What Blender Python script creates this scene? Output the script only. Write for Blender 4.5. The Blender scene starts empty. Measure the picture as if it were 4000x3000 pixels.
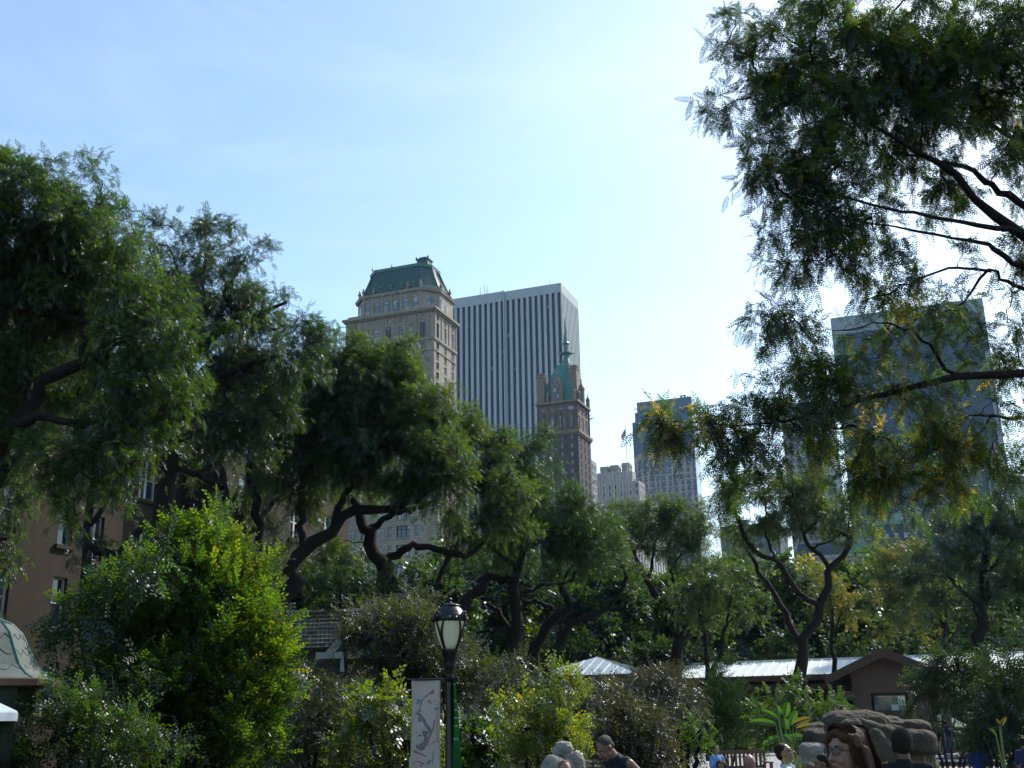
SKY_DUST, SKY_STR, SUN_E, EXPO, HAZE_D = 1.1, .15, 3.6, .78, .00006
import bpy, math, random
import numpy as np
from mathutils import Vector, Matrix, Quaternion
FD = 3.2
random.seed(7)
rng = np.random.default_rng(11)
SC = bpy.context.scene
COL = SC.collection
R = math.radians

# ------------------------------------------------------------------ camera
F = 4330.0
PITCH, ROLL = R(17.0), R(1.0)
CAMZ = 1.6
cam_d = bpy.data.cameras.new('camera'); cam = bpy.data.objects.new('camera', cam_d); COL.objects.link(cam)
MROT = Matrix.Rotation(R(90) + PITCH, 3, 'X') @ Matrix.Rotation(-ROLL, 3, 'Z')
cam.matrix_world = Matrix.Translation((0, 0, CAMZ)) @ MROT.to_4x4()
cam_d.sensor_width = 36.0
cam_d.lens = 36.0 * F / 4000.0
cam_d.clip_start = 0.1
cam_d.clip_end = 9000
SC.camera = cam


def at(px, py, Y):
    """the place seen at photograph position (px, py) that lies Y metres ahead"""
    d = MROT @ Vector(((px - 2000) / F, -(py - 1500) / F, -1.0))
    return Vector((0, 0, CAMZ)) + d * (Y / d.y)


def pix(p):
    q = MROT.transposed() @ (Vector(p) - Vector((0, 0, CAMZ)))
    return (2000 + F * q.x / -q.z, 1500 - F * q.y / -q.z)


def atz(px, py, z):
    """ground hit"""
    d = MROT @ Vector(((px - 2000) / F, -(py - 1500) / F, -1.0))
    return Vector((0, 0, CAMZ)) + d * ((z - CAMZ) / d.z)


# ------------------------------------------------------------------ nodes / materials
def new_mat(name):
    m = bpy.data.materials.new(name); m.use_nodes = True
    nt = m.node_tree; nt.nodes.clear()
    out = nt.nodes.new('ShaderNodeOutputMaterial')
    return m, nt, out


def nd(nt, t, **kw):
    n = nt.nodes.new(t)
    for k, v in kw.items():
        if k.startswith('_'):
            setattr(n, k[1:], v)
        else:
            n.inputs[k.replace('__', ' ')].default_value = v
    return n


def mat(name, col, rough=.7, col2=None, scale=3.0, amt=.5, spec=.3, metal=0.0, bump=0.0, bscale=20.0, detail=5.0, stretch=None):
    """surface with two-tone noise wear"""
    m, nt, out = new_mat(name)
    b = nt.nodes.new('ShaderNodeBsdfPrincipled')
    b.inputs['Roughness'].default_value = rough
    b.inputs['Specular IOR Level'].default_value = spec
    b.inputs['Metallic'].default_value = metal
    tc = nt.nodes.new('ShaderNodeTexCoord')
    src = tc.outputs['Object']
    if stretch:
        mp = nt.nodes.new('ShaderNodeMapping'); mp.inputs['Scale'].default_value = stretch
        nt.links.new(src, mp.inputs[0]); src = mp.outputs[0]
    c2 = col2 if col2 else tuple(c * .6 for c in col)
    n = nd(nt, 'ShaderNodeTexNoise', Scale=scale, Detail=detail, Roughness=.65)
    nt.links.new(src, n.inputs['Vector'])
    cr = nt.nodes.new('ShaderNodeValToRGB')
    cr.color_ramp.elements[0].position = .5 - amt * .4; cr.color_ramp.elements[0].color = (*c2, 1)
    cr.color_ramp.elements[1].position = .5 + amt * .3; cr.color_ramp.elements[1].color = (*col, 1)
    nt.links.new(n.outputs['Fac'], cr.inputs['Fac'])
    nt.links.new(cr.outputs[0], b.inputs['Base Color'])
    if bump:
        n2 = nd(nt, 'ShaderNodeTexNoise', Scale=bscale, Detail=6.0)
        nt.links.new(src, n2.inputs['Vector'])
        bp = nd(nt, 'ShaderNodeBump', Strength=bump, Distance=.05)
        nt.links.new(n2.outputs['Fac'], bp.inputs['Height'])
        nt.links.new(bp.outputs[0], b.inputs['Normal'])
    nt.links.new(b.outputs[0], out.inputs['Surface'])
    return m


def masonry(name, c1, c2, mortar, bw=.6, bh=.3, msize=.03, rough=.85, axis='front', stain=.35, bump=.3):
    """stone courses or bricks: brick pattern in wall plane, both wall directions through a box mapping"""
    m, nt, out = new_mat(name)
    b = nd(nt, 'ShaderNodeBsdfPrincipled', Roughness=rough)
    b.inputs['Specular IOR Level'].default_value = .2
    tc = nt.nodes.new('ShaderNodeTexCoord')
    sp = nt.nodes.new('ShaderNodeSeparateXYZ'); nt.links.new(tc.outputs['Object'], sp.inputs[0])
    ad = nt.nodes.new('ShaderNodeMath'); ad.operation = 'ADD'
    nt.links.new(sp.outputs[0], ad.inputs[0]); nt.links.new(sp.outputs[1], ad.inputs[1])
    cb = nt.nodes.new('ShaderNodeCombineXYZ')
    nt.links.new(ad.outputs[0], cb.inputs[0]); nt.links.new(sp.outputs[2], cb.inputs[1])
    br = nt.nodes.new('ShaderNodeTexBrick')
    br.inputs['Color1'].default_value = (*c1, 1); br.inputs['Color2'].default_value = (*c2, 1); br.inputs['Mortar'].default_value = (*mortar, 1)
    br.inputs['Scale'].default_value = 1.0; br.inputs['Mortar Size'].default_value = msize
    br.inputs['Brick Width'].default_value = bw; br.inputs['Row Height'].default_value = bh
    nt.links.new(cb.outputs[0], br.inputs['Vector'])
    n = nd(nt, 'ShaderNodeTexNoise', Scale=.35, Detail=6.0, Roughness=.7)
    mp = nt.nodes.new('ShaderNodeMapping'); mp.inputs['Scale'].default_value = (1, 1, .35)
    nt.links.new(tc.outputs['Object'], mp.inputs[0]); nt.links.new(mp.outputs[0], n.inputs['Vector'])
    cr = nt.nodes.new('ShaderNodeValToRGB')
    cr.color_ramp.elements[0].position = .35; cr.color_ramp.elements[0].color = (1 - stain, 1 - stain, 1 - stain * .9, 1)
    cr.color_ramp.elements[1].position = .6; cr.color_ramp.elements[1].color = (1, 1, 1, 1)
    nt.links.new(n.outputs['Fac'], cr.inputs[0])
    mx = nt.nodes.new('ShaderNodeMix'); mx.data_type = 'RGBA'; mx.blend_type = 'MULTIPLY'; mx.inputs[0].default_value = 1
    nt.links.new(br.outputs['Color'], mx.inputs[6]); nt.links.new(cr.outputs[0], mx.inputs[7])
    nt.links.new(mx.outputs[2], b.inputs['Base Color'])
    if bump:
        bp = nd(nt, 'ShaderNodeBump', Strength=bump, Distance=.02)
        iv = nt.nodes.new('ShaderNodeMath'); iv.operation = 'SUBTRACT'; iv.inputs[0].default_value = 1
        nt.links.new(br.outputs['Fac'], iv.inputs[1]); nt.links.new(iv.outputs[0], bp.inputs['Height'])
        nt.links.new(bp.outputs[0], b.inputs['Normal'])
    nt.links.new(b.outputs[0], out.inputs['Surface'])
    return m


def glassy(name, c1, c2, rough=.08, cell=(2.0, 3.4), spec=.6, bright=None, share=.1):
    """dark window glass, tone changing from bay to bay (blinds, ceilings, furniture behind, painted lit windows)"""
    m, nt, out = new_mat(name)
    b = nd(nt, 'ShaderNodeBsdfPrincipled', Roughness=rough)
    b.inputs['Specular IOR Level'].default_value = spec
    tc = nt.nodes.new('ShaderNodeTexCoord')
    sp = nt.nodes.new('ShaderNodeSeparateXYZ'); nt.links.new(tc.outputs['Object'], sp.inputs[0])
    ad = nt.nodes.new('ShaderNodeMath'); ad.operation = 'ADD'
    nt.links.new(sp.outputs[0], ad.inputs[0]); nt.links.new(sp.outputs[1], ad.inputs[1])
    fl = []
    for src, s in ((ad.outputs[0], cell[0]), (sp.outputs[2], cell[1])):
        dv = nt.nodes.new('ShaderNodeMath'); dv.operation = 'DIVIDE'; dv.inputs[1].default_value = s
        nt.links.new(src, dv.inputs[0])
        f = nt.nodes.new('ShaderNodeMath'); f.operation = 'FLOOR'; nt.links.new(dv.outputs[0], f.inputs[0])
        fl.append(f)
    cb = nt.nodes.new('ShaderNodeCombineXYZ')
    nt.links.new(fl[0].outputs[0], cb.inputs[0]); nt.links.new(fl[1].outputs[0], cb.inputs[1])
    oi = nt.nodes.new('ShaderNodeObjectInfo'); nt.links.new(oi.outputs['Random'], cb.inputs[2])
    w = nt.nodes.new('ShaderNodeTexWhiteNoise'); nt.links.new(cb.outputs[0], w.inputs[0])
    cr = nt.nodes.new('ShaderNodeValToRGB')
    cr.color_ramp.elements[0].position = 0; cr.color_ramp.elements[0].color = (*c1, 1)
    cr.color_ramp.elements[1].position = 1 - share; cr.color_ramp.elements[1].color = (*c2, 1)
    if bright:
        e = cr.color_ramp.elements.new(1 - share * .5); e.color = (*bright, 1)
    nt.links.new(w.outputs[0], cr.inputs[0]); nt.links.new(cr.outputs[0], b.inputs['Base Color'])
    nt.links.new(b.outputs[0], out.inputs['Surface'])
    return m


# ------------------------------------------------------------------ objects
def tag(o, label=None, cat=None, group=None, kind=None):
    if label: o['label'] = label
    if cat: o['category'] = cat
    if group: o['group'] = group
    if kind: o['kind'] = kind
    return o


def empty(name, loc=(0, 0, 0), rz=0.0, label=None, cat=None, group=None):
    o = bpy.data.objects.new(name, None); COL.objects.link(o)
    o.empty_display_size = .3
    o.location = loc; o.rotation_euler = (0, 0, rz)
    return tag(o, label, cat, group)


class MB:
    """collects polygons of one mesh, several materials allowed"""
    def __init__(s): s.v = []; s.f = []; s.m = []

    def quad(s, a, b, c, d, mi=0):
        i = len(s.v); s.v += [tuple(a), tuple(b), tuple(c), tuple(d)]; s.f.append((i, i + 1, i + 2, i + 3)); s.m.append(mi)

    def tri(s, a, b, c, mi=0):
        i = len(s.v); s.v += [tuple(a), tuple(b), tuple(c)]; s.f.append((i, i + 1, i + 2)); s.m.append(mi)

    def box(s, x0, x1, y0, y1, z0, z1, mi=0):
        i = len(s.v)
        s.v += [(x0, y0, z0), (x1, y0, z0), (x1, y1, z0), (x0, y1, z0), (x0, y0, z1), (x1, y0, z1), (x1, y1, z1), (x0, y1, z1)]
        for q in ((0, 3, 2, 1), (4, 5, 6, 7), (0, 1, 5, 4), (1, 2, 6, 5), (2, 3, 7, 6), (3, 0, 4, 7)):
            s.f.append(tuple(i + k for k in q)); s.m.append(mi)

    def bar(s, a, b, w, h=None, mi=0, up=(0, 0, 1)):
        """box beam from a to b"""
        h = h or w
        a = Vector(a); b = Vector(b); d = (b - a).normalized(); u = Vector(up)
        if abs(d.dot(u)) > .98: u = Vector((0, 1, 0))
        x = d.cross(u).normalized(); z = x.cross(d)
        i = len(s.v)
        for p in (a, b):
            for sx, sz in ((-1, -1), (1, -1), (1, 1), (-1, 1)):
                s.v.append(tuple(p + x * sx * w / 2 + z * sz * h / 2))
        for q in ((3, 2, 1, 0), (4, 5, 6, 7), (0, 1, 5, 4), (1, 2, 6, 5), (2, 3, 7, 6), (3, 0, 4, 7)):
            s.f.append(tuple(i + k for k in q)); s.m.append(mi)

    def ring(s, rings, mi=0, cap0=True, cap1=True, closed=True):
        """loft through rings of equal point count"""
        i = len(s.v); n = len(rings[0])
        for r in rings: s.v += [tuple(p) for p in r]
        for k in range(len(rings) - 1):
            for j in range(n if closed else n - 1):
                a = i + k * n + j; b = i + k * n + (j + 1) % n
                s.f.append((a, b, b + n, a + n)); s.m.append(mi)
        if cap0: s.f.append(tuple(i + j for j in reversed(range(n)))); s.m.append(mi)
        if cap1: s.f.append(tuple(i + (len(rings) - 1) * n + j for j in range(n))); s.m.append(mi)

    def lathe(s, prof, n=24, c=(0, 0, 0), mi=0, ph=0.0, sq=(1, 1)):
        s.ring([[(c[0] + r * sq[0] * math.cos(ph + 2 * math.pi * j / n), c[1] + r * sq[1] * math.sin(ph + 2 * math.pi * j / n), c[2] + z) for j in range(n)] for r, z in prof], mi)

    def tube(s, pts, rad, n=8, mi=0):
        pts = [Vector(p) for p in pts]
        if not isinstance(rad, (list, tuple)): rad = [rad] * len(pts)
        rings = []; ref = None
        for k, p in enumerate(pts):
            d = (pts[min(k + 1, len(pts) - 1)] - pts[max(k - 1, 0)]).normalized()
            if ref is None: ref = d.orthogonal().normalized()
            ref = (ref - d * ref.dot(d)).normalized(); y = d.cross(ref)
            rings.append([p + (ref * math.cos(2 * math.pi * j / n) + y * math.sin(2 * math.pi * j / n)) * rad[k] for j in range(n)])
        s.ring(rings, mi)

    def build(s, name, mats, parent=None, smooth=False):
        me = bpy.data.meshes.new(name); me.from_pydata(s.v, [], s.f)
        for m in (mats if isinstance(mats, (list, tuple)) else [mats]): me.materials.append(m)
        if any(s.m): me.polygons.foreach_set('material_index', s.m)
        if smooth: me.polygons.foreach_set('use_smooth', [True] * len(s.f))
        me.update()
        o = bpy.data.objects.new(name, me); COL.objects.link(o)
        if parent: o.parent = parent
        return o


def np_mesh(name, V, Q, mats, parent=None, var=None, smooth=False):
    """numpy arrays of quads to a mesh"""
    me = bpy.data.meshes.new(name)
    V = np.asarray(V, dtype=np.float32).reshape(-1, 3); Q = np.asarray(Q, dtype=np.int32).reshape(-1, 4)
    me.vertices.add(len(V)); me.vertices.foreach_set('co', V.ravel())
    me.loops.add(len(Q) * 4); me.loops.foreach_set('vertex_index', Q.ravel())
    me.polygons.add(len(Q))
    me.polygons.foreach_set('loop_start', np.arange(0, len(Q) * 4, 4, dtype=np.int32))
    if smooth: me.polygons.foreach_set('use_smooth', np.ones(len(Q), dtype=bool))
    for m in (mats if isinstance(mats, (list, tuple)) else [mats]): me.materials.append(m)
    if var is not None:
        a = me.attributes.new('tone', 'FLOAT', 'FACE'); a.data.foreach_set('value', np.asarray(var, dtype=np.float32))
    me.update(calc_edges=True)
    o = bpy.data.objects.new(name, me); COL.objects.link(o)
    if parent: o.parent = parent
    return o


def dup(o, parent=None, loc=None, rz=None, scale=None):
    c = o.copy(); COL.objects.link(c); c.parent = parent
    if loc is not None: c.location = loc
    if rz is not None: c.rotation_euler = (0, 0, rz)
    if scale is not None: c.scale = scale
    return c


# ------------------------------------------------------------------ world and sun
SUN_AZ, SUN_EL = R(47), R(43)
W = bpy.data.worlds.new('World'); SC.world = W; W.use_nodes = True
wn = W.node_tree; wn.nodes.clear()
sky = wn.nodes.new('ShaderNodeTexSky'); sky.sky_type = 'NISHITA'; sky.sun_disc = False
sky.sun_elevation = SUN_EL; sky.sun_rotation = SUN_AZ
sky.air_density = 1.0; sky.dust_density = SKY_DUST; sky.ozone_density = 1.5; sky.altitude = 10
bg = wn.nodes.new('ShaderNodeBackground'); bg.inputs[1].default_value = SKY_STR
wo = wn.nodes.new('ShaderNodeOutputWorld')
tint = wn.nodes.new('ShaderNodeMix'); tint.data_type = 'RGBA'; tint.blend_type = 'MULTIPLY'; tint.inputs[0].default_value = 1; tint.inputs[7].default_value = (.965, 1.02, .985, 1)
wn.links.new(sky.outputs[0], tint.inputs[6])
# thin high veil of cirrus: a faint whitening that follows the view direction
wtc = wn.nodes.new('ShaderNodeTexCoord'); wmp = wn.nodes.new('ShaderNodeMapping'); wmp.inputs['Scale'].default_value = (1.2, 1.6, 5.0); wmp.inputs['Rotation'].default_value = (.3, .5, .2)
wnz = wn.nodes.new('ShaderNodeTexNoise'); wnz.inputs['Scale'].default_value = 1.4; wnz.inputs['Detail'].default_value = 7; wnz.inputs['Roughness'].default_value = .62; wnz.inputs['Distortion'].default_value = .8
wcr = wn.nodes.new('ShaderNodeMapRange'); wcr.inputs[1].default_value = .42; wcr.inputs[2].default_value = .78; wcr.inputs[3].default_value = 0; wcr.inputs[4].default_value = .22
wn.links.new(wtc.outputs['Generated'], wmp.inputs[0]); wn.links.new(wmp.outputs[0], wnz.inputs[0]); wn.links.new(wnz.outputs[0], wcr.inputs[0])
veil = wn.nodes.new('ShaderNodeMix'); veil.data_type = 'RGBA'; veil.inputs[7].default_value = (5.6, 6.1, 6.6, 1)
wn.links.new(wcr.outputs[0], veil.inputs[0]); wn.links.new(tint.outputs[2], veil.inputs[6]); wn.links.new(veil.outputs[2], bg.inputs[0]); wn.links.new(bg.outputs[0], wo.inputs[0])
sl = bpy.data.lights.new('sun', 'SUN'); sl.energy = SUN_E; sl.angle = R(.5); sl.color = (1, .93, .82)
so = bpy.data.objects.new('sun', sl); COL.objects.link(so)
sdir = Vector((math.sin(SUN_AZ) * math.cos(SUN_EL), math.cos(SUN_AZ) * math.cos(SUN_EL), math.sin(SUN_EL)))
so.rotation_euler = sdir.to_track_quat('Z', 'Y').to_euler(); so.location = (0, 0, 60)
SC.view_settings.view_transform = 'Standard'; SC.view_settings.look = 'None'
SC.view_settings.exposure = EXPO; SC.view_settings.gamma = 1
cy = SC.cycles
cy.max_bounces = 6; cy.diffuse_bounces = 2; cy.glossy_bounces = 2; cy.transmission_bounces = 4; cy.transparent_max_bounces = 6
cy.volume_bounces = 0; cy.sample_clamp_indirect = 4.0
cy.caustics_reflective = False; cy.caustics_refractive = False
# ------------------------------------------------------------------ city buildings on the street grid
GRID = R(20.8)                       # the avenue runs this much right of straight ahead
GV = Vector((math.sin(GRID), math.cos(GRID), 0)); GU = Vector((-math.cos(GRID), math.sin(GRID), 0))


def solve(fn, target, lo, hi):
    for _ in range(50):
        m = (lo + hi) / 2
        if fn(m) > target: hi = m
        else: lo = m
    return (lo + hi) / 2


def site(name, label, cx, cy_, D, xl, xr, cat='building', group=None):
    """building whose near corner shows at (cx, cy_); returns root, width, depth, height of that corner"""
    c = at(cx, cy_, D)
    w = solve(lambda t: -pix(c + GU * t)[0], -xl, 0, 400)
    d = solve(lambda t: pix(c + GV * t)[0], xr, 0, 400) if xr else 30.0
    root = empty(name, (c.x, c.y, 0), -GRID, label, cat, group)
    return root, w, d, c.z


def fmap(face, w, s, z, dep):
    """wall coordinates (s along, z up, dep inward) to building coordinates"""
    return (-w + s, dep, z) if face == 'front' else (-dep, s, z)


WINCACHE = {}


def window_mesh(ww, wh, style, mats):
    key = (round(ww, 2), round(wh, 2), style, mats[0].name, mats[1].name)
    if key in WINCACHE: return WINCACHE[key]
    b = MB(); t = min(.09, ww * .08)
    b.quad((0, .03, 0), (ww, .03, 0), (ww, .03, wh), (0, .03, wh), 1)
    b.box(0, t, -.06, .02, 0, wh, 0); b.box(ww - t, ww, -.06, .02, 0, wh, 0)
    b.box(t, ww - t, -.06, .02, 0, t, 0); b.box(t, ww - t, -.06, .02, wh - t, wh, 0)
    if style in ('sash', 'double', 'unit'):
        b.box(t, ww - t, -.05, .02, wh * .5 - t / 2, wh * .5 + t / 2, 0)
    if style == 'double':
        b.box(ww / 2 - t * .8, ww / 2 + t * .8, -.055, .02, t, wh - t, 0)
    if style == 'triple':
        for k in (1, 2): b.box(ww * k / 3 - t / 2, ww * k / 3 + t / 2, -.055, .02, t, wh - t, 0)
        b.box(t, ww - t, -.05, .02, wh * .7 - t / 2, wh * .7 + t / 2, 0)
    if style == 'unit': b.box(ww * .25, ww * .75, -.35, .0, .1, .55, 0)
    if style == 'tall':
        for k in range(1, 5): b.box(t, ww - t, -.05, .02, wh * k / 5 - t / 2, wh * k / 5 + t / 2, 0)
        b.box(ww / 2 - t / 2, ww / 2 + t / 2, -.055, .02, t, wh - t, 0)
    me = b.build('window', mats)
    COL.objects.unlink(me); WINCACHE[key] = me.data
    return me.data


def facade(b, root, face, w, bands, wins, recess=.3, mi=0, sill=True, x0=0.0, dep0=0.0):
    """adds one wall (with real openings) to mesh collector b; bands = [(z0, z1, [(s0, s1, style)])] ; wins collects the openings"""
    W_ = w
    for z0, z1, ops in bands:
        s = x0; end = x0 + (w if face == 'front' else w)
        if face == 'front': s, end = 0.0, w
        P = lambda a, z, d: (fmap('front', W_, a, z, d + dep0) if face == 'front' else fmap('side', W_, a + x0, z, d + dep0))
        for o in ops:
            a, c, st = o
            if a > s: b.quad(P(s, z0, 0), P(a, z0, 0), P(a, z1, 0), P(s, z1, 0), mi)
            b.quad(P(a, z0, 0), P(a, z0, recess), P(a, z1, recess), P(a, z1, 0), mi)
            b.quad(P(c, z0, 0), P(c, z0, recess), P(c, z1, recess), P(c, z1, 0), mi)
            b.quad(P(a, z0, 0), P(c, z0, 0), P(c, z0, recess), P(a, z0, recess), mi)
            b.quad(P(a, z1, 0), P(c, z1, 0), P(c, z1, recess), P(a, z1, recess), mi)
            if sill and st not in ('strip',):
                p, q = P(a - .12, z0 - .18, -.12), P(c + .12, z0, 0.0)
                b.box(min(p[0], q[0]), max(p[0], q[0]), min(p[1], q[1]), max(p[1], q[1]), p[2], q[2] - .004, mi)
            wins.append((face, P(a, z0, recess - .03), c - a, z1 - z0, st))
            s = c
        if end > s: b.quad(P(s, z0, 0), P(end, z0, 0), P(end, z1, 0), P(s, z1, 0), mi)


def put_windows(root, wins, mats, limit=100, name='window'):
    rest = MB()
    order = sorted(range(len(wins)), key=lambda i: -wins[i][1][2])
    for n, i in enumerate(order):
        face, p, ww, wh, st = wins[i]
        mm = mats[i % len(mats)] if isinstance(mats[0], (list, tuple)) else mats
        me = window_mesh(ww, wh, st, mm)
        if n < limit:
            o = bpy.data.objects.new(name, me); COL.objects.link(o); o.parent = root
            o.location = p; o.rotation_euler = (0, 0, 0 if face == 'front' else R(90))
        else:
            base = len(rest.v)
            for v in me.vertices:
                x, y, z = v.co
                rest.v.append((p[0] + x, p[1] + y, p[2] + z) if face == 'front' else (p[0] - y, p[1] + x, p[2] + z))
            for q in me.polygons:
                rest.f.append(tuple(base + k for k in q.vertices)); rest.m.append(q.material_index)
    if rest.v:
        tag(rest.build('lower_windows', list(mats[0] if isinstance(mats[0], (list, tuple)) else mats), root), kind='stuff')


def block(b, w, d, z0, z1, mi=0, top=True, faces='lbfs', inset=0.0):
    """plain walls of the hidden sides (l left, b back) or all of them, and a roof sheet"""
    x0, x1, y0, y1 = -w + inset, -inset, inset, d - inset
    if 'l' in faces: b.quad((x0, y0, z0), (x0, y1, z0), (x0, y1, z1), (x0, y0, z1), mi)
    if 'b' in faces: b.quad((x0, y1, z0), (x1, y1, z0), (x1, y1, z1), (x0, y1, z1), mi)
    if 'f' in faces: b.quad((x0, y0, z0), (x1, y0, z0), (x1, y0, z1), (x0, y0, z1), mi)
    if 's' in faces: b.quad((x1, y0, z0), (x1, y1, z0), (x1, y1, z1), (x1, y0, z1), mi)
    if top: b.quad((x0, y0, z1 - .01), (x1, y0, z1 - .01), (x1, y1, z1 - .01), (x0, y1, z1 - .01), mi)


def around(b, w, d, z0, z1, out, mi=0, inset=0.0):
    """a band (cornice, string course) right round a block, standing out by `out`"""
    x0, x1, y0, y1 = -w + inset - out, -inset + out, inset - out, d - inset + out
    t = out + .05
    b.box(x0, x1, y0, y0 + t, z0, z1, mi); b.box(x0, x1, y1 - t, y1, z0, z1, mi)
    b.box(x0, x0 + t, y0 + t, y1 - t, z0, z1, mi); b.box(x1 - t, x1, y0 + t, y1 - t, z0, z1, mi)


def cols(w, n, frac, st, m=0.0):
    """n evenly spaced openings"""
    p = (w - 2 * m) / n
    return [(m + p * (k + .5 - frac / 2), m + p * (k + .5 + frac / 2), st) for k in range(n)]


lime = masonry('limestone', (.36, .32, .26), (.31, .275, .225), (.22, .195, .16), 1.2, .55, .03, stain=.35, bump=.2)
limeclean = masonry('pale_limestone', (.42, .42, .41), (.37, .37, .36), (.27, .27, .27), 1.5, .7, .03, stain=.25, bump=.2)
trimst = mat('carved_stone', (.31, .26, .20), .85, (.16, .135, .11), 1.2, .8, bump=.6, bscale=4)
copper = mat('copper_patina', (.05, .20, .16), .5, (.03, .10, .09), .6, .8, spec=.5, stretch=(1, 1, .25))
slate_blue = mat('standing_seam_roof', (.035, .095, .09), .5, (.022, .055, .06), .8, .8, spec=.5, stretch=(3, 3, .3))
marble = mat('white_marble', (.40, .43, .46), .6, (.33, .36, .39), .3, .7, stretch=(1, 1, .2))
w_frame = mat('window_frame_white', (.55, .55, .52), .6)
d_frame = mat('window_frame_dark', (.03, .03, .03), .5)
g_dark = glassy('glass_dark', (.012, .018, .03), (.05, .07, .09), .05, (1.1, 1.4), .7, (.30, .31, .30), .18)
g_blind = glassy('glass_with_blinds', (.04, .07, .10), (.12, .17, .21), .15, (1.1, 1.2), .6, (.34, .35, .34), .22)
g_strip = glassy('curtain_wall_glass', (.010, .016, .032), (.022, .032, .055), .08, (2.0, 1.9), .5, (.30, .20, .13), .012)  # rare warm cells paint lit windows into the glass colour
redb = masonry('brown_brick', (.095, .08, .073), (.075, .064, .06), (.085, .075, .07), .5, .2, .03, stain=.3, bump=.2)
terra = mat('terracotta_stone', (.24, .19, .14), .8, (.13, .10, .07), .7, .9, bump=.5, bscale=2)

# ---- limestone tower with a copper mansard
root, w, d, H = site('hotel_tower', 'limestone hotel tower with a dark green copper mansard roof', 1696, 1205, 300, 1352, 1781)
b = MB(); wins = []
fr = [.114, .25, .36, .493, .627, .737, .877]
def bay(fs, ww, st): return [(w * f - ww / 2, w * f + ww / 2, st) for f in fs]
bands = [(H - 1.2, H, [])]
bands += [(H - 2.7, H - 1.2, bay([.114, .36, .493, .627, .877], 1.1, 'sash'))]
bands += [(H - 3.7, H - 2.7, [])]
bands += [(H - 8.4, H - 3.7, sorted(bay([.114, .36, .493, .627, .877], 1.75, 'tall') + bay([.25, .737], 1.15, 'tall')))]
z = H - 8.4
bands += [(z - 1.3, z, [])]; z -= 1.3
for k in range(11):
    st = 'unit' if k % 3 == 1 else 'sash'
    fs = sorted(bay([.114, .25, .40, .55, .645, .737, .877], 1.3, st))
    bands += [(z - 1.75, z, fs), (z - 3.0, z - 1.75, [])]; z -= 3.0
facade(b, root, 'front', w, bands + [(0, z, [])], wins)
sb = lambda ww, st: [(d * f - ww / 2, d * f + ww / 2, st) for f in (.16, .5, .84)]
bands = [(H - 1.2, H, []), (H - 2.9, H - 1.2, sb(1.3, 'sash')), (H - 3.7, H - 2.9, []), (H - 8.4, H - 3.7, sb(1.7, 'tall'))]
z = H - 8.4; bands += [(z - 1.3, z, [])]; z -= 1.3
for k in range(11):
    bands += [(z - 1.9, z, sb(1.9, 'double')), (z - 3.0, z - 1.9, [])]; z -= 3.0
facade(b, root, 'side', d, bands + [(0, z, [])], wins)
block(b, w, d, 0, H, faces='lb')
b.build('shaft_walls', lime, root)
c = MB()
around(c, w, d, H - .2, H + .5, .9); around(c, w, d, H - .7, H - .2, .45)
around(c, w, d, H - 9.3, H - 8.5, .35); around(c, w, d, H - 12.6, H - 12.3, .2)
for k in range(26):
    s = w * (k + .5) / 26
    c.box(-w + s - .2, -w + s + .2, -.8, -.04, H - .6, H - .25)
for f in (.06, .18, .305, .43, .56, .685, .80, .945):
    c.box(-w + w * f - .3, -w + w * f + .3, -.22, .0, H - 8.4, H - .72)
for f in (.03, .33, .67, .97): c.box(.0, .2, d * f - .25, d * f + .25, H - 8.4, H - .72)
# pocked ornament blocks between the windows
for k in range(60):
    s = random.uniform(.5, w - .5); zz = H - random.choice([2.0, 3.2, 2.6, 6.0])
    c.box(-w + s - .15, -w + s + .15, -.12, -.002, zz - .15, zz + .15)
c.build('cornice', trimst, root)
put_windows(root, wins, [[w_frame, g_dark], [w_frame, g_blind], [d_frame, g_dark]], 95)


def octo(x0, x1, y0, y1, ch, z, cb=.6):
    return [(x0 + ch, y0, z), (x1 - ch, y0, z), (x1, y0 + ch, z), (x1, y1 - cb, z), (x1 - cb, y1, z), (x0 + cb, y1, z), (x0, y1 - cb, z), (x0, y0 + ch, z)]


ax0, ax1, ay0, ay1, ch = -w + 1.2, -.5, .7, d - .4, 4.2
at_h = 6.8
b = MB(); b.ring([octo(ax0, ax1, ay0, ay1, ch, H), octo(ax0, ax1, ay0, ay1, ch, H + at_h)])
b.ring([octo(ax0 - .5, ax1 + .5, ay0 - .5, ay1 + .5, ch, H + at_h - .1), octo(ax0 - .7, ax1 + .7, ay0 - .7, ay1 + .7, ch, H + at_h + .7)])
fw = (ax1 - ch) - (ax0 + ch)
for k in range(7):   # pilasters
    x = ax0 + ch + fw * (k) / 6
    b.box(x - .28, x + .28, ay0 - .3, ay0 + .1, H + .5, H + at_h - .12)
b.box(-w + .6, -.6, -.05, .25, H + .5, H + 1.3); b.box(-.3, -.05, .3, d - .6, H + .5, H + 1.3)
b.build('attic_storey', lime, root)
aw = MB()
wn_ = [(ax0 + ch + fw * (k + .5) / 6, 1.5 if k not in (0, 5) else 1.0) for k in range(6)]
for x, hw in wn_:
    wb = MB(); n = 9
    r_ = hw * .62
    pts = [(x - r_, H + 1.4), (x + r_, H + 1.4)] + [(x + r_ * math.cos(t), H + 4.4 + r_ * math.sin(t)) for t in [math.pi * j / 8 for j in range(9)]]
    wb.ring([[(px_, ay0 - .02, pz) for px_, pz in pts], [(px_, ay0 - .10, pz) for px_, pz in pts]], 1)
    wb.box(x - .05, x + .05, ay0 - .16, ay0 - .11, H + 1.45, H + 4.9, 0); wb.box(x - r_, x + r_, ay0 - .16, ay0 - .11, H + 4.2, H + 4.4, 0)
    wb.build('arched_window', [w_frame, g_blind], root)
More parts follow.
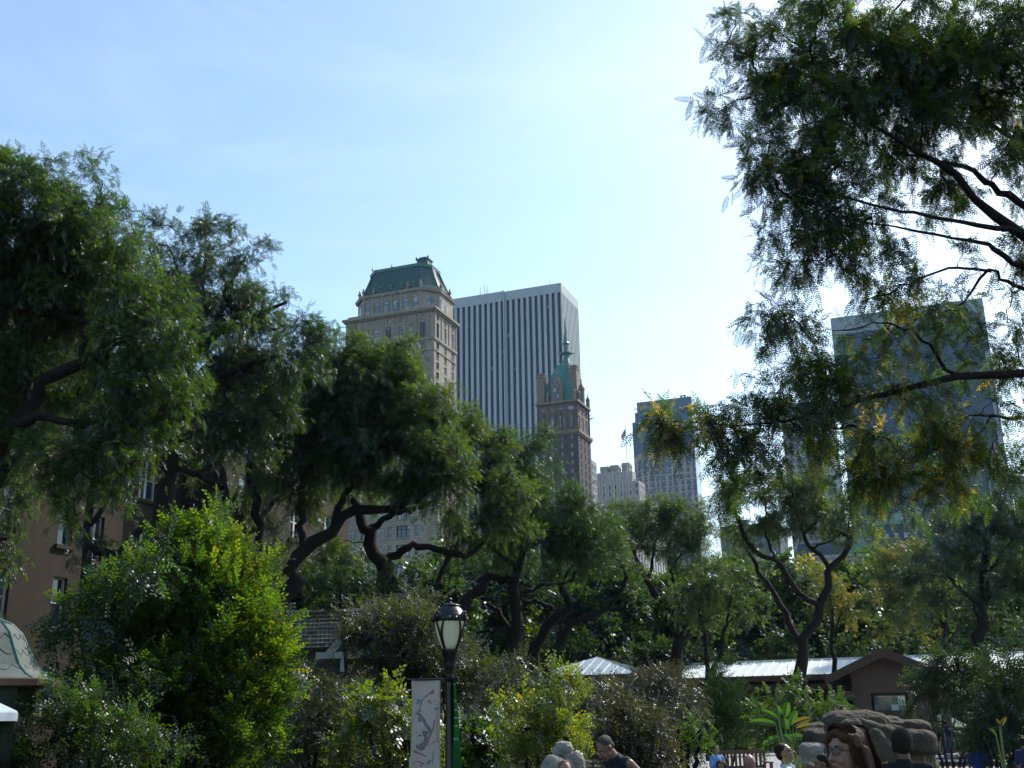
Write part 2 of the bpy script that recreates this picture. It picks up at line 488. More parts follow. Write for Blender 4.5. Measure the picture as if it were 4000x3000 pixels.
for (p, q) in (((ax1 - ch, ay0), (ax1, ay0 + ch)), ((ax0 + ch, ay0), (ax0, ay0 + ch))):
    wb = MB(); mx_, my_ = (p[0] + q[0]) / 2, (p[1] + q[1]) / 2
    dx, dy = (q[0] - p[0]), (q[1] - p[1]); L = math.hypot(dx, dy); dx /= L; dy /= L
    nx, ny = (dy, -dx) if dx > 0 else (-dy, dx)
    rr = [[(mx_ + dx * 1.2 * math.cos(t) + nx * o_, my_ + dy * 1.2 * math.cos(t) + ny * o_, H + 3.6 + (2.0 if math.sin(t) > 0 else 2.0) * .7 * math.sin(t)) for t in [2 * math.pi * j / 16 for j in range(16)]] for o_ in (.03, .12)]
    wb.ring(rr, 1); wb.build('arched_window', [w_frame, g_blind], root)
for k in range(2):
    wb = MB(); yy = ay0 + ch + (ay1 - ay0 - 2 * ch) * (k + .5) / 2
    wb.box(ax1 + .02, ax1 + .12, yy - .7, yy + .7, H + 1.3, H + 5.2, 1); wb.box(ax1 + .12, ax1 + .17, yy - .05, yy + .05, H + 1.3, H + 5.2, 0)
    wb.build('arched_window', [w_frame, g_dark], root)
m0, m1 = H + at_h + .7, H + at_h + 9.2
b = MB(); ins = 3.4
rg = [octo(ax0 + t * ins, ax1 - t * ins, ay0 + t * ins * .8, ay1 - t * ins * .8, ch * (1 - .25 * t), m0 + (m1 - m0) * zt) for t, zt in ((-.05, 0), (.25, .2), (.7, .65), (1.0, 1.0))]
b.ring(rg)
A0, A1 = rg[0], rg[-1]
for e in range(8):        # standing seams
    pA, pB, qA, qB = Vector(A0[e]), Vector(A0[(e + 1) % 8]), Vector(A1[e]), Vector(A1[(e + 1) % 8])
    L = (pB - pA).length; n = max(3, int(L / .75))
    for j in range(n + 1):
        t = j / n
        for s_ in range(3):
            a_ = Vector(rg[s_][e]).lerp(Vector(rg[s_][(e + 1) % 8]), t); c_ = Vector(rg[s_ + 1][e]).lerp(Vector(rg[s_ + 1][(e + 1) % 8]), t)
            b.bar(a_, c_, .10 if 0 < j < n else .28, .16 if 0 < j < n else .3)
mans = b.build('mansard_roof', slate_blue, root)
b = MB(); o_ = rg[-1]
cap = lambda g, z: [(p[0] + (g if p[0] > (ax0 + ax1) / 2 else -g), p[1] + (g if p[1] > (ay0 + ay1) / 2 else -g), z) for p in o_]
b.ring([cap(.25, m1 - .2), cap(.35, m1 + .7), cap(-.4, m1 + .9)])
for x in (.1, .45): b.lathe([(.2, 0), (.28, .3), (.1, .9), (.05, 1.4)], 8, (ax0 + ins + fw * x, ay0 + 3, m1 + .8))
b.build('roof_curb', copper, root)
b = MB(); x, y = ax1 - ins - 2.6, ay0 + ins + 1.2
b.box(x - 1.8, x + 1.8, y, y + 3.2, m1 + .6, m1 + 2.6); b.box(x - 2.1, x + 2.1, y - .3, y + 3.5, m1 + 2.6, m1 + 2.9); b.box(x - 1.2, x + 1.2, y + .3, y + 2.6, m1 + 2.9, m1 + 3.5)
for sx in (-1.9, 1.9): b.lathe([(.25, 0), (.3, .4), (.05, .9)], 8, (x + sx, y, m1 + 2.9))
b.build('rooftop_vent_house', slate_blue, root)
for k in range(5):
    b = MB(); x = ax0 + ch + fw * (k + .3) / 5; t = .18
    y = ay0 + ins * .8 * t - .05
    b.lathe([(.55, 0), (.62, .12), (.35, .2)], 14, (x, y, m0 + 1.9)); 
    b.box(x - .55, x + .55, y - .1, y + 1, m0 + 1.2, m0 + 2.0); b.ring([[(x + .62 * math.cos(a_), y - .12, m0 + 2.1 + .62 * math.sin(a_)) for a_ in [2 * math.pi * j / 14 for j in range(14)]], [(x + .62 * math.cos(a_), y + 1.2, m0 + 2.1 + .62 * math.sin(a_)) for a_ in [2 * math.pi * j / 14 for j in range(14)]]])
    b.build('round_dormer', copper, root)
for (x, y) in ((ax0 + ch, ay0 - .3), (ax1 - ch, ay0 - .3), (ax1 + .4, ay0 + ch), (ax0 + ch + fw * .78, ay0 - .3), (ax0 + 2.2, ay0 + 1), (ax1 + .5, ay1 - ch), (ax0 + ch + fw * .18, ay0 - .3)):
    u = MB(); u.lathe([(.45, 0), (.3, .35), (.2, .5), (.5, 1.0), (.55, 1.4), (.3, 1.7), (.2, 1.9), (.3, 2.1), (.05, 2.6)], 10, (x, y, H + at_h + .65)); u.build('urn', trimst, root, True)

# ---- white marble office slab
root, w, d, H = site('office_slab', 'white marble office tower with tall dark vertical window strips', 2191, 1104, 480, 1690, 2258)
b = MB(); wins = []
wj = solve(lambda t: -pix(root.location + Vector((0, 0, H)) + GU * t)[0], -1970, 0, 300)
n1 = 10; p = wj / n1
ops = []
left = w - wj
nL = int(left / p)
for k in range(nL): ops.append((left - (k + 1) * p + p * .30, left - (k + 1) * p + p * .82, 'strip'))
ops += [(left + k * p + p * .30, left + k * p + p * .82, 'strip') for k in range(n1)]
ops.sort()
bot = 30.0
facade(b, root, 'front', w, [(H - 4.6, H, []), (bot, H - 4.6, ops), (0, bot, [])], wins, recess=1.1, sill=False)
facade(b, root, 'side', d, [(H - 4.6, H, []), (bot, H - 4.6, cols(d, 13, .52, 'strip')), (0, bot, [])], wins, recess=.32, sill=False)
block(b, w, d, 0, H, faces='lb')
b.box(-w + .2, -wj - p * .05, -1.2, -.01, 0, H + .8)  if False else None
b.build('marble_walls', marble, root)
tm = MB(); 
for k in range(int(w / 6)): tm.box(-w + k * 6 - .06, -w + k * 6 + .06, -.03, .01, H - 4.5, H)
tm.box(-wj - .45, -wj + .1, -1.0, .0, 0, H + .4); tm.box(-w, -wj - .45, .0, .8, H, H + .4)
tm.build('expansion_joint', marble, root)
for face, pnt, ww, wh, st in wins:
    g = MB(); g.quad((0, 0, 0), (ww, 0, 0), (ww, 0, wh), (0, 0, wh), 0)
    z = 0
    while z < wh:
        g.box(0, ww, -.10, -.01, z, z + .5, 1); z += 3.75
    g.box(ww / 2 - .05, ww / 2 + .05, -.16, -.101, 0, wh, 1)
    o = g.build('window_strip', [g_strip, mat('spandrel', (.02, .03, .05), .3) if 'spandrel' not in bpy.data.materials else bpy.data.materials['spandrel']], root)
    o.location = pnt; o.rotation_euler = (0, 0, 0 if face == 'front' else R(90))
for fx, hh in ((.245, 8), (.25, 5), (.27, 9), (.283, 6), (.29, 8), (.235, 4), (.65, 6), (.41, 5)):
    a_ = MB(); a_.tube([(-w + w * fx * 1.35, 8, H), (-w + w * fx * 1.35, 8, H + hh)], [.16, .06], 6); a_.build('antenna', d_frame, root)

# ---- brick hotel with green steep roof and spire
root, w, d, H = site('spired_hotel', 'brown brick tower with steep green copper roof and needle spire', 2258, 1685, 420, 2100, 2307)
z0 = H
mpp = 1 / 9.85   # metres per photo pixel here
b = MB(); wins = []
fs = [.15, .38, .60, .86]
fb = lambda L, ww, st: [(w * f - ww / 2, w * f + ww / 2, st) for f in L]
bands = []
z = H - 1.0
for k in range(12):
    bands += [(z - 1.9, z, fb([.14, .36, .60, .84], 1.0, 'sash')), (z - 3.4, z - 1.9, [])]; z -= 3.4
facade(b, root, 'front', w, [(H - 1.0, H, [])] + bands + [(0, z, [])], wins)
sbs = []
z = H - 1.0
for k in range(12):
    sbs += [(z - 2.0, z, [(d * f - .8, d * f + .8, 'sash') for f in (.2, .5, .8)]), (z - 3.4, z - 2.0, [])]; z -= 3.4
facade(b, root, 'side', d, [(H - 1.0, H, [])] + sbs + [(0, z, [])], wins)
block(b, w, d, 0, H, faces='lb')
b.build('shaft_walls', redb, root)
c = MB()
around(c, w, d, H - .3, H + .9, .8); around(c, w, d, H - 1.1, H - .3, .35)
for k in range(22): c.box(-w + w * (k + .3) / 22, -w + w * (k + .7) / 22, -.75, -.36, H - .9, H - .31)
c.build('corbelled_cornice', terra, root)
# upper storeys, slightly set back
UH = H + 12.6
b = MB()
inn = .5
ub = [(H + .9, H + 2.4, []), (H + 2.4, H + 7.2, [(w * f - q / 2, w * f + q / 2, s_) for f, q, s_ in ((.14, .9, 'tall'), (.36, 1.3, 'tall'), (.60, 2.0, 'tall'), (.84, 1.0, 'tall'))]), (H + 7.2, H + 9.4, []),
      (H + 9.4, H + 11.2, [(w * f - q / 2, w * f + q / 2, 'sash') for f, q in ((.14, 1.2), (.36, .9), (.58, 2.2), (.82, 2.4))]), (H + 11.2, UH, [])]
facade(b, root, 'front', w, ub, wins, dep0=inn)
facade(b, root, 'side', d, [(H + .9, H + 2.0, []), (H + 2.0, H + 7.4, [(d * f - 1.1, d * f + 1.1, 'tall') for f in (.2, .5, .8)]), (H + 7.4, H + 9.0, []), (H + 9.0, H + 11.4, [(d * f - 1.1, d * f + 1.1, 'sash') for f in (.2, .5, .8)]), (H + 11.4, UH, [])], wins, dep0=inn)
block(b, w, d, H, UH, faces='lb')
b.build('upper_walls', mat('weathered_terracotta', (.17, .125, .09), .8, (.085, .065, .055), .5, .9, bump=.4, bscale=2), root)
put_windows(root, wins, [[w_frame, g_dark], [w_frame, g_blind]], 90)
c = MB(); around(c, w, d, UH - .3, UH + .6, .5)
for k in range(7):
    for s_ in range(2): c.box(-w + w * (k + .2) / 7 - .1, -w + w * (k + .2) / 7 + .14, .15, .45, H + 1.0, H + 8.8)
for kk in range(5): c.tube([(.5, d * (kk + .1) / 4.6, H + 8.4), (1.6, d * (kk + .1) / 4.6, H + 8.9), (2.6, d * (kk + .1) / 4.6, H + 8.7)], [.3, .2, .1], 6)
c.build('carved_parapet', terra, root)
# hipped roof
rb = MB()
cx_ = -w * .5; cyy = d * .5
RZ = UH + .4; RT = RZ + 17.5
def rect(x0, x1, y0, y1, z): return [(x0, y0, z), (x1, y0, z), (x1, y1, z), (x0, y1, z)]
rb.ring([rect(-w * .93, -w * .07, d * .08, d * .92, RZ), rect(-w * .85, -w * .10, d * .16, d * .84, RZ + 6.5), rect(-w * .72, -w * .24, d * .32, d * .68, RZ + 13), rect(-w * .60, -w * .34, d * .42, d * .60, RT)])
rb.ring([rect(-w * .97, -w * .66, d * .2, d * .7, RZ + 2), rect(-w * .95, -w * .68, d * .3, d * .6, RZ + 9.5)])
for k in range(9):
    t = k / 8
    rb.bar(Vector((-w * .93, d * .08, RZ)).lerp(Vector((-w * .07, d * .08, RZ)), t), Vector((-w * .66, d * .36, RZ + 13)).lerp(Vector((-w * .26, d * .36, RZ + 13)), t), .18)
rb.build('hipped_roof', copper, root)
rb = MB()
for k in range(5): rb.lathe([(.12, 0), (.3, .5), (.05, 1.3)], 6, (-w * (.62 - .03 * k), d * .5, RT - .2))
rb.build('roof_cresting', copper, root)
sp_ = MB(); sx, sy = -w * .37, d * .45
sp_.lathe([(2.6, -7), (1.9, 0), (1.25, 2.5), (1.15, 4.2)], 8, (sx, sy, RT))
sp_.lathe([(1.3, 4.2), (2.3, 4.5), (2.3, 4.9), (1.2, 5.2)], 8, (sx, sy, RT))
sp_.lathe([(1.0, 5.2), (.95, 8.4), (1.4, 8.7), (1.4, 9.1), (1.05, 9.8), (.55, 14), (.08, 20.5)], 8, (sx, sy, RT))
for a_ in range(4):
    an = a_ * math.pi / 2 + .4
    sp_.tube([(sx + 1.8 * math.cos(an), sy + 1.8 * math.sin(an), RT + 4.6), (sx + 2.9 * math.cos(an), sy + 2.9 * math.sin(an), RT + 4.9), (sx + 3.8 * math.cos(an), sy + 3.8 * math.sin(an), RT + 4.5)], [.4, .25, .08], 6)
sp_.build('spire', copper, root)
# gabled stone dormer
g = MB(); gx0, gx1 = -w * .62, -w * .36; gm = (gx0 + gx1) / 2
prof = [(gx0, RZ), (gx1, RZ), (gx1, RZ + 7), (gm + .8, RZ + 9.6), (gm, RZ + 11.4), (gm - .8, RZ + 9.6), (gx0, RZ + 7)]
g.ring([[(x, -.1, z) for x, z in prof], [(x, 3.5, z) for x, z in prof]])
for x in (gx0, gx1): g.lathe([(.35, 0), (.4, .6), (.1, 2.2)], 6, (x, .2, RZ + 7))
g.lathe([(.4, 0), (.5, .8), (.35, 1.2), (.1, 2.3)], 6, (gm, .2, RZ + 10.9))
g.build('stone_gable', terra, root)
for sx_ in (-.75, .75):
    q = MB(); pts = [(gm + sx_ - .5, RZ + .2), (gm + sx_ + .5, RZ + .2)] + [(gm + sx_ + .5 * math.cos(t), RZ + 5.8 + .8 * math.sin(t)) for t in [math.pi * j / 6 for j in range(7)]]
    q.ring([[(x, -.12, z) for x, z in pts], [(x, -.2, z) for x, z in pts]]); q.build('lancet_window', g_dark, root)
q = MB(); q.ring([[(gm + .55 * math.cos(t), y_, RZ + 8.6 + .55 * math.sin(t)) for t in [2 * math.pi * j / 12 for j in range(12)]] for y_ in (-.12, -.2)]); q.build('round_window', g_dark, root)
# chimneys, parapet turrets
for (x0, x1, y0, y1, zt) in ((-w - .1, -w + 3.2, .2, 3.0, RZ + 12.5), (-w * .06 - 2.6, -w * .06 + .1, 3.4, 6.6, RZ + 15.5)):
    q = MB(); q.box(x0, x1, y0, y1, UH, zt - 1.6); q.box(x0 - .2, x1 + .2, y0 - .2, y1 + .2, zt - 1.6, zt - 1.0); q.box(x0 + .1, x1 - .1, y0 + .1, y1 - .1, zt - 1.0, zt - .3); q.box(x0 - .15, x1 + .15, y0 - .15, y1 + .15, zt - .3, zt)
    q.build('chimney', terra, root)
for (x, y, hh, rr) in ((-w * .74, .5, 4.6, .7), (-w * .08, .7, 5.4, .75), (-.6, d * .5, 9.5, 1.3), (-.2, d * .93, 5.5, .8), (-.5, d * .25, 5.5, .7)):
    q = MB(); q.lathe([(rr, 0), (rr, hh * .6), (rr * 1.15, hh * .62), (rr * 1.1, hh * .72), (rr * .5, hh * .85), (rr * .15, hh), (rr * .3, hh * 1.04), (.03, hh * 1.15)], 8, (x, y, UH + .5)); q.build('turret', terra, root)

# ---- pale stepped tower
root, w, d, H = site('stepped_tower', 'pale stepped stone tower with three blocky chimneys on top', 2468, 1835, 560, 2322, 2488)
b = MB(); wins = []
def tier(x0, x1, y0, y1, zb, zt, bands=True, n=7, dd=3):
    w_ = x1 - x0
    sub = []
    z = zt - 1.2
    bl = [(z, zt, [])]
    if bands:
        while z - 3.6 > zb:
            bl += [(z - 2.2, z, cols(w_, n, .42, 'sash')), (z - 3.6, z - 2.2, [])]; z -= 3.6
    bl += [(zb, z, [])]
    k0 = len(wins); bb = MB()
    facade(bb, root, 'front', w_, bl, wins, recess=.5)
    L = y1 - y0
    bl2 = [(a, c_, cols(L, dd, .45, 'sash') if o_ else []) for a, c_, o_ in bl]
    facade(bb, root, 'side', L, bl2, wins, recess=.5)
    block(bb, w_, L, zb, zt, faces='lb')
    o0 = len(b.v)
    b.v += [(v[0] + x1, v[1] + y0, v[2]) for v in bb.v]; b.f += [tuple(i + o0 for i in f) for f in bb.f]; b.m += bb.m
    for i in range(k0, len(wins)):
        f_, p_, a_, c_, s_ = wins[i]; wins[i] = (f_, (p_[0] + x1, p_[1] + y0, p_[2]), a_, c_, s_)
tier(-w * .97, -w * .02, 2, d - 1, H - 6, H, False)
tier(-w - 2, 3.5, 0, d + 2, H - 17, H - 6, True, 9, 4)
tier(-w - 9, 9, -3, d + 8, 40, H - 17, True, 12, 7)
for k in range(15): b.box(-w - 1 + (w + 3.5) * (k + .2) / 15 - .4, -w - 1 + (w + 3.5) * (k + .2) / 15 + .4, -.35, .0, H - 16.9, H - 5)
for k in range(9): b.box(-w * .93 + w * .85 * k / 9, -w * .93 + w * .85 * k / 9 + .9, 1.7, 2, H - 5.9, H + .4)
b.build('stone_walls', limeclean, root)
put_windows(root, wins, [[d_frame, g_dark], [w_frame, g_dark]], 80)
for x0, x1, zt in ((.10, .33, 4.0), (.36, .58, 4.3), (.68, .88, 5.0)):
    q = MB(); q.box(-w * (1 - x0) - .0, -w * (1 - x1), 4, 10, H - .2, H + zt - 1.8); q.box(-w * (1 - x0) - .25, -w * (1 - x1) + .25, 3.75, 10.25, H + zt - 1.8, H + zt - 1.2)
    q.box(-w * (1 - x0), -w * (1 - x1), 4, 10, H + zt - 1.2, H + zt); q.build('chimney_block', masonry('grey_block_masonry', (.36, .34, .31), (.30, .29, .27), (.2, .2, .2), 1.0, .5) if 'grey_block_masonry' not in bpy.data.materials else bpy.data.materials['grey_block_masonry'], root)

# lighter slab edge peeping out behind the spired tower
root, w, d, H = site('pale_slab', 'narrow pale slab peeping out behind the brown brick tower', 2303, 1790, 520, 2240, 2330)
b = MB(); wins = []
facade(b, root, 'front', w, [(0, H, [])], wins); 
bl = [(H - 2, H, [])]; z = H - 2
for k in range(9): bl += [(z - 2.2, z, cols(d, 4, .5, 'sash')), (z - 3.6, z - 2.2, [])]; z -= 3.6
facade(b, root, 'side', d, bl + [(0, z, [])], wins); block(b, w, d, 0, H, faces='lb'); b.build('stone_walls', limeclean, root)
put_windows(root, wins, [w_frame, g_blind], 60)

# ---- gridded glass tower with the reflection of a stone facade painted into the glass
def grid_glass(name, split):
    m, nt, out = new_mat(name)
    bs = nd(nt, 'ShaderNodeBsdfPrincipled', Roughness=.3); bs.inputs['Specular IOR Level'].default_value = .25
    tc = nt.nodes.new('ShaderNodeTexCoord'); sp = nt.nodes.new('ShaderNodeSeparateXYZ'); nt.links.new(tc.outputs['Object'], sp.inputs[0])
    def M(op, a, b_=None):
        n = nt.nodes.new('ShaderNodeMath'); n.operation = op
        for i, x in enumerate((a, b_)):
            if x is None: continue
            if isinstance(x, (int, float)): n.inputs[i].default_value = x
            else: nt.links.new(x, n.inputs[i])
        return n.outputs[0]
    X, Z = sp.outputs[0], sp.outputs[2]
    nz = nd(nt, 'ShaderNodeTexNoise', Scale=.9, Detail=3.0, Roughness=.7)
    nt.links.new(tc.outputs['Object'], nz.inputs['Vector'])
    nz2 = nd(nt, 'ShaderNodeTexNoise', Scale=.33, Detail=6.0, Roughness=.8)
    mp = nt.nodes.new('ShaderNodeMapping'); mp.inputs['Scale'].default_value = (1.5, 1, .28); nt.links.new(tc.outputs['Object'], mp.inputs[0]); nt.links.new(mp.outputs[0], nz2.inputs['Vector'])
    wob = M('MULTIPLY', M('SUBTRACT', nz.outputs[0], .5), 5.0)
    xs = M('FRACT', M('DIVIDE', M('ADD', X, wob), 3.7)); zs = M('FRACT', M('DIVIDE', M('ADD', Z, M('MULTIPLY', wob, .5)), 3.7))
    stone = M('MAXIMUM', M('LESS_THAN', xs, .46), M('LESS_THAN', zs, .2))  # reflected stonework, painted as part of the glass colour
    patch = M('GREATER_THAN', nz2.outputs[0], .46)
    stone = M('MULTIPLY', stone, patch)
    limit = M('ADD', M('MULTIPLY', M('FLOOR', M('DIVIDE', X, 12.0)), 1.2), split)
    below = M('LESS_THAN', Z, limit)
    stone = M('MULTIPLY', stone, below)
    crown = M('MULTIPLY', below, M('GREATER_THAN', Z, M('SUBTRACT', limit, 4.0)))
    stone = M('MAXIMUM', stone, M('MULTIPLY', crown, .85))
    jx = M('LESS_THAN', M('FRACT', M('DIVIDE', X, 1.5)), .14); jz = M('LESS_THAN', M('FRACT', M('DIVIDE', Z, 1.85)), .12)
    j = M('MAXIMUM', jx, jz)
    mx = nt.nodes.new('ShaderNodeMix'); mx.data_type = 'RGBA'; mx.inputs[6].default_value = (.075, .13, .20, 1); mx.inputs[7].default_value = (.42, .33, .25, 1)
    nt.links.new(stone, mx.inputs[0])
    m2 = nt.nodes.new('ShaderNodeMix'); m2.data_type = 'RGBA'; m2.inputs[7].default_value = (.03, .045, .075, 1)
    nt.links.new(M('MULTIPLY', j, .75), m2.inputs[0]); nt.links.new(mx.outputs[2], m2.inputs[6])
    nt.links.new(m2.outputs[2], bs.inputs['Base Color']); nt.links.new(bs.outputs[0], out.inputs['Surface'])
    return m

root, w, d, H = site('glass_tower', 'blue gridded glass tower with a stone facade reflection painted on its lower half', 2700, 1548, 640, 2461, 2719)
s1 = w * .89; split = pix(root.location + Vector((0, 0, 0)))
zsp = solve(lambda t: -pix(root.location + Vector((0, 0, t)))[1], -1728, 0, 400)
gm_ = grid_glass('painted_reflection_wall', zsp)
b = MB()
b.quad((-s1, 0, 0), (0, 0, 0), (0, 0, H), (-s1, 0, H)); b.quad((-w * .94, 1.5, 0), (-s1, 1.5, 0), (-s1, 1.5, H - 6), (-w * .94, 1.5, H - 6)); b.quad((-w, 3, 0), (-w * .94, 3, 0), (-w * .94, 3, H - 11.5), (-w, 3, H - 11.5))
b.quad((-s1, 0, 0), (-s1, 1.5, 0), (-s1, 1.5, H), (-s1, 0, H)); b.quad((-w * .94, 1.5, 0), (-w * .94, 3, 0), (-w * .94, 3, H - 6), (-w * .94, 1.5, H - 6))
b.build('curtain_wall', gm_, root)
b = MB(); b.quad((.0, 0, 0), (0, d, 0), (0, d, H), (0, 0, H)); b.quad((-w, 3, 0), (-w, d, 0), (-w, d, H - 11.5), (-w, 3, H - 11.5)); b.quad((-w, d, 0), (0, d, 0), (0, d, H - 11.5), (-w, d, H - 11.5))
b.quad((-s1, 0, H), (0, 0, H), (0, d, H), (-s1, d, H)); b.quad((-s1, 1.5, H - 6), (-s1, d, H - 6), (-s1, d, H), (-s1, 1.5, H)); b.quad((-w, 3, H - 11.5), (-s1, 3, H - 11.5), (-s1, d, H - 11.5), (-w, d, H - 11.5)); b.quad((-s1, d, H - 12), (0, d, H - 12), (0, d, H), (-s1, d, H))
b.build('side_wall', g_blind, root)
b = MB()
for x in (-s1 * .2, -s1 * .14): b.box(x - .4, x + .4, 3, 4, H, H + 2.2); b.box(x - 1, x + 1, 3.2, 3.8, H + 1.6, H + 2.2)
b.build('roof_machinery', d_frame, root)

# ---- slender grey slab behind the vase-shaped tree
root, w, d, H = site('slender_tower', 'slender grey-green tower half hidden by the overhanging branches', 3235, 1560, 520, 3047, 3262)
b = MB(); wins = []; bl = [(H - 3, H, [])]; z = H - 3
while z > 45: bl += [(z - 1.9, z, cols(w, 9, .55, 'sash')), (z - 3.5, z - 1.9, [])]; z -= 3.5
facade(b, root, 'front', w, bl + [(0, z, [])], wins); facade(b, root, 'side', d, [(0, H, [])], wins); block(b, w, d, 0, H, faces='lb')
b.build('tower_walls', masonry('grey_green_panels', (.40, .41, .39), (.35, .36, .35), (.26, .27, .26), 3, 1.6, .05), root)
put_windows(root, wins, [[d_frame, g_dark], [d_frame, g_blind]], 100)

# ---- big dark slab with pale edges, face sloping outwards towards its foot
root, w, d, H = site('sloping_tower', 'huge dark glass slab with pale travertine edges, flaring at its foot', 3837, 1163, 600, 3243, None)
d = 32
sec = []
for z in np.linspace(0, 1, 16):
    hz = H * z
    fl = 28 * max(0, (0.62 - z) / .62) ** 1.8
    sec.append((hz, fl))
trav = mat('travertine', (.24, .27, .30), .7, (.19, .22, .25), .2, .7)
b = MB(); e = w * .032
for (za, fa), (zb_, fb_) in zip(sec[:-1], sec[1:]):
    for x0, x1 in ((-w, -w + e), (-e, 0)):
        b.quad((x0, -fa, za), (x1, -fa, za), (x1, -fb_, zb_), (x0, -fb_, zb_))
        for x in (x0, x1): b.quad((x, -fa, za), (x, -fa + 1.2, za), (x, -fb_ + 1.2, zb_), (x, -fb_, zb_))
    for x in (-w, 0): b.quad((x, -fa + 1.2, za), (x, d + fa, za), (x, d + fb_, zb_), (x, -fb_ + 1.2, zb_))
    b.quad((-w, d + fa, za), (0, d + fa, za), (0, d + fb_, zb_), (-w, d + fb_, zb_))
b.quad((-w + e, 0, H - 11), (-e, 0, H - 11), (-e, 0, H), (-w + e, 0, H)); b.quad((-w, 0, H), (0, 0, H), (0, d, H), (-w, d, H))
b.quad((-w + e, 0, H - 11), (-e, 0, H - 11), (-e, 1.2, H - 11), (-w + e, 1.2, H - 11))
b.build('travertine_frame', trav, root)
b = MB()
for (za, fa), (zb_, fb_) in zip(sec[:-1], sec[1:]):
    zt_ = min(zb_, H - 11); 
    b.quad((-w + e, -fa + 1.1, za), (-e, -fa + 1.1, za), (-e, -fb_ + 1.1, zt_), (-w + e, -fb_ + 1.1, zt_))
b.build('glass_face', glassy('tinted_slab_glass', (.018, .036, .075), (.026, .046, .09), .3, (1.5, 3.9), .2, (.04, .06, .1), .05), root)
b = MB()
z = 4.0
while z < H - 12:
    fz = np.interp(z, [s_[0] for s_ in sec], [s_[1] for s_ in sec]); b.box(-w + e, -e, -fz + 1.02, -fz + 1.09, z, z + .35); z += 3.9
b.build('spandrel_lines', bpy.data.materials['spandrel'], root)
b = MB()
for x in (-w * .42, -w * .40): b.tube([(x, 3, H), (x, 3, H + 4)], .2, 6)
for k in range(8): b.box(-w * .62 + k * 2.2, -w * .62 + k * 2.2 + 1.3, 2, 3, H, H + 1.2)
b.build('roof_machinery', d_frame, root)

# ---- chateau hotel: cream walls, dark mansard, green gable
root, w, d, H = site('chateau_hotel', 'cream chateau style hotel with dark blue mansard and green dormers', 3640, 2150, 470, 3110, None)
d = 40
cream = masonry('cream_brick', (.45, .40, .33), (.40, .36, .30), (.3, .27, .22), .8, .4, .02)
b = MB(); wins = []; bl = [(H - 1, H, [])]; z = H - 1
while z > 20: bl += [(z - 2.4, z, cols(w, 18, .36, 'double')), (z - 4.0, z - 2.4, [])]; z -= 4.0
facade(b, root, 'front', w, bl + [(0, z, [])], wins); block(b, w, d, 0, H, faces='lbs'); b.build('cream_walls', cream, root)
put_windows(root, wins, [[d_frame, g_dark], [w_frame, g_blind]], 90)
c = MB(); around(c, w, d, H - .3, H + .8, .7); around(c, w, d, H - 9, H - 8.4, .5); c.build('cornice', cream, root)
r_ = MB(); rd = mat('blue_slate', (.035, .045, .07), .6, (.022, .03, .05), 1.5, .8)
r_.ring([rect(-w * .62, 0, 0, d, H + .8), rect(-w * .60, -2, 4, d - 4, H + 13)]); r_.ring([rect(-w, -w * .62, 0, d, H + .8), rect(-w + 1, -w * .63, 3, d - 3, H + 7)]); r_.build('mansard_roof', rd, root)
c = MB(); c.ring([rect(-w * .45, -2, 4, d - 4, H + 13), rect(-w * .45, -2.2, 3.6, d - 4, H + 17.5)]); 
c.build('roof_cresting', mat('pale_copper', (.22, .33, .32), .6, (.15, .24, .24), 1, .8), root)
for k in range(9):
    x = -w * .58 + k * w * .068
    q = MB(); y_ = 1.9; q.box(x - .7, x + .7, y_ - .3, y_ + 2, H + 6.5, H + 8.6, 0); q.box(x - .5, x + .5, y_ - .36, y_ - .31, H + 6.7, H + 8.4, 1)
    q.build('dormer', [w_frame, g_blind], root)
q = MB(); gx = -w * .52; 
pr = [(gx - 5.5, H + .8), (gx + 5.5, H + .8), (gx + 5.2, H + 4), (gx + 2.6, H + 6.6), (gx + 1.4, H + 10.5), (gx, H + 13), (gx - 1.4, H + 10.5), (gx - 2.6, H + 6.6), (gx - 5.2, H + 4)]
q.ring([[(x, -.2, z) for x, z in pr], [(x, 4, z) for x, z in pr]]); q.build('copper_gable', mat('verdigris', (.13, .24, .22), .7, (.08, .16, .16), 1, .8), root)

# ---- low dark block between the towers
root, w, d, H = site('dark_block', 'low dark office block between the glass tower and the slender one', 3040, 2040, 420, 2812, None)
d = 25; b = MB(); wins = []; bl = [(H - 2, H, [])]; z = H - 2
while z > 20: bl += [(z - 2.0, z, cols(w, 9, .6, 'sash')), (z - 3.6, z - 2.0, [])]; z -= 3.6
facade(b, root, 'front', w, bl + [(0, z, [])], wins); block(b, w, d, 0, H, faces='lbs')
b.box(-w * .7, -w * .55, 3, 8, H, H + 2.5); b.box(-w * .35, -w * .1, 4, 9, H, H + 3.2)
b.build('block_walls', mat('dark_precast', (.10, .12, .14), .7), root); put_windows(root, wins, [d_frame, g_dark], 90)

# ---- far block on the right edge
root, w, d, H = site('grey_block', 'flat grey-blue block at the far right edge behind the branches', 4120, 1850, 520, 3962, None)
d = 25; b = MB(); wins = []; bl = [(H - 2, H, [])]; z = H - 2
while z > 60: bl += [(z - 1.8, z, cols(w, 6, .6, 'sash')), (z - 3.6, z - 1.8, [])]; z -= 3.6
facade(b, root, 'front', w, bl + [(0, z, [])], wins); block(b, w, d, 0, H, faces='lbs'); b.build('block_walls', limeclean, root); put_windows(root, wins, [d_frame, g_dark], 40)

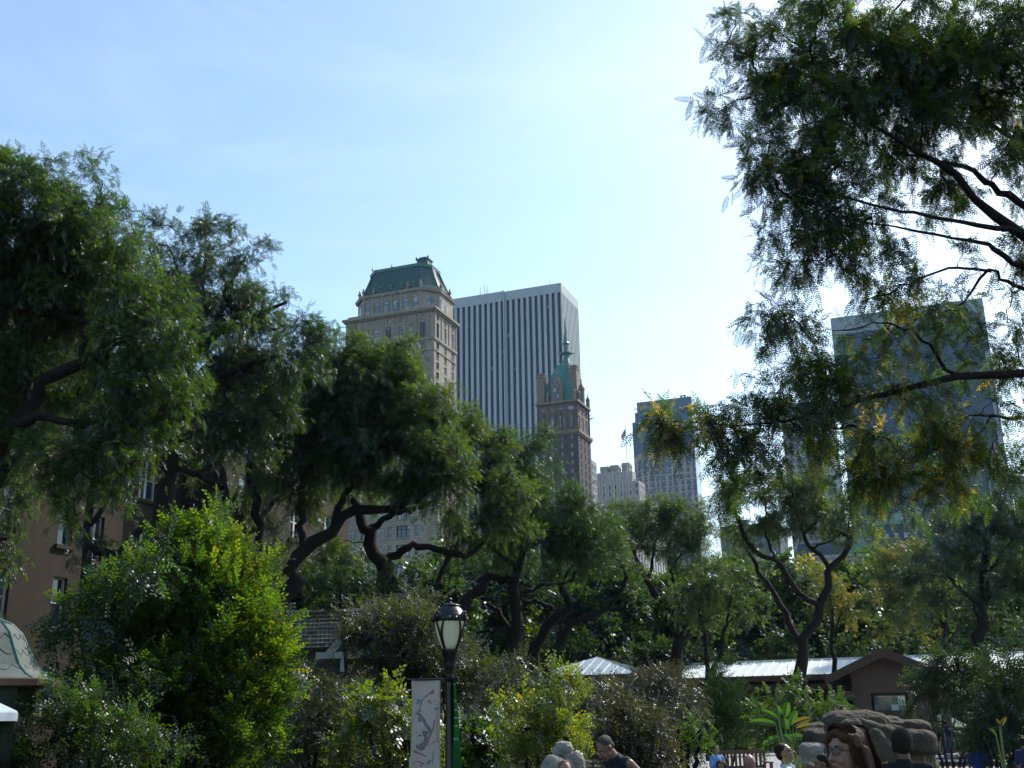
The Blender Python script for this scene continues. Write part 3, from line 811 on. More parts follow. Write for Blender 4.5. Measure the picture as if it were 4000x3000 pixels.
# ---- stone apartment house seen under the branches (corner with bay windows), and a white one further right
root, w, d, H = site('apartment_house', 'limestone apartment house with wide bay windows glimpsed through the trees', 1712, 1790, 190, 1330, 1800)
b = MB(); wins = []; bl = [(H - 1.5, H, [])]; z = H - 1.5
def apt(w_): 
    o = []; x = 1.0; k = 0
    while x + 3.4 < w_:
        ww = 2.6 if k % 2 == 0 else .95
        o.append((x, x + ww, 'triple' if k % 2 == 0 else 'sash')); x += ww + .85; k += 1
    return o
while z > 6: bl += [(z - 2.1, z, apt(w)), (z - 3.3, z - 2.1, [])]; z -= 3.3
facade(b, root, 'front', w, bl + [(0, z, [])], wins); facade(b, root, 'side', d, [(a, c_, cols(d, 5, .4, 'sash') if o_ else []) for a, c_, o_ in bl] + [(0, z, [])], wins)
block(b, w, d, 0, H, faces='lb'); b.build('stone_walls', lime, root)
put_windows(root, wins, [[w_frame, g_dark], [d_frame, g_dark], [w_frame, g_blind]], 100)

root, w, d, H = site('white_apartment_house', 'pale grey apartment house with ribbed side glimpsed low between trunks', 2475, 2060, 330, 2330, 2600)
b = MB(); wins = []; bl = [(H - 1.5, H, [])]; z = H - 1.5
while z > 12: bl += [(z - 2.0, z, cols(w, 6, .4, 'sash')), (z - 3.2, z - 2.0, [])]; z -= 3.2
facade(b, root, 'front', w, bl + [(0, z, [])], wins); facade(b, root, 'side', d, [(H - 1.5, H, []), (12, H - 1.5, cols(d, 12, .4, 'strip')), (0, 12, [])], wins)
block(b, w, d, 0, H, faces='lb'); b.build('stone_walls', limeclean, root); put_windows(root, wins, [[w_frame, g_dark], [w_frame, g_blind]], 90)

# ---- flag poles
def flagpole(px, ptop, pbase, D, fl, label, flip=1):
    base = at(px, pbase, D); top = at(px, ptop, D)
    r0 = empty('flag_pole', (base.x, base.y, base.z), 0, label, 'flagpole')
    h = top.z - base.z
    m = MB(); m.tube([(0, 0, 0), (0, 0, h)], [.22, .1], 8); m.lathe([(.02, h), (.22, h + .1), (.22, h + .35), (.02, h + .5)], 8); m.build('pole', mat('white_pole', (.6, .6, .6), .4), r0)
    # drooping flag: rows of stripes and canton as mesh cells
    nx_, nz_ = 14, 13; L, Hh = fl
    fm = MB()
    def P(i, j):
        u = i / nx_; v = j / nz_
        return (flip * u * L * .42 * (1 - .35 * v), .35 * math.sin(u * 9 + v * 2) * u, h - .4 - v * Hh * (1 - .3 * u) - u * L * .72 - .12 * math.sin(u * 7))
    for i in range(nx_):
        for j in range(nz_):
            mi = 2 if (i < 6 and j < 7) else (0 if j % 2 == 0 else 1)
            fm.quad(P(i, j), P(i + 1, j), P(i + 1, j + 1), P(i, j + 1), mi)
    for (i, j) in [(a_, b_) for a_ in range(0, 6) for b_ in range(0, 7) if (a_ + b_) % 2 == 0]:
        p0 = Vector(P(i + .3, j + .3)); p1 = Vector(P(i + .7, j + .7)); y = -.03
        fm.quad((p0.x, p0.y + y, p0.z), (p1.x, p0.y + y, p0.z), (p1.x, p1.y + y, p1.z), (p0.x, p1.y + y, p1.z), 1)
    fm.build('flag', [mat('flag_red', (.35, .04, .05), .8), mat('flag_white', (.6, .6, .6), .8), mat('flag_blue', (.03, .05, .2), .8)], r0)
flagpole(2452, 1668, 1850, 560, (6.4, 3.8), 'tall flagpole with a limp striped flag, above the pale stepped tower', -1)
flagpole(3885, 1782, 2020, 300, (3.0, 1.8), 'thin flagpole with a small flag, in front of the huge dark slab', -1)
# ------------------------------------------------------------------ trees and shrubs
def ramp_leaf(name, stops, trans=.48, gloss=.05, grough=.42, tcol=(1.9, 2.0, .42)):
    m, nt, out = new_mat(name)
    at_ = nt.nodes.new('ShaderNodeAttribute'); at_.attribute_name = 'tone'
    cr = nt.nodes.new('ShaderNodeValToRGB'); el = cr.color_ramp.elements
    el[0].position = stops[0][0]; el[0].color = (*stops[0][1], 1)
    el[1].position = stops[-1][0]; el[1].color = (*stops[-1][1], 1)
    for p, c in stops[1:-1]: e = el.new(p); e.color = (*c, 1)
    nt.links.new(at_.outputs['Fac'], cr.inputs[0])
    d = nt.nodes.new('ShaderNodeBsdfDiffuse'); t = nt.nodes.new('ShaderNodeBsdfTranslucent'); g = nd(nt, 'ShaderNodeBsdfGlossy', Roughness=grough)
    g.inputs['Color'].default_value = (.9, .95, 1, 1)
    dk = nt.nodes.new('ShaderNodeMix'); dk.data_type = 'RGBA'; dk.blend_type = 'MULTIPLY'; dk.inputs[0].default_value = 1; dk.inputs[7].default_value = (.36, .36, .36, 1)
    nt.links.new(cr.outputs[0], dk.inputs[6]); nt.links.new(dk.outputs[2], d.inputs[0])
    mx = nt.nodes.new('ShaderNodeMix'); mx.data_type = 'RGBA'; mx.blend_type = 'MULTIPLY'; mx.inputs[0].default_value = 1; mx.clamp_result = False
    mx.inputs[7].default_value = (*tcol, 1); nt.links.new(cr.outputs[0], mx.inputs[6]); nt.links.new(mx.outputs[2], t.inputs[0])
    m1 = nt.nodes.new('ShaderNodeMixShader'); m1.inputs[0].default_value = trans
    nt.links.new(d.outputs[0], m1.inputs[1]); nt.links.new(t.outputs[0], m1.inputs[2])
    m2 = nt.nodes.new('ShaderNodeMixShader'); m2.inputs[0].default_value = gloss
    nt.links.new(m1.outputs[0], m2.inputs[1]); nt.links.new(g.outputs[0], m2.inputs[2])
    nt.links.new(m2.outputs[0], out.inputs['Surface'])
    return m


LM = {
 'locust': ramp_leaf('locust_leaf', [(0, (.022, .045, .018)), (.5, (.04, .085, .025)), (.86, (.07, .12, .03)), (.95, (.16, .15, .03)), (1, (.30, .20, .03))]),
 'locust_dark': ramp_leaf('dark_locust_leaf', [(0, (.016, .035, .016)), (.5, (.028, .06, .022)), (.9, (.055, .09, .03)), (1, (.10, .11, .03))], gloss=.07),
 'locust_far': ramp_leaf('locust_leaf_soft', [(0, (.03, .055, .025)), (.5, (.055, .095, .03)), (.85, (.09, .13, .035)), (1, (.2, .17, .03))]),
 'near': ramp_leaf('near_locust_leaf', [(0, (.018, .04, .018)), (.55, (.035, .07, .025)), (.80, (.075, .125, .022)), (.92, (.20, .19, .02)), (1, (.40, .27, .03))], trans=.5),
 'gold': ramp_leaf('turning_leaf', [(0, (.05, .08, .02)), (.35, (.10, .12, .025)), (.6, (.22, .17, .025)), (1, (.42, .24, .03))]),
 'hornbeam': ramp_leaf('hornbeam_leaf', [(0, (.03, .07, .015)), (.5, (.06, .12, .018)), (.85, (.12, .17, .02)), (1, (.21, .21, .025))], trans=.52, gloss=.035),
 'broad': ramp_leaf('broad_leaf', [(0, (.025, .055, .015)), (.6, (.05, .10, .02)), (1, (.10, .15, .03))], trans=.48, gloss=.045, grough=.42),
 'speckle': ramp_leaf('silvery_leaf', [(0, (.035, .045, .03)), (.6, (.07, .085, .045)), (.9, (.11, .11, .06)), (1, (.22, .16, .10))], trans=.32, gloss=.08, grough=.45),
 'bronze': ramp_leaf('bronze_leaf', [(0, (.035, .035, .02)), (.6, (.065, .065, .035)), (.9, (.12, .11, .06)), (1, (.25, .16, .13))], trans=.32, gloss=.08, grough=.42),
 'yellow': ramp_leaf('yellow_green_leaf', [(0, (.06, .10, .015)), (.6, (.13, .17, .02)), (.93, (.22, .22, .03)), (1, (.5, .25, .03))], trans=.5, gloss=.08),
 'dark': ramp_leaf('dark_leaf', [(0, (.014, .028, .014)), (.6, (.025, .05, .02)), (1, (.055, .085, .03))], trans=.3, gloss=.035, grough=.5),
}
bark = mat('bark', (.016, .013, .011), .9, (.007, .006, .005), 6, .9, bump=.8, bscale=25, stretch=(1, 1, .3))
bark_thin = mat('twig_bark', (.018, .014, .011), .9, (.010, .008, .007), 8, .8)


def unit(a): return a / np.maximum(np.linalg.norm(a, axis=-1, keepdims=True), 1e-9)


def batch_tubes(P, Rr, k):
    """P (M,n,3) centre lines, Rr (M,n) radii -> quads"""
    M, n, _ = P.shape
    T = np.empty_like(P); T[:, 1:-1] = P[:, 2:] - P[:, :-2]; T[:, 0] = P[:, 1] - P[:, 0]; T[:, -1] = P[:, -1] - P[:, -2]
    T = unit(T); ref = np.array([.31, .92, .21]); A = unit(np.cross(T, ref)); B = np.cross(T, A)
    an = 2 * np.pi * np.arange(k) / k
    V = P[:, :, None, :] + Rr[:, :, None, None] * (A[:, :, None, :] * np.cos(an)[None, None, :, None] + B[:, :, None, :] * np.sin(an)[None, None, :, None])
    idx = np.arange(M * n * k).reshape(M, n, k); nx = np.roll(idx, -1, axis=2)
    Q = np.stack([idx[:, :-1], nx[:, :-1], nx[:, 1:], idx[:, 1:]], -1).reshape(-1, 4)
    return V.reshape(-1, 3), Q


def leaflet(c, d, s, L, Wd):
    """rhombic leaflet: base c, direction d, side s; slightly folded"""
    up = np.cross(d, s)
    return np.array([c, c + d * L * .45 + s * Wd * .5 + up * Wd * .12, c + d * L, c + d * L * .45 - s * Wd * .5 + up * Wd * .12])


def make_frond(pairs, L, ll, lw, rachis=True, droop=.25):
    q = []
    for i in range(pairs):
        t = (i + .7) / pairs; c = np.array([L * t, 0, -droop * L * t * t])
        sz = .55 + .9 * math.sin(math.pi * min(.97, .15 + t * .8))
        for s in (-1, 1):
            d = unit(np.array([.42, s * .9, -.12 + random.uniform(-.35, .25)])); sd = unit(np.cross(d, np.array([random.uniform(-.6, .6), random.uniform(-.6, .6), 1.0])))
            q.append(leaflet(c, d, sd, ll * sz, lw * (.7 + .3 * sz)))
    c = np.array([L, 0, -droop * L]); q.append(leaflet(c, unit(np.array([1, 0, -.3])), np.array([0, 1., 0]), ll, lw))
    if rachis:
        q.append(np.array([[0, -.0025, 0], [L * .5, -.002, -droop * L * .25], [L * .5, .002, -droop * L * .25], [0, .0025, 0]]))
        q.append(np.array([[L * .5, -.002, -droop * L * .25], [L, -.001, -droop * L], [L, .001, -droop * L], [L * .5, .002, -droop * L * .25]]))
    return np.array(q)


def make_spray(n, L, ll, lw, spread=.9, up=.0):
    q = []
    for i in range(n):
        t = (i + .5) / n; s = 1 if i % 2 else -1; c = np.array([L * t, 0, 0])
        a = random.uniform(-.5, .5)
        d = unit(np.array([.75, s * spread * math.cos(a), up + math.sin(a) * .5])); sd = unit(np.cross(d, np.array([0, .2 * s, 1.0])))
        q.append(leaflet(c, d, sd, ll * random.uniform(.7, 1.1), lw))
    return np.array(q)


TPL = {
 'fine': make_frond(8, .23, .042, .016),
 'mid': make_frond(6, .21, .050, .022, rachis=False),
 'coarse': make_frond(3, .24, .085, .036, rachis=False),
 'spray7': make_spray(9, .30, .075, .040),
 'spray5': make_spray(7, .22, .05, .032),
 'spray12': make_spray(6, .30, .12, .065),
 'big': make_spray(5, .34, .19, .11),
 'farspray': make_spray(5, .42, .19, .12),
}


def place_template(tp, pos, dirs, scale, roll=.5):
    n = len(pos)
    up = np.tile(np.array([0, 0, 1.0]), (n, 1)) + rng.normal(0, roll, (n, 3))
    X = unit(dirs); Y = unit(np.cross(up, X)); Z = np.cross(X, Y)
    Fm = np.stack([X, Y, Z], 1)                                      # rows are axes
    T = tp.reshape(-1, 3)
    V = np.einsum('vi,nij->nvj', T, Fm) * scale[:, None, None] + pos[:, None, :]
    return V


SUNV = np.array([math.sin(SUN_AZ) * math.cos(SUN_EL), math.cos(SUN_AZ) * math.cos(SUN_EL), math.sin(SUN_EL)])


def smooth_path(pts, rad, n):
    """Catmull-Rom through the points, resampled to n"""
    P = np.array(pts, float); r = np.array(rad, float)
    E = np.vstack([2 * P[0] - P[1], P, 2 * P[-1] - P[-2]])
    out, ro = [], []
    for u in np.linspace(0, len(P) - 1, n):
        i = min(int(u), len(P) - 2); t = u - i
        a, b_, c, d = E[i], E[i + 1], E[i + 2], E[i + 3]
        out.append(.5 * ((2 * b_) + (-a + c) * t + (2 * a - 5 * b_ + 4 * c - d) * t * t + (-a + 3 * b_ - 3 * c + d) * t ** 3))
        ro.append(r[i] * (1 - t) + r[i + 1] * t)
    return np.array(out), np.array(ro)


def grow(name, label, cat, Y, limbs, lobes, leaf, tpl, dens=1.0, clump=.45, fronds=26, size=1.0, hang=.35, twigr=.008, group=None, base=None,
         tone=(0, 1), vary=.35, seed=None, jag=.05, crown_name='crown', twigs=True, upward=0.0, tlen=.55):
    """limbs: [[(px, py, dy, radius)...]...]  lobes: [(px, py, rx, ry, dy[, rz])] in photograph measure, dy in metres from Y"""
    if seed is not None: rng_ = np.random.default_rng(seed)
    else: rng_ = rng
    nodes, nrad, TV, TQ, nv = [], [], [], [], 0
    Pn, Rn = [], []
    for lb in limbs:
        pts = [tuple(at(p[0], p[1], Y + p[2])) for p in lb]
        if not Pn or min(np.linalg.norm(np.concatenate(Pn) - np.array(pts[0]), axis=1)) > .7:
            if 0 < pts[0][2] and cat == 'tree' and not lb[0][0] > 4000:
                pts = [(pts[0][0] + .15, pts[0][1] + .1, -.3)] + pts; lb = [(0, 0, 0, lb[0][3] * 1.25)] + lb
        P_, R_ = smooth_path(pts, [p[3] for p in lb], 16)
        amp = R_[:, None] * .35 + .012
        P_[1:-1] += (rng_.normal(0, 1, (14, 3)) * amp[1:-1])
        Pn.append(P_); Rn.append(R_ * (1 + rng_.normal(0, .07, 16)))
        nodes += list(P_[2:]); nrad += list(R_[2:])
    root_pt = (base if base is not None else (at(*limbs[0][0][:2], Y + limbs[0][0][2]) if limbs else at(lobes[0][0], lobes[0][1], Y)))
    rx, ry = float(root_pt[0]), float(root_pt[1])
    root = empty(name, (rx, ry, 0), 0, label, cat, group)
    org = np.array([rx, ry, 0.0])
    if Pn:
        V, Q = batch_tubes(np.array(Pn) - org, np.array(Rn), 9); TV.append(V); TQ.append(Q + nv); nv += len(V)
    # clumps
    C, CR, CO, CT = [], [], [], []
    for lo in lobes:
        px, py, ax, ay, dy = lo[:5]
        c = np.array(at(px, py, Y + dy)); mp = (Y + dy) / F * 1.05
        a = np.array([ax * mp, (lo[5] if len(lo) > 5 else (ax + ay) / 2 * mp), ay * mp])
        vol = 4.19 * a[0] * a[1] * a[2]
        n = max(5 if tpl == 'fine' else 3, int(dens * vol / (clump ** 3 * 4.19) * .75))
        d = unit(rng_.normal(0, 1, (n, 3))) * (rng_.random((n, 1)) ** (1 / 2.4)) * (1 + rng_.normal(0, .08, (n, 1)))
        cc = c + d * a; ok = cc[:, 2] > .3
        C.append(cc[ok]); CO.append((d * a)[ok]); CR.append(np.full(ok.sum(), clump)); CT.append(np.full(ok.sum(), lo[6] if len(lo) > 6 else 0.0))
    C = np.vstack(C); CO = np.vstack(CO); CT = np.concatenate(CT); n = len(C)
    # branches from the skeleton to every clump
    if not nodes: nodes = [np.array([rx, ry, .2])]; nrad = [.05]
    NA = np.array(nodes); NR = np.array(nrad)
    dist = np.linalg.norm(C[:, None] - NA[None], axis=2).min(1); order = np.argsort(dist)
    PL, RL, PAR = [], [], []
    NL = np.full(len(NA), -1)
    for k, i in enumerate(order):
        c = C[i]; dd = np.linalg.norm(NA - c, axis=1) + 0.25 * np.maximum(0, NA[:, 2] - c[2])
        j = int(dd.argmin()); s = NA[j]; L = np.linalg.norm(c - s)
        t = np.linspace(0, 1, 7)[:, None]
        mid = (s + c) / 2 + np.array([0, 0, .12 * L]) + rng_.normal(0, .10 * L, 3)
        P_ = (1 - t) ** 2 * s + 2 * t * (1 - t) * mid + t * t * c
        P_[1:-1] += rng_.normal(0, jag * min(1, L), (5, 3))
        PL.append(P_); PAR.append((NL[j], NR[j]))
        NA = np.vstack([NA, P_[2:]]); NR = np.concatenate([NR, np.full(5, 9.0)]); NL = np.concatenate([NL, np.full(5, k)])
    cnt = np.ones(len(PL))
    for k in range(len(PL) - 1, -1, -1):
        if PAR[k][0] >= 0: cnt[PAR[k][0]] += cnt[k]
    for k in range(len(PL)):
        r0 = min(twigr * cnt[k] ** .5 * 1.15, PAR[k][1] * .85, .14)
        RL.append(np.linspace(r0, max(twigr * .7, r0 * (.55 if cnt[k] > 1 else .4)), 7))
    V, Q = batch_tubes(np.array(PL) - org, np.array(RL), 5); TV.append(V); TQ.append(Q + nv); nv += len(V)
    # twigs and leaves
    if tpl in ('mid', 'coarse'): size, fronds, hang = size * .72, fronds * 1.55, hang * .7
    Tn = max(2, int(round(fronds * FD / 5)))
    out = unit(unit(CO) * .7 + rng_.normal(0, .1, CO.shape))
    TD = unit(out[:, None] * .65 + rng_.normal(0, .75, (n, Tn, 3)) + np.array([0, 0, upward]))
    TS = C[:, None] + rng_.normal(0, .13 * clump / .45, (n, Tn, 3))
    TL = tlen * clump / .45 * rng_.uniform(.6, 1.25, (n, Tn, 1))
    m = n * Tn
    TS, TD, TL = TS.reshape(m, 3), TD.reshape(m, 3), TL.reshape(m, 1)
    tt = np.linspace(0, 1, 4)
    TP = TS[:, None] + TD[:, None] * TL[:, None] * tt[None, :, None] + np.array([0, 0, -1.0]) * (hang * TL[:, None] * (tt ** 2)[None, :, None])
    if twigs:
        V, Q = batch_tubes(TP - org, np.tile(np.linspace(twigr * .6, twigr * .3, 4), (m, 1)), 3); TV.append(V); TQ.append(Q + nv)
    np_mesh('trunk' if cat == 'tree' else 'stems', np.vstack(TV), np.vstack(TQ), bark if cat == 'tree' else bark_thin, root, smooth=True)
    per = 5; K = m * per
    u = rng_.uniform(.12, 1.05, (m, per, 1))
    pos = TS[:, None] + TD[:, None] * TL[:, None] * u + np.array([0, 0, -1.0]) * hang * TL[:, None] * u ** 2
    dr = TD[:, None] * .6 + np.array([0, 0, -1.0]) * hang * 1.6 * u + rng_.normal(0, .55, (m, per, 3)) + np.array([0, 0, upward * .6])
    sc = size * rng_.uniform(.7, 1.25, K)
    tp = TPL[tpl]
    LV = place_template(tp, (pos - org).reshape(K, 3), dr.reshape(K, 3), sc)
    nq = len(tp); Lq = np.arange(K * nq * 4).reshape(-1, 4)
    cv = np.repeat(rng_.random(n), Tn * per); fv = rng_.random(K)
    tn = tone[0] + (tone[1] - tone[0]) * np.clip(cv * vary + fv * (1 - vary), 0, 1)
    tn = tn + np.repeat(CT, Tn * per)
    tn = np.repeat(tn, nq) + rng_.normal(0, .04, K * nq)
    np_mesh(crown_name, LV, Lq, LM[leaf], root, var=np.clip(tn, 0, 1))
    return root, K * nq
QT = 0
def T(*a, **k):
    global QT
    r_, n = grow(*a, **k); QT += n
    return r_

# ---- the nearby branch canopy hanging in from the right (its trunk stands just outside the picture)
T('honey_locust', 'near honey locust whose branches with yellowing fronds hang in from the right', 'tree', 13, [
 [(5350, 3900, 1.0, 0.2080), (5300, 2800, 1.0, 0.1760), (5150, 1900, .8, 0.1440), (4700, 1350, .4, 0.1120), (4300, 1080, .1, 0.0880), (4000, 911, 0, 0.0720), (3866, 827, 0, 0.0600), (3765, 717, -.1, 0.0480), (3672, 633, -.2, 0.0440), (3570, 591, -.3, 0.0320), (3444, 506, -.4, 0.0240), (3275, 405, -.6, 0.0144)],
 [(4300, 1080, .1, 0.0640), (4000, 800, .2, 0.0480), (3866, 720, .3, 0.0400), (3765, 650, .3, 0.0320), (3672, 633, 0, 0.0280)],
 [(4500, 900, .5, 0.0720), (4200, 600, .8, 0.0560), (4000, 540, .8, 0.0400), (3942, 532, .8, 0.0320), (3849, 456, .8, 0.0280), (3722, 354, .7, 0.0224), (3613, 169, .6, 0.0160), (3528, 68, .5, 0.0120)],
 [(4500, 1250, .2, 0.0640), (4200, 1130, 0, 0.0480), (4000, 1055, -.1, 0.0360), (3908, 987, -.2, 0.0320), (3824, 937, -.3, 0.0240), (3680, 928, -.4, 0.0176), (3495, 886, -.5, 0.0144), (3334, 861, -.6, 0.0080)],
 [(5150, 1900, .8, 0.1040), (4600, 1560, .3, 0.0800), (4200, 1462, 0, 0.0600), (4000, 1462, -.1, 0.0560), (3732, 1462, -.2, 0.0480), (3536, 1525, -.4, 0.0336), (3364, 1564, -.5, 0.0280), (3262, 1595, -.6, 0.0240), (3066, 1640, -.8, 0.0144), (2800, 1665, -1.0, 0.0080), (2520, 1640, -1.2, 0.0040)],
 [(4400, 1660, .5, 0.0400), (4000, 1642, .3, 0.0240), (3881, 1619, .3, 0.0176), (3779, 1627, .2, 0.0112), (3640, 1700, .2, 0.0080)],
 [(3881, 1619, .3, 0.0144), (3800, 1720, .3, 0.0112), (3692, 1752, .4, 0.0096), (3560, 1790, .4, 0.0064)],
 [(4300, 1080, .1, 0.0400), (4060, 1130, .2, 0.0320), (3930, 1100, .2, 0.0240), (3870, 1060, .1, 0.0200), (3760, 1180, 0, 0.0128), (3640, 1250, 0, 0.0080)],
 [(3870, 1060, .1, 0.0200), (3700, 1050, -.2, 0.0160), (3520, 1120, -.4, 0.0112), (3380, 1180, -.6, 0.0080)],
 [(4000, 911, 0, 0.0400), (3700, 860, -.5, 0.0240), (3400, 800, -.9, 0.0160), (3150, 720, -1.1, 0.0096)],
 [(3732, 1462, -.2, 0.0240), (3600, 1330, -.4, 0.0160), (3480, 1270, -.5, 0.0112), (3280, 1290, -.7, 0.0064)],
], [
 (3350, 150, 420, 230, 0, 1.2), (3150, 420, 260, 200, -.3, .8), (2890, 110, 150, 110, -.3, .5), (3500, 420, 330, 260, .2, 1.0), (3850, 180, 330, 260, .3, 1.2), (2880, 400, 170, 85, -.6, .3),
 (3030, 720, 170, 80, -.8, .35), (3250, 700, 220, 170, -.5, .7), (3020, 860, 150, 100, -.8, .4), (3350, 900, 260, 150, -.4, .7), (3850, 700, 180, 120, .3, .5),
 (3650, 1120, 260, 130, 0, .6), (3130, 1230, 150, 80, -.7, .4), (3480, 1310, 190, 80, -.3, .6, .1), (3750, 1380, 170, 90, 0, .5), (3300, 1400, 190, 110, -.5, .5),
 (3000, 1560, 150, 100, -.8, .4), (3180, 1560, 200, 130, -.6, .5), (3480, 1620, 260, 120, -.3, .6, .13), (3750, 1640, 190, 100, 0, .5, .13), (2850, 1700, 120, 110, -1, .35, .13), (2700, 1650, 110, 35, -1.1, .2, .15), (2580, 1660, 50, 16, -1.15, .08, .2), (2820, 1650, 100, 60, -1, .3), (2880, 1820, 100, 80, -1, .3),
 (3400, 1760, 160, 130, -.2, .5, .13), (3620, 1800, 240, 120, .1, .6, .13), (3850, 1780, 140, 90, .2, .4), (3420, 1900, 110, 70, 0, .3, .13), (3050, 1690, 90, 110, -.8, .3, .13), (3230, 1680, 90, 100, -.6, .3, .13), (3960, 1250, 70, 120, .3, .3), (3980, 1450, 60, 120, .3, .3), (3960, 950, 80, 90, .2, .3), (4200, 500, 250, 500, .6, 1.2), (4150, 1700, 160, 120, .3, .5), (3780, 1920, 200, 80, .3, .4, .13), (2960, 640, 120, 50, -.9, .25), (3900, 430, 130, 150, .5, .5), (3620, 700, 150, 110, .4, .6), (3600, 250, 250, 160, .4, .8), (3270, 1000, 150, 90, -.4, .5), (3130, 980, 170, 60, -.6, .3), (3180, 820, 160, 60, -.6, .4), (2960, 560, 110, 60, -.7, .3), (3060, 580, 150, 80, -.5, .5), (3190, 560, 160, 90, -.4, .6), (3020, 1230, 110, 50, -.8, .2), (3160, 1400, 120, 50, -.6, .3), (2960, 250, 110, 90, -.4, .5), (3100, 260, 150, 110, -.2, .6), (3560, 1900, 160, 90, .2, .5, .15), (3280, 1500, 160, 70, -.4, .4)],
 'near', 'fine', dens=.85, clump=.20, fronds=10.5, size=.88, hang=.55, twigr=.005, seed=5, jag=.04)

# ---- the row of old honey locusts on the left, nearest first
T('honey_locust', 'tallest honey locust filling the left edge of the picture', 'tree', 22, [
 [(-250, 3350, 0, .34), (-230, 2600, 0, .30), (-120, 2100, 0, .26), (20, 1800, 0, .22), (130, 1585, 0, .17), (217, 1476, 0, .14), (347, 1397, .3, .11), (427, 1317, .4, .08), (500, 1180, .6, .05)],
 [(-120, 2100, 0, .2), (-150, 1600, .4, .16), (0, 1230, .5, .12), (108, 1223, .3, .10), (253, 1238, .2, .07), (405, 1281, 0, .04)],
 [(108, 1223, .3, .09), (180, 1180, .3, .07), (253, 1136, .5, .05), (340, 1000, .7, .03)],
 [(325, 1400, .2, .07), (325, 1300, .2, .06), (318, 1180, .2, .045), (330, 900, .2, .03)],
 [(20, 1800, 0, .16), (60, 1660, -.3, .13), (136, 1627, -.5, .10), (298, 1654, -.7, .07), (407, 1708, -.9, .05), (500, 1740, -1, .03)],
 [(0, 1230, .5, .08), (60, 1000, .8, .06), (150, 800, 1, .03)], [(130, 1585, 0, .1), (90, 1400, .8, .07), (60, 1250, 1.3, .05)]],
 [(100, 760, 210, 130, .3, 1.6), (280, 880, 240, 150, .4, 1.6), (20, 950, 230, 200, .4, 1.6), (420, 1030, 200, 150, .3, 1.3), (150, 1150, 200, 120, .5, 1.2), (540, 1180, 140, 130, 0, 1.0), (620, 1330, 140, 110, 0, .9), (480, 1400, 160, 120, -.2, 1), (560, 1560, 150, 120, -.4, .9), (100, 1370, 140, 90, .2, .8), (420, 1620, 150, 120, -.7, .9), (350, 1850, 150, 130, -.9, .8), (250, 1740, 120, 80, -.8, .6), (480, 1800, 110, 110, -.7, .6), (-80, 1500, 150, 300, 0, 1.2), (40, 1750, 130, 100, .3, .8), (-150, 1000, 200, 300, .3, 1.5), (600, 1500, 130, 90, -.3, .7), (720, 1370, 70, 60, 0, .4), (300, 1950, 110, 90, -.9, .5), (120, 1600, 140, 120, 1.0, .7), (300, 1080, 180, 110, 1.2, 1.2), (350, 1250, 180, 100, 1.2, 1.0), (200, 1500, 150, 90, 1.4, .8), (30, 1300, 140, 120, 1.4, .9), (640, 1150, 110, 90, .6, .8), (660, 1450, 110, 100, .2, .7), (380, 700, 90, 40, .3, .8), (-20, 700, 160, 90, .3, 1.2), (330, 1480, 140, 100, .9, .7), (200, 1880, 90, 100, -.6, .5), (550, 1700, 90, 90, -.5, .6), (60, 1930, 90, 100, .4, .6), (10, 2180, 60, 150, .4, .6), (-40, 2350, 60, 120, .4, .5), (700, 1560, 90, 60, -.2, .6)],  # low left-edge lobes added to cover wall that lies in black shadow
 'locust', 'mid', dens=1.5, clump=.32, fronds=16, size=1.1, hang=.45, seed=1, tone=(0, .93))

T('honey_locust', 'tall airy honey locust second from the left, sky showing through its crown', 'tree', 29, [
 [(560, 3300, 0, .34), (580, 2600, 0, .30), (633, 2080, 0, .27), (669, 1771, 0, .24), (687, 1554, 0, .19), (760, 1400, .3, .15), (850, 1300, .5, .11), (980, 1250, .7, .07), (1120, 1180, .9, .04)],
 [(687, 1554, 0, .15), (800, 1490, -.3, .12), (960, 1430, -.5, .09), (1100, 1390, -.6, .05)],
 [(760, 1400, .3, .1), (800, 1250, .2, .08), (790, 1100, .1, .06), (820, 950, .1, .03)],
 [(660, 1830, 0, .10), (678, 1830, 0, .09), (796, 1862, -.2, .08), (868, 1907, -.3, .07)],
 [(630, 2110, 0, .16), (560, 2060, -.5, .12), (506, 2124, -.8, .11), (434, 2164, -1, .11), (362, 2133, -1.1, .10), (298, 2060, -1.2, .09), (244, 1988, -1.2, .08), (199, 1898, -1.2, .07), (180, 1800, -1.2, .05)],
 [(434, 2600, -1, .13), (430, 2350, -1, .13), (434, 2164, -1, .12)],
 [(850, 1300, .5, .08), (880, 1150, .8, .05), (960, 1000, 1, .03)]],
 [(820, 930, 150, 70, 0, 1.2), (640, 950, 100, 90, .3, .9), (970, 1000, 110, 100, .6, 1), (800, 1120, 190, 140, .3, 1.4), (1020, 1180, 160, 110, .6, 1.2), (1130, 1280, 110, 70, .6, .8), (920, 1330, 190, 120, 0, 1.2), (1080, 1420, 150, 100, -.2, 1), (760, 1420, 160, 130, .4, 1.2), (860, 1600, 170, 120, 0, 1.2), (1040, 1560, 120, 100, .2, 1), (720, 1700, 130, 130, 1, 1), (1180, 1260, 60, 30, .7, .4), (930, 1760, 130, 70, .2, .8), (650, 1250, 110, 130, 1.2, 1), (300, 2150, 100, 60, -1.1, .5), (520, 860, 90, 70, .4, .9), (960, 1500, 150, 110, 1, 1.1), (880, 1200, 150, 110, 1.2, 1.2), (1180, 1400, 110, 80, .6, .9), (1130, 1560, 90, 90, .6, .9), (620, 1600, 120, 130, 1.4, .9), (560, 1100, 110, 120, 1.2, 1), (1000, 1680, 120, 80, .8, .9), (820, 1740, 110, 60, .8, .8), (1240, 1330, 60, 50, .7, .5), (700, 1080, 130, 110, .8, 1.1)],
 'locust_dark', 'mid', dens=1.0, clump=.36, fronds=16, size=1.25, hang=.45, seed=2)

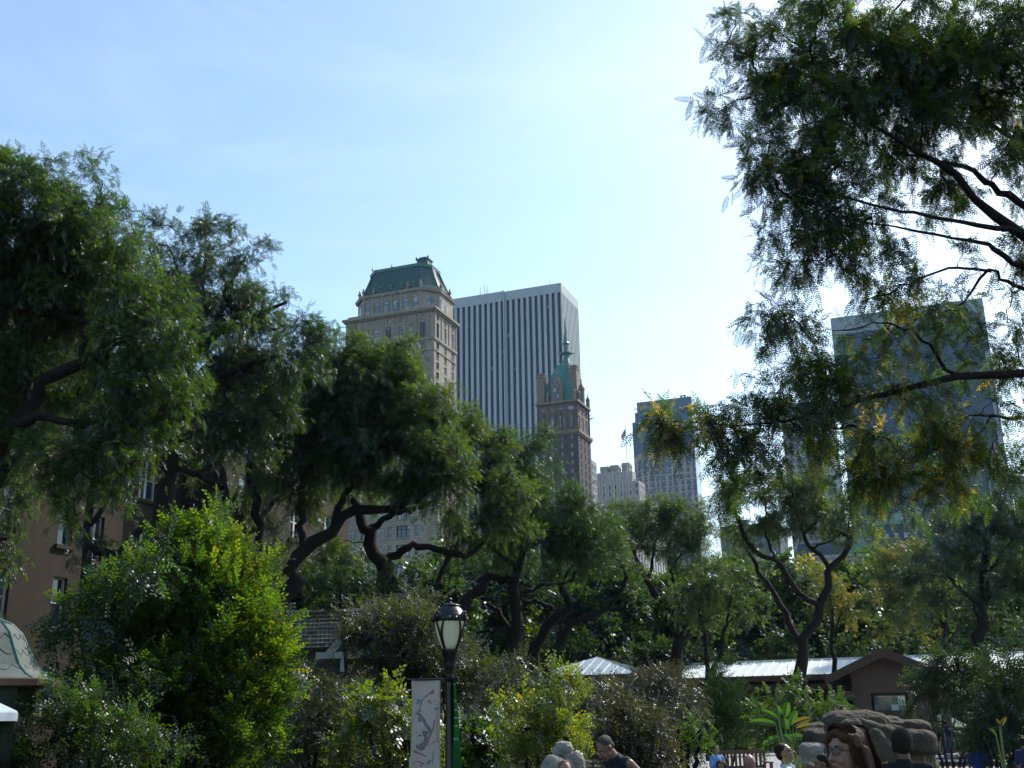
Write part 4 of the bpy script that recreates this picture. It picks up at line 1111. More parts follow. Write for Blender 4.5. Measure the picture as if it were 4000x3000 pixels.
T('honey_locust', 'honey locust with a broad drooping silvery crown in front of the limestone hotel', 'tree', 36, [
 [(1100, 3100, 0, .34), (1110, 2600, 0, .30), (1112, 2314, 0, .27), (1140, 2223, 0, .25), (1193, 2135, 0, .22), (1302, 2061, .2, .19), (1390, 2000, .2, .17), (1490, 1999, 0, .14), (1569, 1963, -.2, .11), (1680, 1900, -.5, .07)],
 [(1184, 2150, 0, .15), (1180, 2040, .3, .13), (1175, 1934, .4, .11), (1200, 1820, .5, .09), (1270, 1700, .5, .06)],
 [(1012, 2400, .2, .17), (1012, 2187, .2, .16), (1003, 2006, .3, .14), (976, 1844, .4, .12), (1000, 1740, .4, .1), (1060, 1650, .5, .06)],
 [(950, 2300, -.4, .15), (950, 2097, -.4, .15), (904, 1988, -.4, .14), (868, 1860, -.4, .13), (868, 1780, -.4, .1), (900, 1680, -.3, .07)],
 [(1302, 2061, .2, .12), (1350, 1930, .2, .1), (1420, 1800, .3, .07), (1450, 1650, .3, .04)],
 [(1480, 1999, 0, .1), (1620, 1960, -.6, .07), (1740, 1860, -1, .05)]],
 [(1330, 1400, 170, 90, .3, 1.6), (1480, 1480, 200, 120, .2, 1.8), (1200, 1500, 170, 140, .3, 1.6), (1350, 1600, 220, 140, 0, 1.8), (1600, 1600, 180, 120, 0, 1.5), (1100, 1650, 130, 130, .3, 1.2), (1480, 1760, 220, 130, -.2, 1.6), (1690, 1760, 150, 130, -.6, 1.3), (1270, 1790, 160, 100, .2, 1.2), (1750, 1870, 110, 110, -.8, 1), (1640, 1900, 120, 80, -.6, .9), (1780, 1990, 60, 70, -.9, .5), (1080, 1820, 120, 70, .5, .9), (1560, 1350, 60, 40, 0, .6), (1240, 1930, 110, 60, .6, .8), (960, 1950, 90, 70, .8, .7), (1180, 1700, 170, 90, .8, 1), (1400, 1680, 200, 100, .6, 1.2), (1600, 1720, 170, 90, .3, 1), (1500, 1600, 180, 90, .8, 1), (1220, 1600, 140, 90, .8, 1)],
 'locust_far', 'mid', dens=1.5, clump=.40, fronds=18, size=1.45, hang=.55, seed=3, tone=(0, .9))

T('honey_locust', 'shaded honey locust right against the brick building, behind the two left trees', 'tree', 41, [
 [(330, 3000, 0, .25), (340, 2600, 0, .22), (330, 2250, 0, .18), (360, 1950, 0, .14), (420, 1700, 0, .1), (450, 1500, 0, .06)],
 [(340, 2150, 0, .12), (260, 1950, .3, .09), (180, 1750, .4, .06)], [(350, 2050, 0, .12), (500, 1850, -.3, .09), (620, 1650, -.4, .06)]],
 [(150, 1420, 170, 130, 0, 1.6), (400, 1380, 200, 140, 0, 1.8), (640, 1420, 150, 140, 0, 1.5), (250, 1620, 180, 120, 0, 1.6), (500, 1620, 180, 120, 0, 1.6), (60, 1700, 120, 130, 0, 1.4), (560, 1800, 110, 90, -.2, 1.2), (40, 1300, 120, 100, 0, 1.3), (400, 1800, 120, 70, 0, 1.2)],
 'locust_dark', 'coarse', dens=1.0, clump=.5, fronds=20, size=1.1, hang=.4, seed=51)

T('honey_locust', 'shaded honey locust with a low spreading crown behind the fork of the broad silvery one', 'tree', 46, [
 [(900, 3000, 0, .26), (905, 2600, 0, .24), (920, 2250, 0, .2), (960, 1950, 0, .15), (1000, 1700, 0, .1), (1020, 1500, 0, .06)],
 [(930, 2150, 0, .13), (1080, 1950, -.3, .1), (1250, 1800, -.4, .06)], [(945, 2050, 0, .12), (840, 1850, .3, .09), (800, 1650, .4, .05)]],
 [(900, 1450, 170, 120, 0, 1.6), (1120, 1480, 160, 120, 0, 1.6), (1000, 1640, 190, 110, 0, 1.7), (1240, 1660, 150, 120, 0, 1.5), (1180, 1820, 150, 90, 0, 1.4), (1370, 1720, 130, 110, 0, 1.3), (1330, 1900, 110, 70, 0, 1.2), (1060, 1960, 110, 90, 0, 1.1), (1130, 2080, 90, 80, 0, 1.0), (1500, 1880, 140, 80, .3, 1.3), (1260, 2100, 80, 80, .4, 1), (1150, 2230, 90, 70, .4, 1), (1340, 2170, 90, 50, .6, .9), (940, 2180, 80, 80, .6, 1), (1020, 2080, 90, 90, 1, 1)],
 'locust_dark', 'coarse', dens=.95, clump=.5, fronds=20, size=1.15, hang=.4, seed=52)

T('honey_locust', 'honey locust with a thick forked trunk right behind the near street lamp', 'tree', 40, [
 [(1480, 3000, 0, .36), (1500, 2600, 0, .33), (1490, 2322, 0, .30), (1478, 2186, 0, .28), (1445, 2111, 0, .25), (1430, 2045, 0, .22), (1400, 2005, 0, .17), (1370, 1930, .2, .12), (1340, 1850, .4, .07)],
 [(1499, 2189, 0, .16), (1548, 2171, 0, .15), (1569, 2140, 0, .14), (1593, 2132, 0, .13), (1656, 2129, .2, .13), (1771, 2159, .4, .12), (1830, 2170, .6, .1), (1890, 2110, .8, .07), (1930, 2000, 1, .05)],
 [(1495, 2200, 0, .18), (1505, 2231, 0, .16), (1542, 2286, -.2, .15), (1584, 2334, -.4, .14), (1640, 2440, -.5, .13)],
 [(1640, 2480, .5, .12), (1680, 2328, .5, .1), (1725, 2225, .4, .09), (1760, 2165, .3, .08)],
 [(1430, 2080, 0, .13), (1540, 2010, -.1, .11), (1640, 1985, -.3, .08), (1720, 1930, -.4, .05)]],
 [(1750, 1650, 110, 60, 1, 1.0), (1840, 1680, 110, 90, 1.2, 1.2), (1900, 1790, 120, 110, 1.2, 1.2), (1950, 1900, 120, 110, 1.2, 1.2), (1870, 2050, 120, 90, 1.0, 1), (1990, 2010, 100, 80, 1.2, 1), (1300, 2180, 110, 60, 1.5, .9), (1750, 2080, 90, 60, .8, .8), (1400, 1920, 110, 60, 1, .9)],
 'locust_far', 'mid', dens=1.3, clump=.42, fronds=18, size=1.55, hang=.45, seed=4)

T('honey_locust', 'middle honey locust with a straight dark trunk and many level boughs', 'tree', 46, [
 [(1975, 2850, 0, .30), (1989, 2634, 0, .28), (2009, 2499, 0, .26), (2023, 2402, 0, .24), (2018, 2287, 0, .22), (2028, 2200, 0, .18), (2060, 2100, .2, .12), (2080, 1980, .3, .07)],
 [(2018, 2290, 0, .16), (1970, 2262, 0, .17), (1927, 2250, 0, .19), (1888, 2272, -.2, .21), (1859, 2320, -.3, .23), (1806, 2380, -.4, .25), (1770, 2600, -.4, .28)],
 [(2023, 2380, 0, .12), (2071, 2354, .1, .10), (2120, 2358, .1, .09), (2163, 2383, .2, .07)],
 [(2015, 2460, 0, .1), (1975, 2460, .1, .09), (1860, 2470, .3, .06)],
 [(2023, 2330, 0, .11), (2120, 2290, .3, .09), (2220, 2270, .5, .07), (2260, 2220, .6, .05)],
 [(2028, 2220, 0, .1), (1960, 2170, .3, .08), (1900, 2120, .5, .05)],
 [(2009, 2480, 0, .1), (1940, 2380, .5, .08), (1900, 2360, .6, .07)]],
 [(1985, 1760, 90, 60, 0, 1.2), (2070, 1830, 110, 110, 0, 1.6), (2020, 1960, 120, 110, .2, 1.6), (2180, 1980, 120, 120, -.2, 1.6), (2290, 2060, 110, 100, -.2, 1.4), (2080, 2110, 150, 90, 0, 1.6), (2240, 2170, 130, 80, 0, 1.2), (2340, 2130, 70, 90, 0, 1), (1950, 2160, 90, 70, .5, 1), (2100, 1720, 50, 40, 0, .8)],
 'locust', 'coarse', dens=1.4, clump=.45, fronds=20, size=1.1, hang=.4, seed=6, tone=(0, .85))

T('honey_locust', 'honey locust whose S-bent dark trunk leans right behind the hip-roofed kiosk', 'tree', 50, [
 [(2080, 2900, 0, .30), (2086, 2634, 0, .27), (2090, 2537, 0, .25), (2110, 2489, 0, .23), (2167, 2412, 0, .2), (2228, 2366, 0, .18), (2210, 2320, 0, .14), (2190, 2260, .2, .11), (2180, 2180, .3, .08), (2150, 2100, .4, .05)],
 [(2228, 2366, 0, .12), (2260, 2360, 0, .09)],
 [(2190, 2280, 0, .08), (2240, 2200, .4, .06), (2300, 2130, .6, .04)]],
 [(2420, 2090, 80, 90, .5, 1.2), (2330, 2200, 80, 60, .5, 1), (2180, 2240, 100, 50, .8, 1), (2120, 2180, 80, 60, 1, 1)],
 'locust', 'coarse', dens=1.2, clump=.5, fronds=22, size=1.15, hang=.4, seed=7, tone=(0, .85))

T('honey_locust', 'slim leaning honey locust with one long bough sweeping up to the right', 'tree', 48, [
 [(2120, 2900, 0, .26), (2139, 2624, 0, .24), (2177, 2528, 0, .2), (2196, 2480, 0, .17), (2240, 2436, 0, .15), (2298, 2412, 0, .14), (2362, 2386, 0, .13), (2412, 2335, 0, .12), (2441, 2285, 0, .10), (2440, 2240, 0, .08), (2425, 2200, 0, .06), (2430, 2140, 0, .04)],
 [(2177, 2528, 0, .1), (2190, 2440, .4, .08), (2230, 2380, .6, .05)]],
 [(2440, 2160, 60, 50, 0, .8), (2470, 2210, 50, 40, .3, .6), (2380, 2180, 50, 40, .2, .6)],
 'locust_far', 'coarse', dens=1.2, clump=.42, fronds=20, size=1.1, hang=.4, seed=8)

T('honey_locust', 'crooked honey locust with kinked trunk and flat crown, below the stepped tower', 'tree', 52, [
 [(2640, 2900, 0, .28), (2637, 2600, 0, .27), (2650, 2530, 0, .26), (2687, 2480, 0, .25), (2697, 2430, 0, .24), (2673, 2395, 0, .23), (2601, 2358, 0, .22), (2560, 2310, 0, .18), (2535, 2278, 0, .15), (2507, 2234, 0, .12), (2470, 2147, 0, .08), (2440, 2080, 0, .05)],
 [(2601, 2358, 0, .12), (2650, 2320, .2, .11), (2695, 2299, .3, .10), (2753, 2234, .4, .07), (2790, 2190, .5, .05)],
 [(2525, 2262, 0, .09), (2545, 2200, .2, .07), (2560, 2120, .3, .05), (2600, 2060, .4, .03)],
 [(2640, 2490, -.1, .13), (2632, 2440, -.1, .14), (2650, 2445, 0, .12), (2690, 2435, 0, .12)],
 [(2640, 2310, .2, .07), (2625, 2230, .4, .06), (2660, 2160, .5, .04)],
 [(2500, 2225, 0, .06), (2440, 2180, -.3, .05), (2380, 2120, -.4, .03)],
 [(2670, 2395, 0, .07), (2720, 2370, .3, .05), (2790, 2330, .4, .03)]],
 [(2400, 2010, 110, 55, -.2, 1.2), (2540, 1990, 120, 60, 0, 1.3), (2660, 2030, 100, 60, .3, 1.2), (2470, 2090, 120, 60, 0, 1.2), (2610, 2110, 110, 70, .2, 1.2), (2740, 2110, 70, 80, .4, 1.1), (2780, 2200, 60, 60, .5, .9), (2680, 2190, 70, 50, .5, .8), (2720, 1990, 50, 50, .5, .7), (2350, 2060, 60, 70, -.3, .8)],
 'locust_far', 'coarse', dens=1.5, clump=.38, fronds=13, size=1.05, hang=.35, seed=9)

T('young_tree', 'young forked tree with twin stems in front of the white metal roof', 'tree', 47, [
 [(2767, 2900, 0, .13), (2767, 2740, 0, .12), (2767, 2640, 0, .11), (2760, 2524, 0, .09), (2745, 2451, 0, .07), (2731, 2393, 0, .05), (2740, 2300, .1, .03)],
 [(2767, 2640, 0, .10), (2800, 2590, 0, .08), (2818, 2538, 0, .08), (2832, 2451, 0, .07), (2847, 2400, 0, .05), (2860, 2300, 0, .03)],
 [(2832, 2451, 0, .05), (2880, 2400, .2, .04), (2960, 2370, .4, .025)]],
 [(2700, 2330, 80, 90, .3, 1.0), (2840, 2250, 110, 90, .2, 1.1), (2940, 2340, 80, 70, .4, .9), (2780, 2420, 70, 50, .4, .7), (2760, 2200, 70, 40, .3, .7)],
 'locust_far', 'coarse', dens=1.2, clump=.42, fronds=18, size=1.1, hang=.3, seed=10, tone=(.1, 1))

T('honey_locust', 'vase-shaped honey locust with a bare forked trunk rising over the gabled porch', 'tree', 38, [
 [(3130, 3000, 0, .24), (3130, 2711, 0, .22), (3127, 2603, 0, .2), (3139, 2512, 0, .19), (3175, 2446, 0, .17), (3205, 2362, 0, .15), (3241, 2285, 0, .135), (3236, 2223, 0, .115), (3265, 2193, 0, .10), (3313, 2145, .1, .09), (3329, 2112, .1, .08), (3301, 2090, .2, .06), (3260, 2070, .3, .04)],
 [(3236, 2223, 0, .09), (3211, 2169, -.1, .08), (3163, 2139, -.2, .07), (3139, 2090, -.2, .06), (3125, 2012, -.3, .05), (3100, 1940, -.3, .03)],
 [(3210, 2362, 0, .1), (3151, 2340, -.1, .11), (3108, 2289, -.2, .10), (3036, 2193, -.3, .085), (2941, 2147, -.4, .08), (2868, 1995, -.5, .06), (2810, 1870, -.5, .035)],
 [(3135, 2520, 0, .12), (3072, 2410, .3, .10), (3000, 2289, .5, .085), (2950, 2200, .6, .07), (2900, 2120, .7, .04)],
 [(3139, 2090, -.2, .04), (3190, 2030, .1, .03), (3220, 1990, .2, .02)],
 [(3325, 2108, .1, .05), (3310, 2060, 0, .035), (3330, 1990, 0, .02)],
 [(3163, 2139, -.2, .04), (3230, 2120, -.5, .03), (3290, 2080, -.7, .02)],
 [(3036, 2193, -.3, .05), (2990, 2080, -.1, .04), (2990, 1960, 0, .025)]],
 [(2860, 1930, 90, 60, -.5, .8), (2960, 1890, 90, 60, -.3, .8), (3110, 1930, 110, 60, -.2, .9), (3230, 1990, 90, 60, 0, .8), (3060, 2030, 110, 60, -.2, .9), (3250, 2080, 80, 40, 0, .6), (2890, 2060, 80, 60, -.2, .7), (3370, 2040, 70, 35, 0, .5), (2800, 2000, 50, 50, -.5, .5), (3330, 1970, 50, 50, 0, .5), (3170, 1870, 60, 40, -.2, .5)],
 'locust_far', 'coarse', dens=2.6, clump=.30, fronds=12, size=.85, hang=.35, seed=12, tone=(.3, 1))

T('slim_tree', 'slim straight tree growing through beside the white roof, left of the porch gable', 'tree', 57, [
 [(3262, 2850, 0, .12), (3259, 2627, 0, .12), (3247, 2512, 0, .1), (3247, 2338, 0, .08), (3250, 2250, 0, .04)],
 [(3250, 2540, 0, .07), (3225, 2450, .2, .05), (3200, 2380, .3, .03)], [(3248, 2500, 0, .06), (3270, 2440, .2, .05), (3300, 2350, .3, .03)]],
 [(3250, 2280, 90, 70, .3, 1.0), (3200, 2370, 60, 50, .3, .8), (3320, 2380, 60, 60, .3, .8)],
 'gold', 'coarse', dens=1.1, clump=.45, fronds=20, size=1.2, hang=.3, seed=13, tone=(0, .7))

T('dark_tree', 'dense dark green tree with a thick straight trunk near the right edge', 'tree', 50, [
 [(3835, 2900, 0, .33), (3835, 2609, 0, .3), (3838, 2482, 0, .28), (3838, 2374, 0, .25), (3844, 2241, 0, .2), (3850, 2100, 0, .13)],
 [(3840, 2400, 0, .13), (3780, 2330, .2, .1), (3700, 2250, .3, .07)], [(3842, 2280, 0, .11), (3900, 2180, .2, .08), (3960, 2100, .3, .05)], [(3838, 2340, 0, .1), (3920, 2290, -.2, .07), (4000, 2270, -.3, .05)]],
 [(3780, 1990, 110, 70, 0, 1.3), (3900, 1960, 120, 80, 0, 1.3), (3690, 2090, 110, 80, .2, 1.2), (3850, 2120, 170, 100, 0, 1.6), (3990, 2100, 100, 110, 0, 1.2), (3700, 2230, 140, 90, 0, 1.4), (3900, 2280, 150, 80, 0, 1.4), (3560, 2220, 90, 80, .5, 1), (4050, 2300, 90, 120, 0, 1), (3640, 2350, 110, 60, .3, 1), (3980, 1880, 60, 40, 0, .6), (3960, 2450, 80, 70, .3, .8)],
 'locust_dark', 'coarse', dens=1.2, clump=.5, fronds=22, size=1.2, hang=.25, seed=14, tone=(.2, 1))

T('fan_shaped_tree', 'fan-shaped tree with many slender stems and orange tips, left of the dark tree', 'tree', 64, [
 [(3690, 2800, 0, .2), (3688, 2600, 0, .17), (3680, 2500, 0, .13), (3640, 2420, .2, .08), (3600, 2330, .3, .05)],
 [(3684, 2520, 0, .1), (3660, 2400, .2, .07), (3640, 2290, .3, .04)], [(3686, 2520, 0, .1), (3700, 2400, -.2, .07), (3710, 2290, 0, .04)], [(3686, 2540, 0, .1), (3760, 2420, -.2, .07), (3810, 2330, 0, .04)]],
 [(3540, 2150, 100, 60, 0, 1.4), (3480, 2280, 100, 90, 0, 1.5), (3600, 2300, 110, 80, 0, 1.4), (3520, 2420, 110, 60, 0, 1.2), (3460, 2190, 60, 60, 0, 1)],
 'gold', 'coarse', dens=1.2, clump=.55, fronds=22, size=1.5, hang=.2, seed=15, tone=(0, .62))

# ---- the belt of trees behind the pavilion: four kinds grown once, the others are copies at their own places
def belt(kind, label, col_, seed, tone, Y, px, top, wpx, trunkr=.22, dens=.5, size=1.9, tpl='farspray'):
    h = top
    l = [[(px, 2824, 0, trunkr), (px + 8, 2600, 0, trunkr * .8), (px - 10, 2400, .3, trunkr * .5), (px + 10, top + 60, .3, trunkr * .2)],
         [(px + 5, 2600, 0, trunkr * .5), (px + wpx * .35, 2450, -.5, trunkr * .3), (px + wpx * .5, 2330, -.5, trunkr * .15)],
         [(px, 2560, 0, trunkr * .5), (px - wpx * .3, 2430, .5, trunkr * .3), (px - wpx * .5, 2320, .5, trunkr * .15)]]
    c = (top + 2500) / 2
    lo = [(px - wpx * .3, c - 40, wpx * .36, (2500 - top) * .28, 0, 2.2), (px + wpx * .32, c - 10, wpx * .36, (2500 - top) * .28, .5, 2.2), (px, top + (2500 - top) * .25, wpx * .4, (2500 - top) * .25, 0, 2.2), (px - wpx * .1, 2450, wpx * .5, 90, 0, 2.2), (px + wpx * .15, 2330, wpx * .45, 100, -1, 2), (px - wpx * .45, 2500, wpx * .2, 60, .5, 1.2), (px + wpx * .5, 2480, wpx * .2, 70, .5, 1.2)]
    return T(kind, label, 'tree', Y, l, lo, col_, tpl, dens=dens, clump=.75, fronds=22, size=size, hang=.15, seed=seed, tone=tone, twigs=False, group='trees in the belt behind the pavilion')


def tree_copy(src, px, Y, rz, s, label):
    p = atz(px, 2860, 0); p = at(px, 2824, Y)
    r_ = dup(src, None, (p.x, p.y, 0), rz, (s, s, s)); r_['label'] = label
    for ch in list(src.children):
        dup(ch, r_)
    return r_

b1 = belt('park_tree', 'bushy green tree behind the hip-roofed kiosk', 'locust_far', 21, (0, .8), 74, 2330, 2190, 260)
b2 = belt('park_tree', 'golden-topped tree behind the fork of the vase-shaped tree', 'gold', 22, (.1, .85), 80, 3180, 2210, 260)
b3 = belt('park_tree', 'round deep green tree between the golden trees, under the chateau hotel', 'broad', 23, (0, 1), 92, 3410, 2160, 170, size=1.6)
b4 = belt('park_tree', 'dark bushy tree behind the twin-stemmed young tree', 'locust_dark', 24, (.1, 1), 84, 2880, 2230, 300)
tree_copy(b2, 2990, 96, 2.0, 1.0, 'yellowing tree just left of the vase-shaped tree trunk')
tree_copy(b2, 3500, 98, 4.0, 1.12, 'amber tree peeking out left of the fan-shaped tree')
tree_copy(b2, 2590, 100, 1.0, .92, 'yellow-green tree showing behind the kinked trunk')
tree_copy(b2, 2215, 78, 3.0, .55, 'small bright yellow tree low between the leaning trunks')
tree_copy(b1, 2480, 82, 1.3, 1.0, 'green tree behind the crooked locust')
tree_copy(b1, 2700, 76, 2.6, .96, 'green tree behind the left end of the long white roof')
tree_copy(b1, 2060, 70, 4.4, .95, 'green tree behind the straight-trunked middle locust')
tree_copy(b1, 3330, 78, 5.4, .98, 'mid green tree directly above the porch gable')
tree_copy(b1, 3980, 74, .6, 1.05, 'green tree behind the dark tree at the right edge')
tree_copy(b1, 3770, 82, 2.1, .9, 'green tree low behind the fan-shaped stems')
tree_copy(b4, 1890, 66, 1.0, .95, 'dark tree behind the trunk fork right of the lamp')
tree_copy(b4, 1700, 62, 2.2, .80, 'dark tree right behind the lamp head')
tree_copy(b1, 1560, 70, .2, .82, 'green tree low behind the thick forked trunk')
tree_copy(b4, 3080, 72, 3.9, .9, 'dark tree low behind the vase-shaped tree trunk')
tree_copy(b4, 3600, 90, 5.0, .85, 'dark tree low behind the fan-shaped tree')
tree_copy(b1, 1330, 64, 3.2, .9, 'bright green tree above the shingled house roof')
tree_copy(b4, 2420, 72, 4.1, .8, 'dark tree low behind the long sweeping bough')
def whole_copy(src, x, y, rz, s, label):  # unseen trees behind the camera, added to keep sky light off the foreground
    r_ = dup(src, None, (x, y, 0), rz, (s, s, s)); r_['label'] = label
    for ch in list(src.children): dup(ch, r_)
locusts = {o['label'][:26]: o for o in bpy.data.objects if o.name.startswith('honey_locust')}
lc = [o for o in bpy.data.objects if o.get('label', '').startswith('honey locust with a broad drooping')][0]
ld = [o for o in bpy.data.objects if o.get('label', '').startswith('tall airy')][0]
whole_copy(lc, -7, -9, 2.5, 1.0, 'unseen honey locust copy added behind the viewer on the left to block sky light')
whole_copy(lc, 4, -12, 4.0, 1.05, 'unseen honey locust copy added straight behind the viewer to block sky light')
whole_copy(ld, 9, -6, 1.0, .95, 'unseen airy honey locust copy added behind the viewer on the right to block sky light')
# ------------------------------------------------------------------ park buildings
def gframe(p, name, label, cat='building', rz=-GRID):
    return empty(name, (p.x, p.y, 0), rz, label, cat)

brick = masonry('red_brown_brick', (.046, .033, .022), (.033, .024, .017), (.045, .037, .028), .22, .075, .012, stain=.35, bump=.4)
sillm = mat('stone_sill', (.19, .17, .14), .8, (.28, .25, .2), 3)
slate = mat('slate_roof', (.10, .11, .11), .7, (.05, .055, .06), 2, .9)

# old brick armory-like building on the left: wall runs along the avenue, two projecting towers
p = GU * 35.0
root = gframe(p, 'brick_building', 'tall red-brown brick building with projecting towers behind the left trees')
H = 17.2
b = MB(); wins = []
def rows(n, ops, z0=2.2, pitch=3.3, hh=2.0, top=H):
    bl = [(0, z0, [])]
    for k in range(n): bl += [(z0 + pitch * k, z0 + pitch * k + hh, ops), (z0 + pitch * k + hh, min(top, z0 + pitch * (k + 1)), [])]
    if z0 + pitch * n < top: bl.append((z0 + pitch * n, top, []))
    return bl
def side_wall(y0, L, prot, ops, n=5, wd=None, top=H, **kw):
    bb = MB(); k0 = len(wins)
    facade(bb, root, 'side', L, rows(n, ops, top=top, **kw), wins, recess=.25)
    o0 = len(b.v); b.v += [(v[0] + prot, v[1] + y0, v[2]) for v in bb.v]; b.f += [tuple(i + o0 for i in f) for f in bb.f]; b.m += bb.m
    for i in range(k0, len(wins)):
        f_, p_, a_, c_, s_ = wins[i]; wins[i] = (f_, (p_[0] + prot, p_[1] + y0, p_[2]), a_, c_, s_)
side_wall(12, 19, 0, [(2 + 3.6 * k, 3.2 + 3.6 * k, 'double') for k in range(5)])
side_wall(37, 8.2, 0, [(1.6 + 3.4 * k, 2.9 + 3.4 * k, 'double') for k in range(2)])
side_wall(50.2, 12, 0, [(1.5 + 3.6 * k, 2.8 + 3.6 * k, 'double') for k in range(3)])
for y0, y1, ops in ((31, 37, [(1.0, 1.8, 'sash'), (4.0, 4.8, 'sash')]), (45.2, 50.2, [(2.0, 3.1, 'sash')])):
    side_wall(y0, y1 - y0, 2.0, ops, 6, top=H + .8)
    for yy in (y0, y1): b.quad((0, yy, 0), (2, yy, 0), (2, yy, H + .8), (0, yy, H + .8))
    b.box(-.5, 2.15, y0 - .15, y1 + .15, H + .8, H + .95)
    for k in range(5): yy = y0 + (y1 - y0 - .6) * k / 4; b.box(1.5, 2.0, yy, yy + .6, H + .95, H + 1.4)
b.quad((-16, 12, 0), (0, 12, 0), (0, 12, H), (-16, 12, H)); b.quad((-16, 62.2, 0), (0, 62.2, 0), (0, 62.2, H), (-16, 62.2, H)); b.quad((-16, 12, 0), (-16, 62.2, 0), (-16, 62.2, H), (-16, 12, H))
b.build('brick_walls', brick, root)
c = MB(); c.box(0.0, .25, 12, 31, H - .3, H + .1); c.box(0, .25, 37, 45.2, H - .3, H + .1); c.box(0, .25, 50.2, 62.2, H - .3, H + .1)
c.build('string_course', sillm, root)
r_ = MB(); r_.ring([[(-16.3, 11.7, H + .1), (.3, 11.7, H + .1), (.3, 62.5, H + .1), (-16.3, 62.5, H + .1)], [(-9, 19, H + 1.6), (-6.5, 19, H + 1.6), (-6.5, 55, H + 1.6), (-9, 55, H + 1.6)]]); r_.build('roof', slate, root)
put_windows(root, wins, [[w_frame, g_dark], [w_frame, g_dark]], 100)

# timber and brick pavilion with a long pale metal roof
A = at(2600, 2651, 62.6); B = at(4260, 2598, 55.0); ze = at(3000, 2641, 60.2).z; rz_ = at(3000, 2588, 64.6).z - ze
dx_ = Vector((B.x - A.x, B.y - A.y, 0)); PL_ = dx_.length; prz = math.atan2(dx_.y, dx_.x)
root = empty('pavilion', (A.x, A.y, 0), prz, 'long low pavilion with pale metal roof and dark timber eaves', 'building')
metal = mat('pale_standing_seam_metal', (.66, .70, .68), .45, (.50, .55, .54), .5, .9, spec=.5, metal=.0, bump=.05)
timber = mat('dark_timber', (.085, .055, .04), .75, (.045, .03, .022), 3, .8, stretch=(.3, .3, 4))
stucco = mat('brown_stucco', (.12, .082, .062), .9, (.09, .062, .048), 4, .6, bump=.2)
pier = masonry('brown_block', (.17, .12, .09), (.14, .10, .075), (.12, .09, .07), .4, .2, .01)
b = MB()
b.quad((0, -1.1, ze), (PL_, -1.1, ze), (PL_, 3.2, ze + rz_), (0, 3.2, ze + rz_)); b.quad((0, 7.5, ze), (PL_, 7.5, ze), (PL_, 3.2, ze + rz_), (0, 3.2, ze + rz_))
b.quad((0, -1.1, ze - .02), (PL_, -1.1, ze - .02), (PL_, 3.2, ze + rz_ - .02), (0, 3.2, ze + rz_ - .02))
x = .25
while x < PL_:
    b.bar((x, -1.1, ze + .03), (x, 3.2, ze + rz_ + .03), .035, .07); x += .52
b.bar((0, 3.2, ze + rz_ + .03), (PL_, 3.2, ze + rz_ + .03), .22, .1)
b.build('metal_roof', metal, root)
b = MB(); b.box(0, PL_, -1.14, -1.04, ze - .30, ze - .005); b.box(0, PL_, -.9, -.75, ze - .75, ze - .45)
x = .6
while x < PL_: b.box(x, x + .14, -1.03, 2.5, ze - .42, ze - .25); x += 1.6
b.build('eaves_beam', timber, root)
b = MB(); b.box(0, PL_, .6, .8, .0, ze - .1); b.box(0, PL_, 7.0, 7.2, 0, ze - .1); b.box(-.1, .0, .8, 7.0, 0, ze); b.box(PL_, PL_ + .1, .8, 7.0, 0, ze); b.build('rear_wall', mat('dark_panelling', (.06, .045, .038), .8, (.04, .03, .025), 2), root)  # panelling in its own dark timber tone
x = 1.5
while x < PL_:
    q = MB(); q.box(x, x + .5, -.85, -.35, 0, ze - .76); q.box(x - .1, x + .6, -.95, -.25, ze - 1.0, ze - .76); q.build('column', pier, root)
    for s_ in (.05, .33):
        pass
    q = MB(); q.box(x + .05, x + .27, -1.45, -1.145, ze - .72, ze - .47); q.build('beam_end', mat('pale_timber_end', (.40, .34, .26), .8) if 'pale_timber_end' not in bpy.data.materials else bpy.data.materials['pale_timber_end'], root)  # beam ends are paler than the eaves timber
    x += 5.4
# gabled porch, its own thing
pc = at(3470, 2700, 51.5)
root = empty('gabled_porch', (pc.x, pc.y, 0), prz, 'brown stucco porch with a broad dark gable and glazed doors', 'building')
az = at(3468, 2532, 50.8).z; hw = 2.55; ez = at(3270, 2640, 50.8).z
b = MB()
for s_ in (-1, 1):
    b.ring([[(0, -.7, az), (s_ * hw, -.7, ez), (s_ * hw, -.7, ez - .26), (0, -.7, az - .3)], [(0, 6, az), (s_ * hw, 6, ez), (s_ * hw, 6, ez - .26), (0, 6, az - .3)]])
b.build('gable_roof', mat('dark_shingle', (.07, .055, .045), .85, (.035, .03, .025), 5, .9, bump=.5), root)
b = MB()
for s_ in (-1, 1):
    b.ring([[(0, -.8, az + .03), (s_ * (hw + .08), -.8, ez + .02), (s_ * (hw + .08), -.8, ez - .36), (0, -.8, az - .38)], [(0, -.71, az + .03), (s_ * (hw + .08), -.71, ez + .02), (s_ * (hw + .08), -.71, ez - .36), (0, -.71, az - .38)]])
    b.box(s_ * 2.0 - .12, s_ * 2.0 + .12, -1.0, .4, ez - .62, ez - .38); b.box(s_ * 1.75 - .5, s_ * 1.75 + .5, -.55, -.3, ez - .85, ez - .62)
b.build('bargeboard', timber, root)
b = MB(); dw = .78; dh = at(3495, 2706, 51.5).z
g = lambda x: az - .32 - abs(x) * (az - ez) / hw
pts = [(-1.55, 0), (-dw, 0), (-dw, dh), (dw, dh), (dw, 0), (1.55, 0), (1.55, g(1.55)), (0, g(0)), (-1.55, g(1.55))]
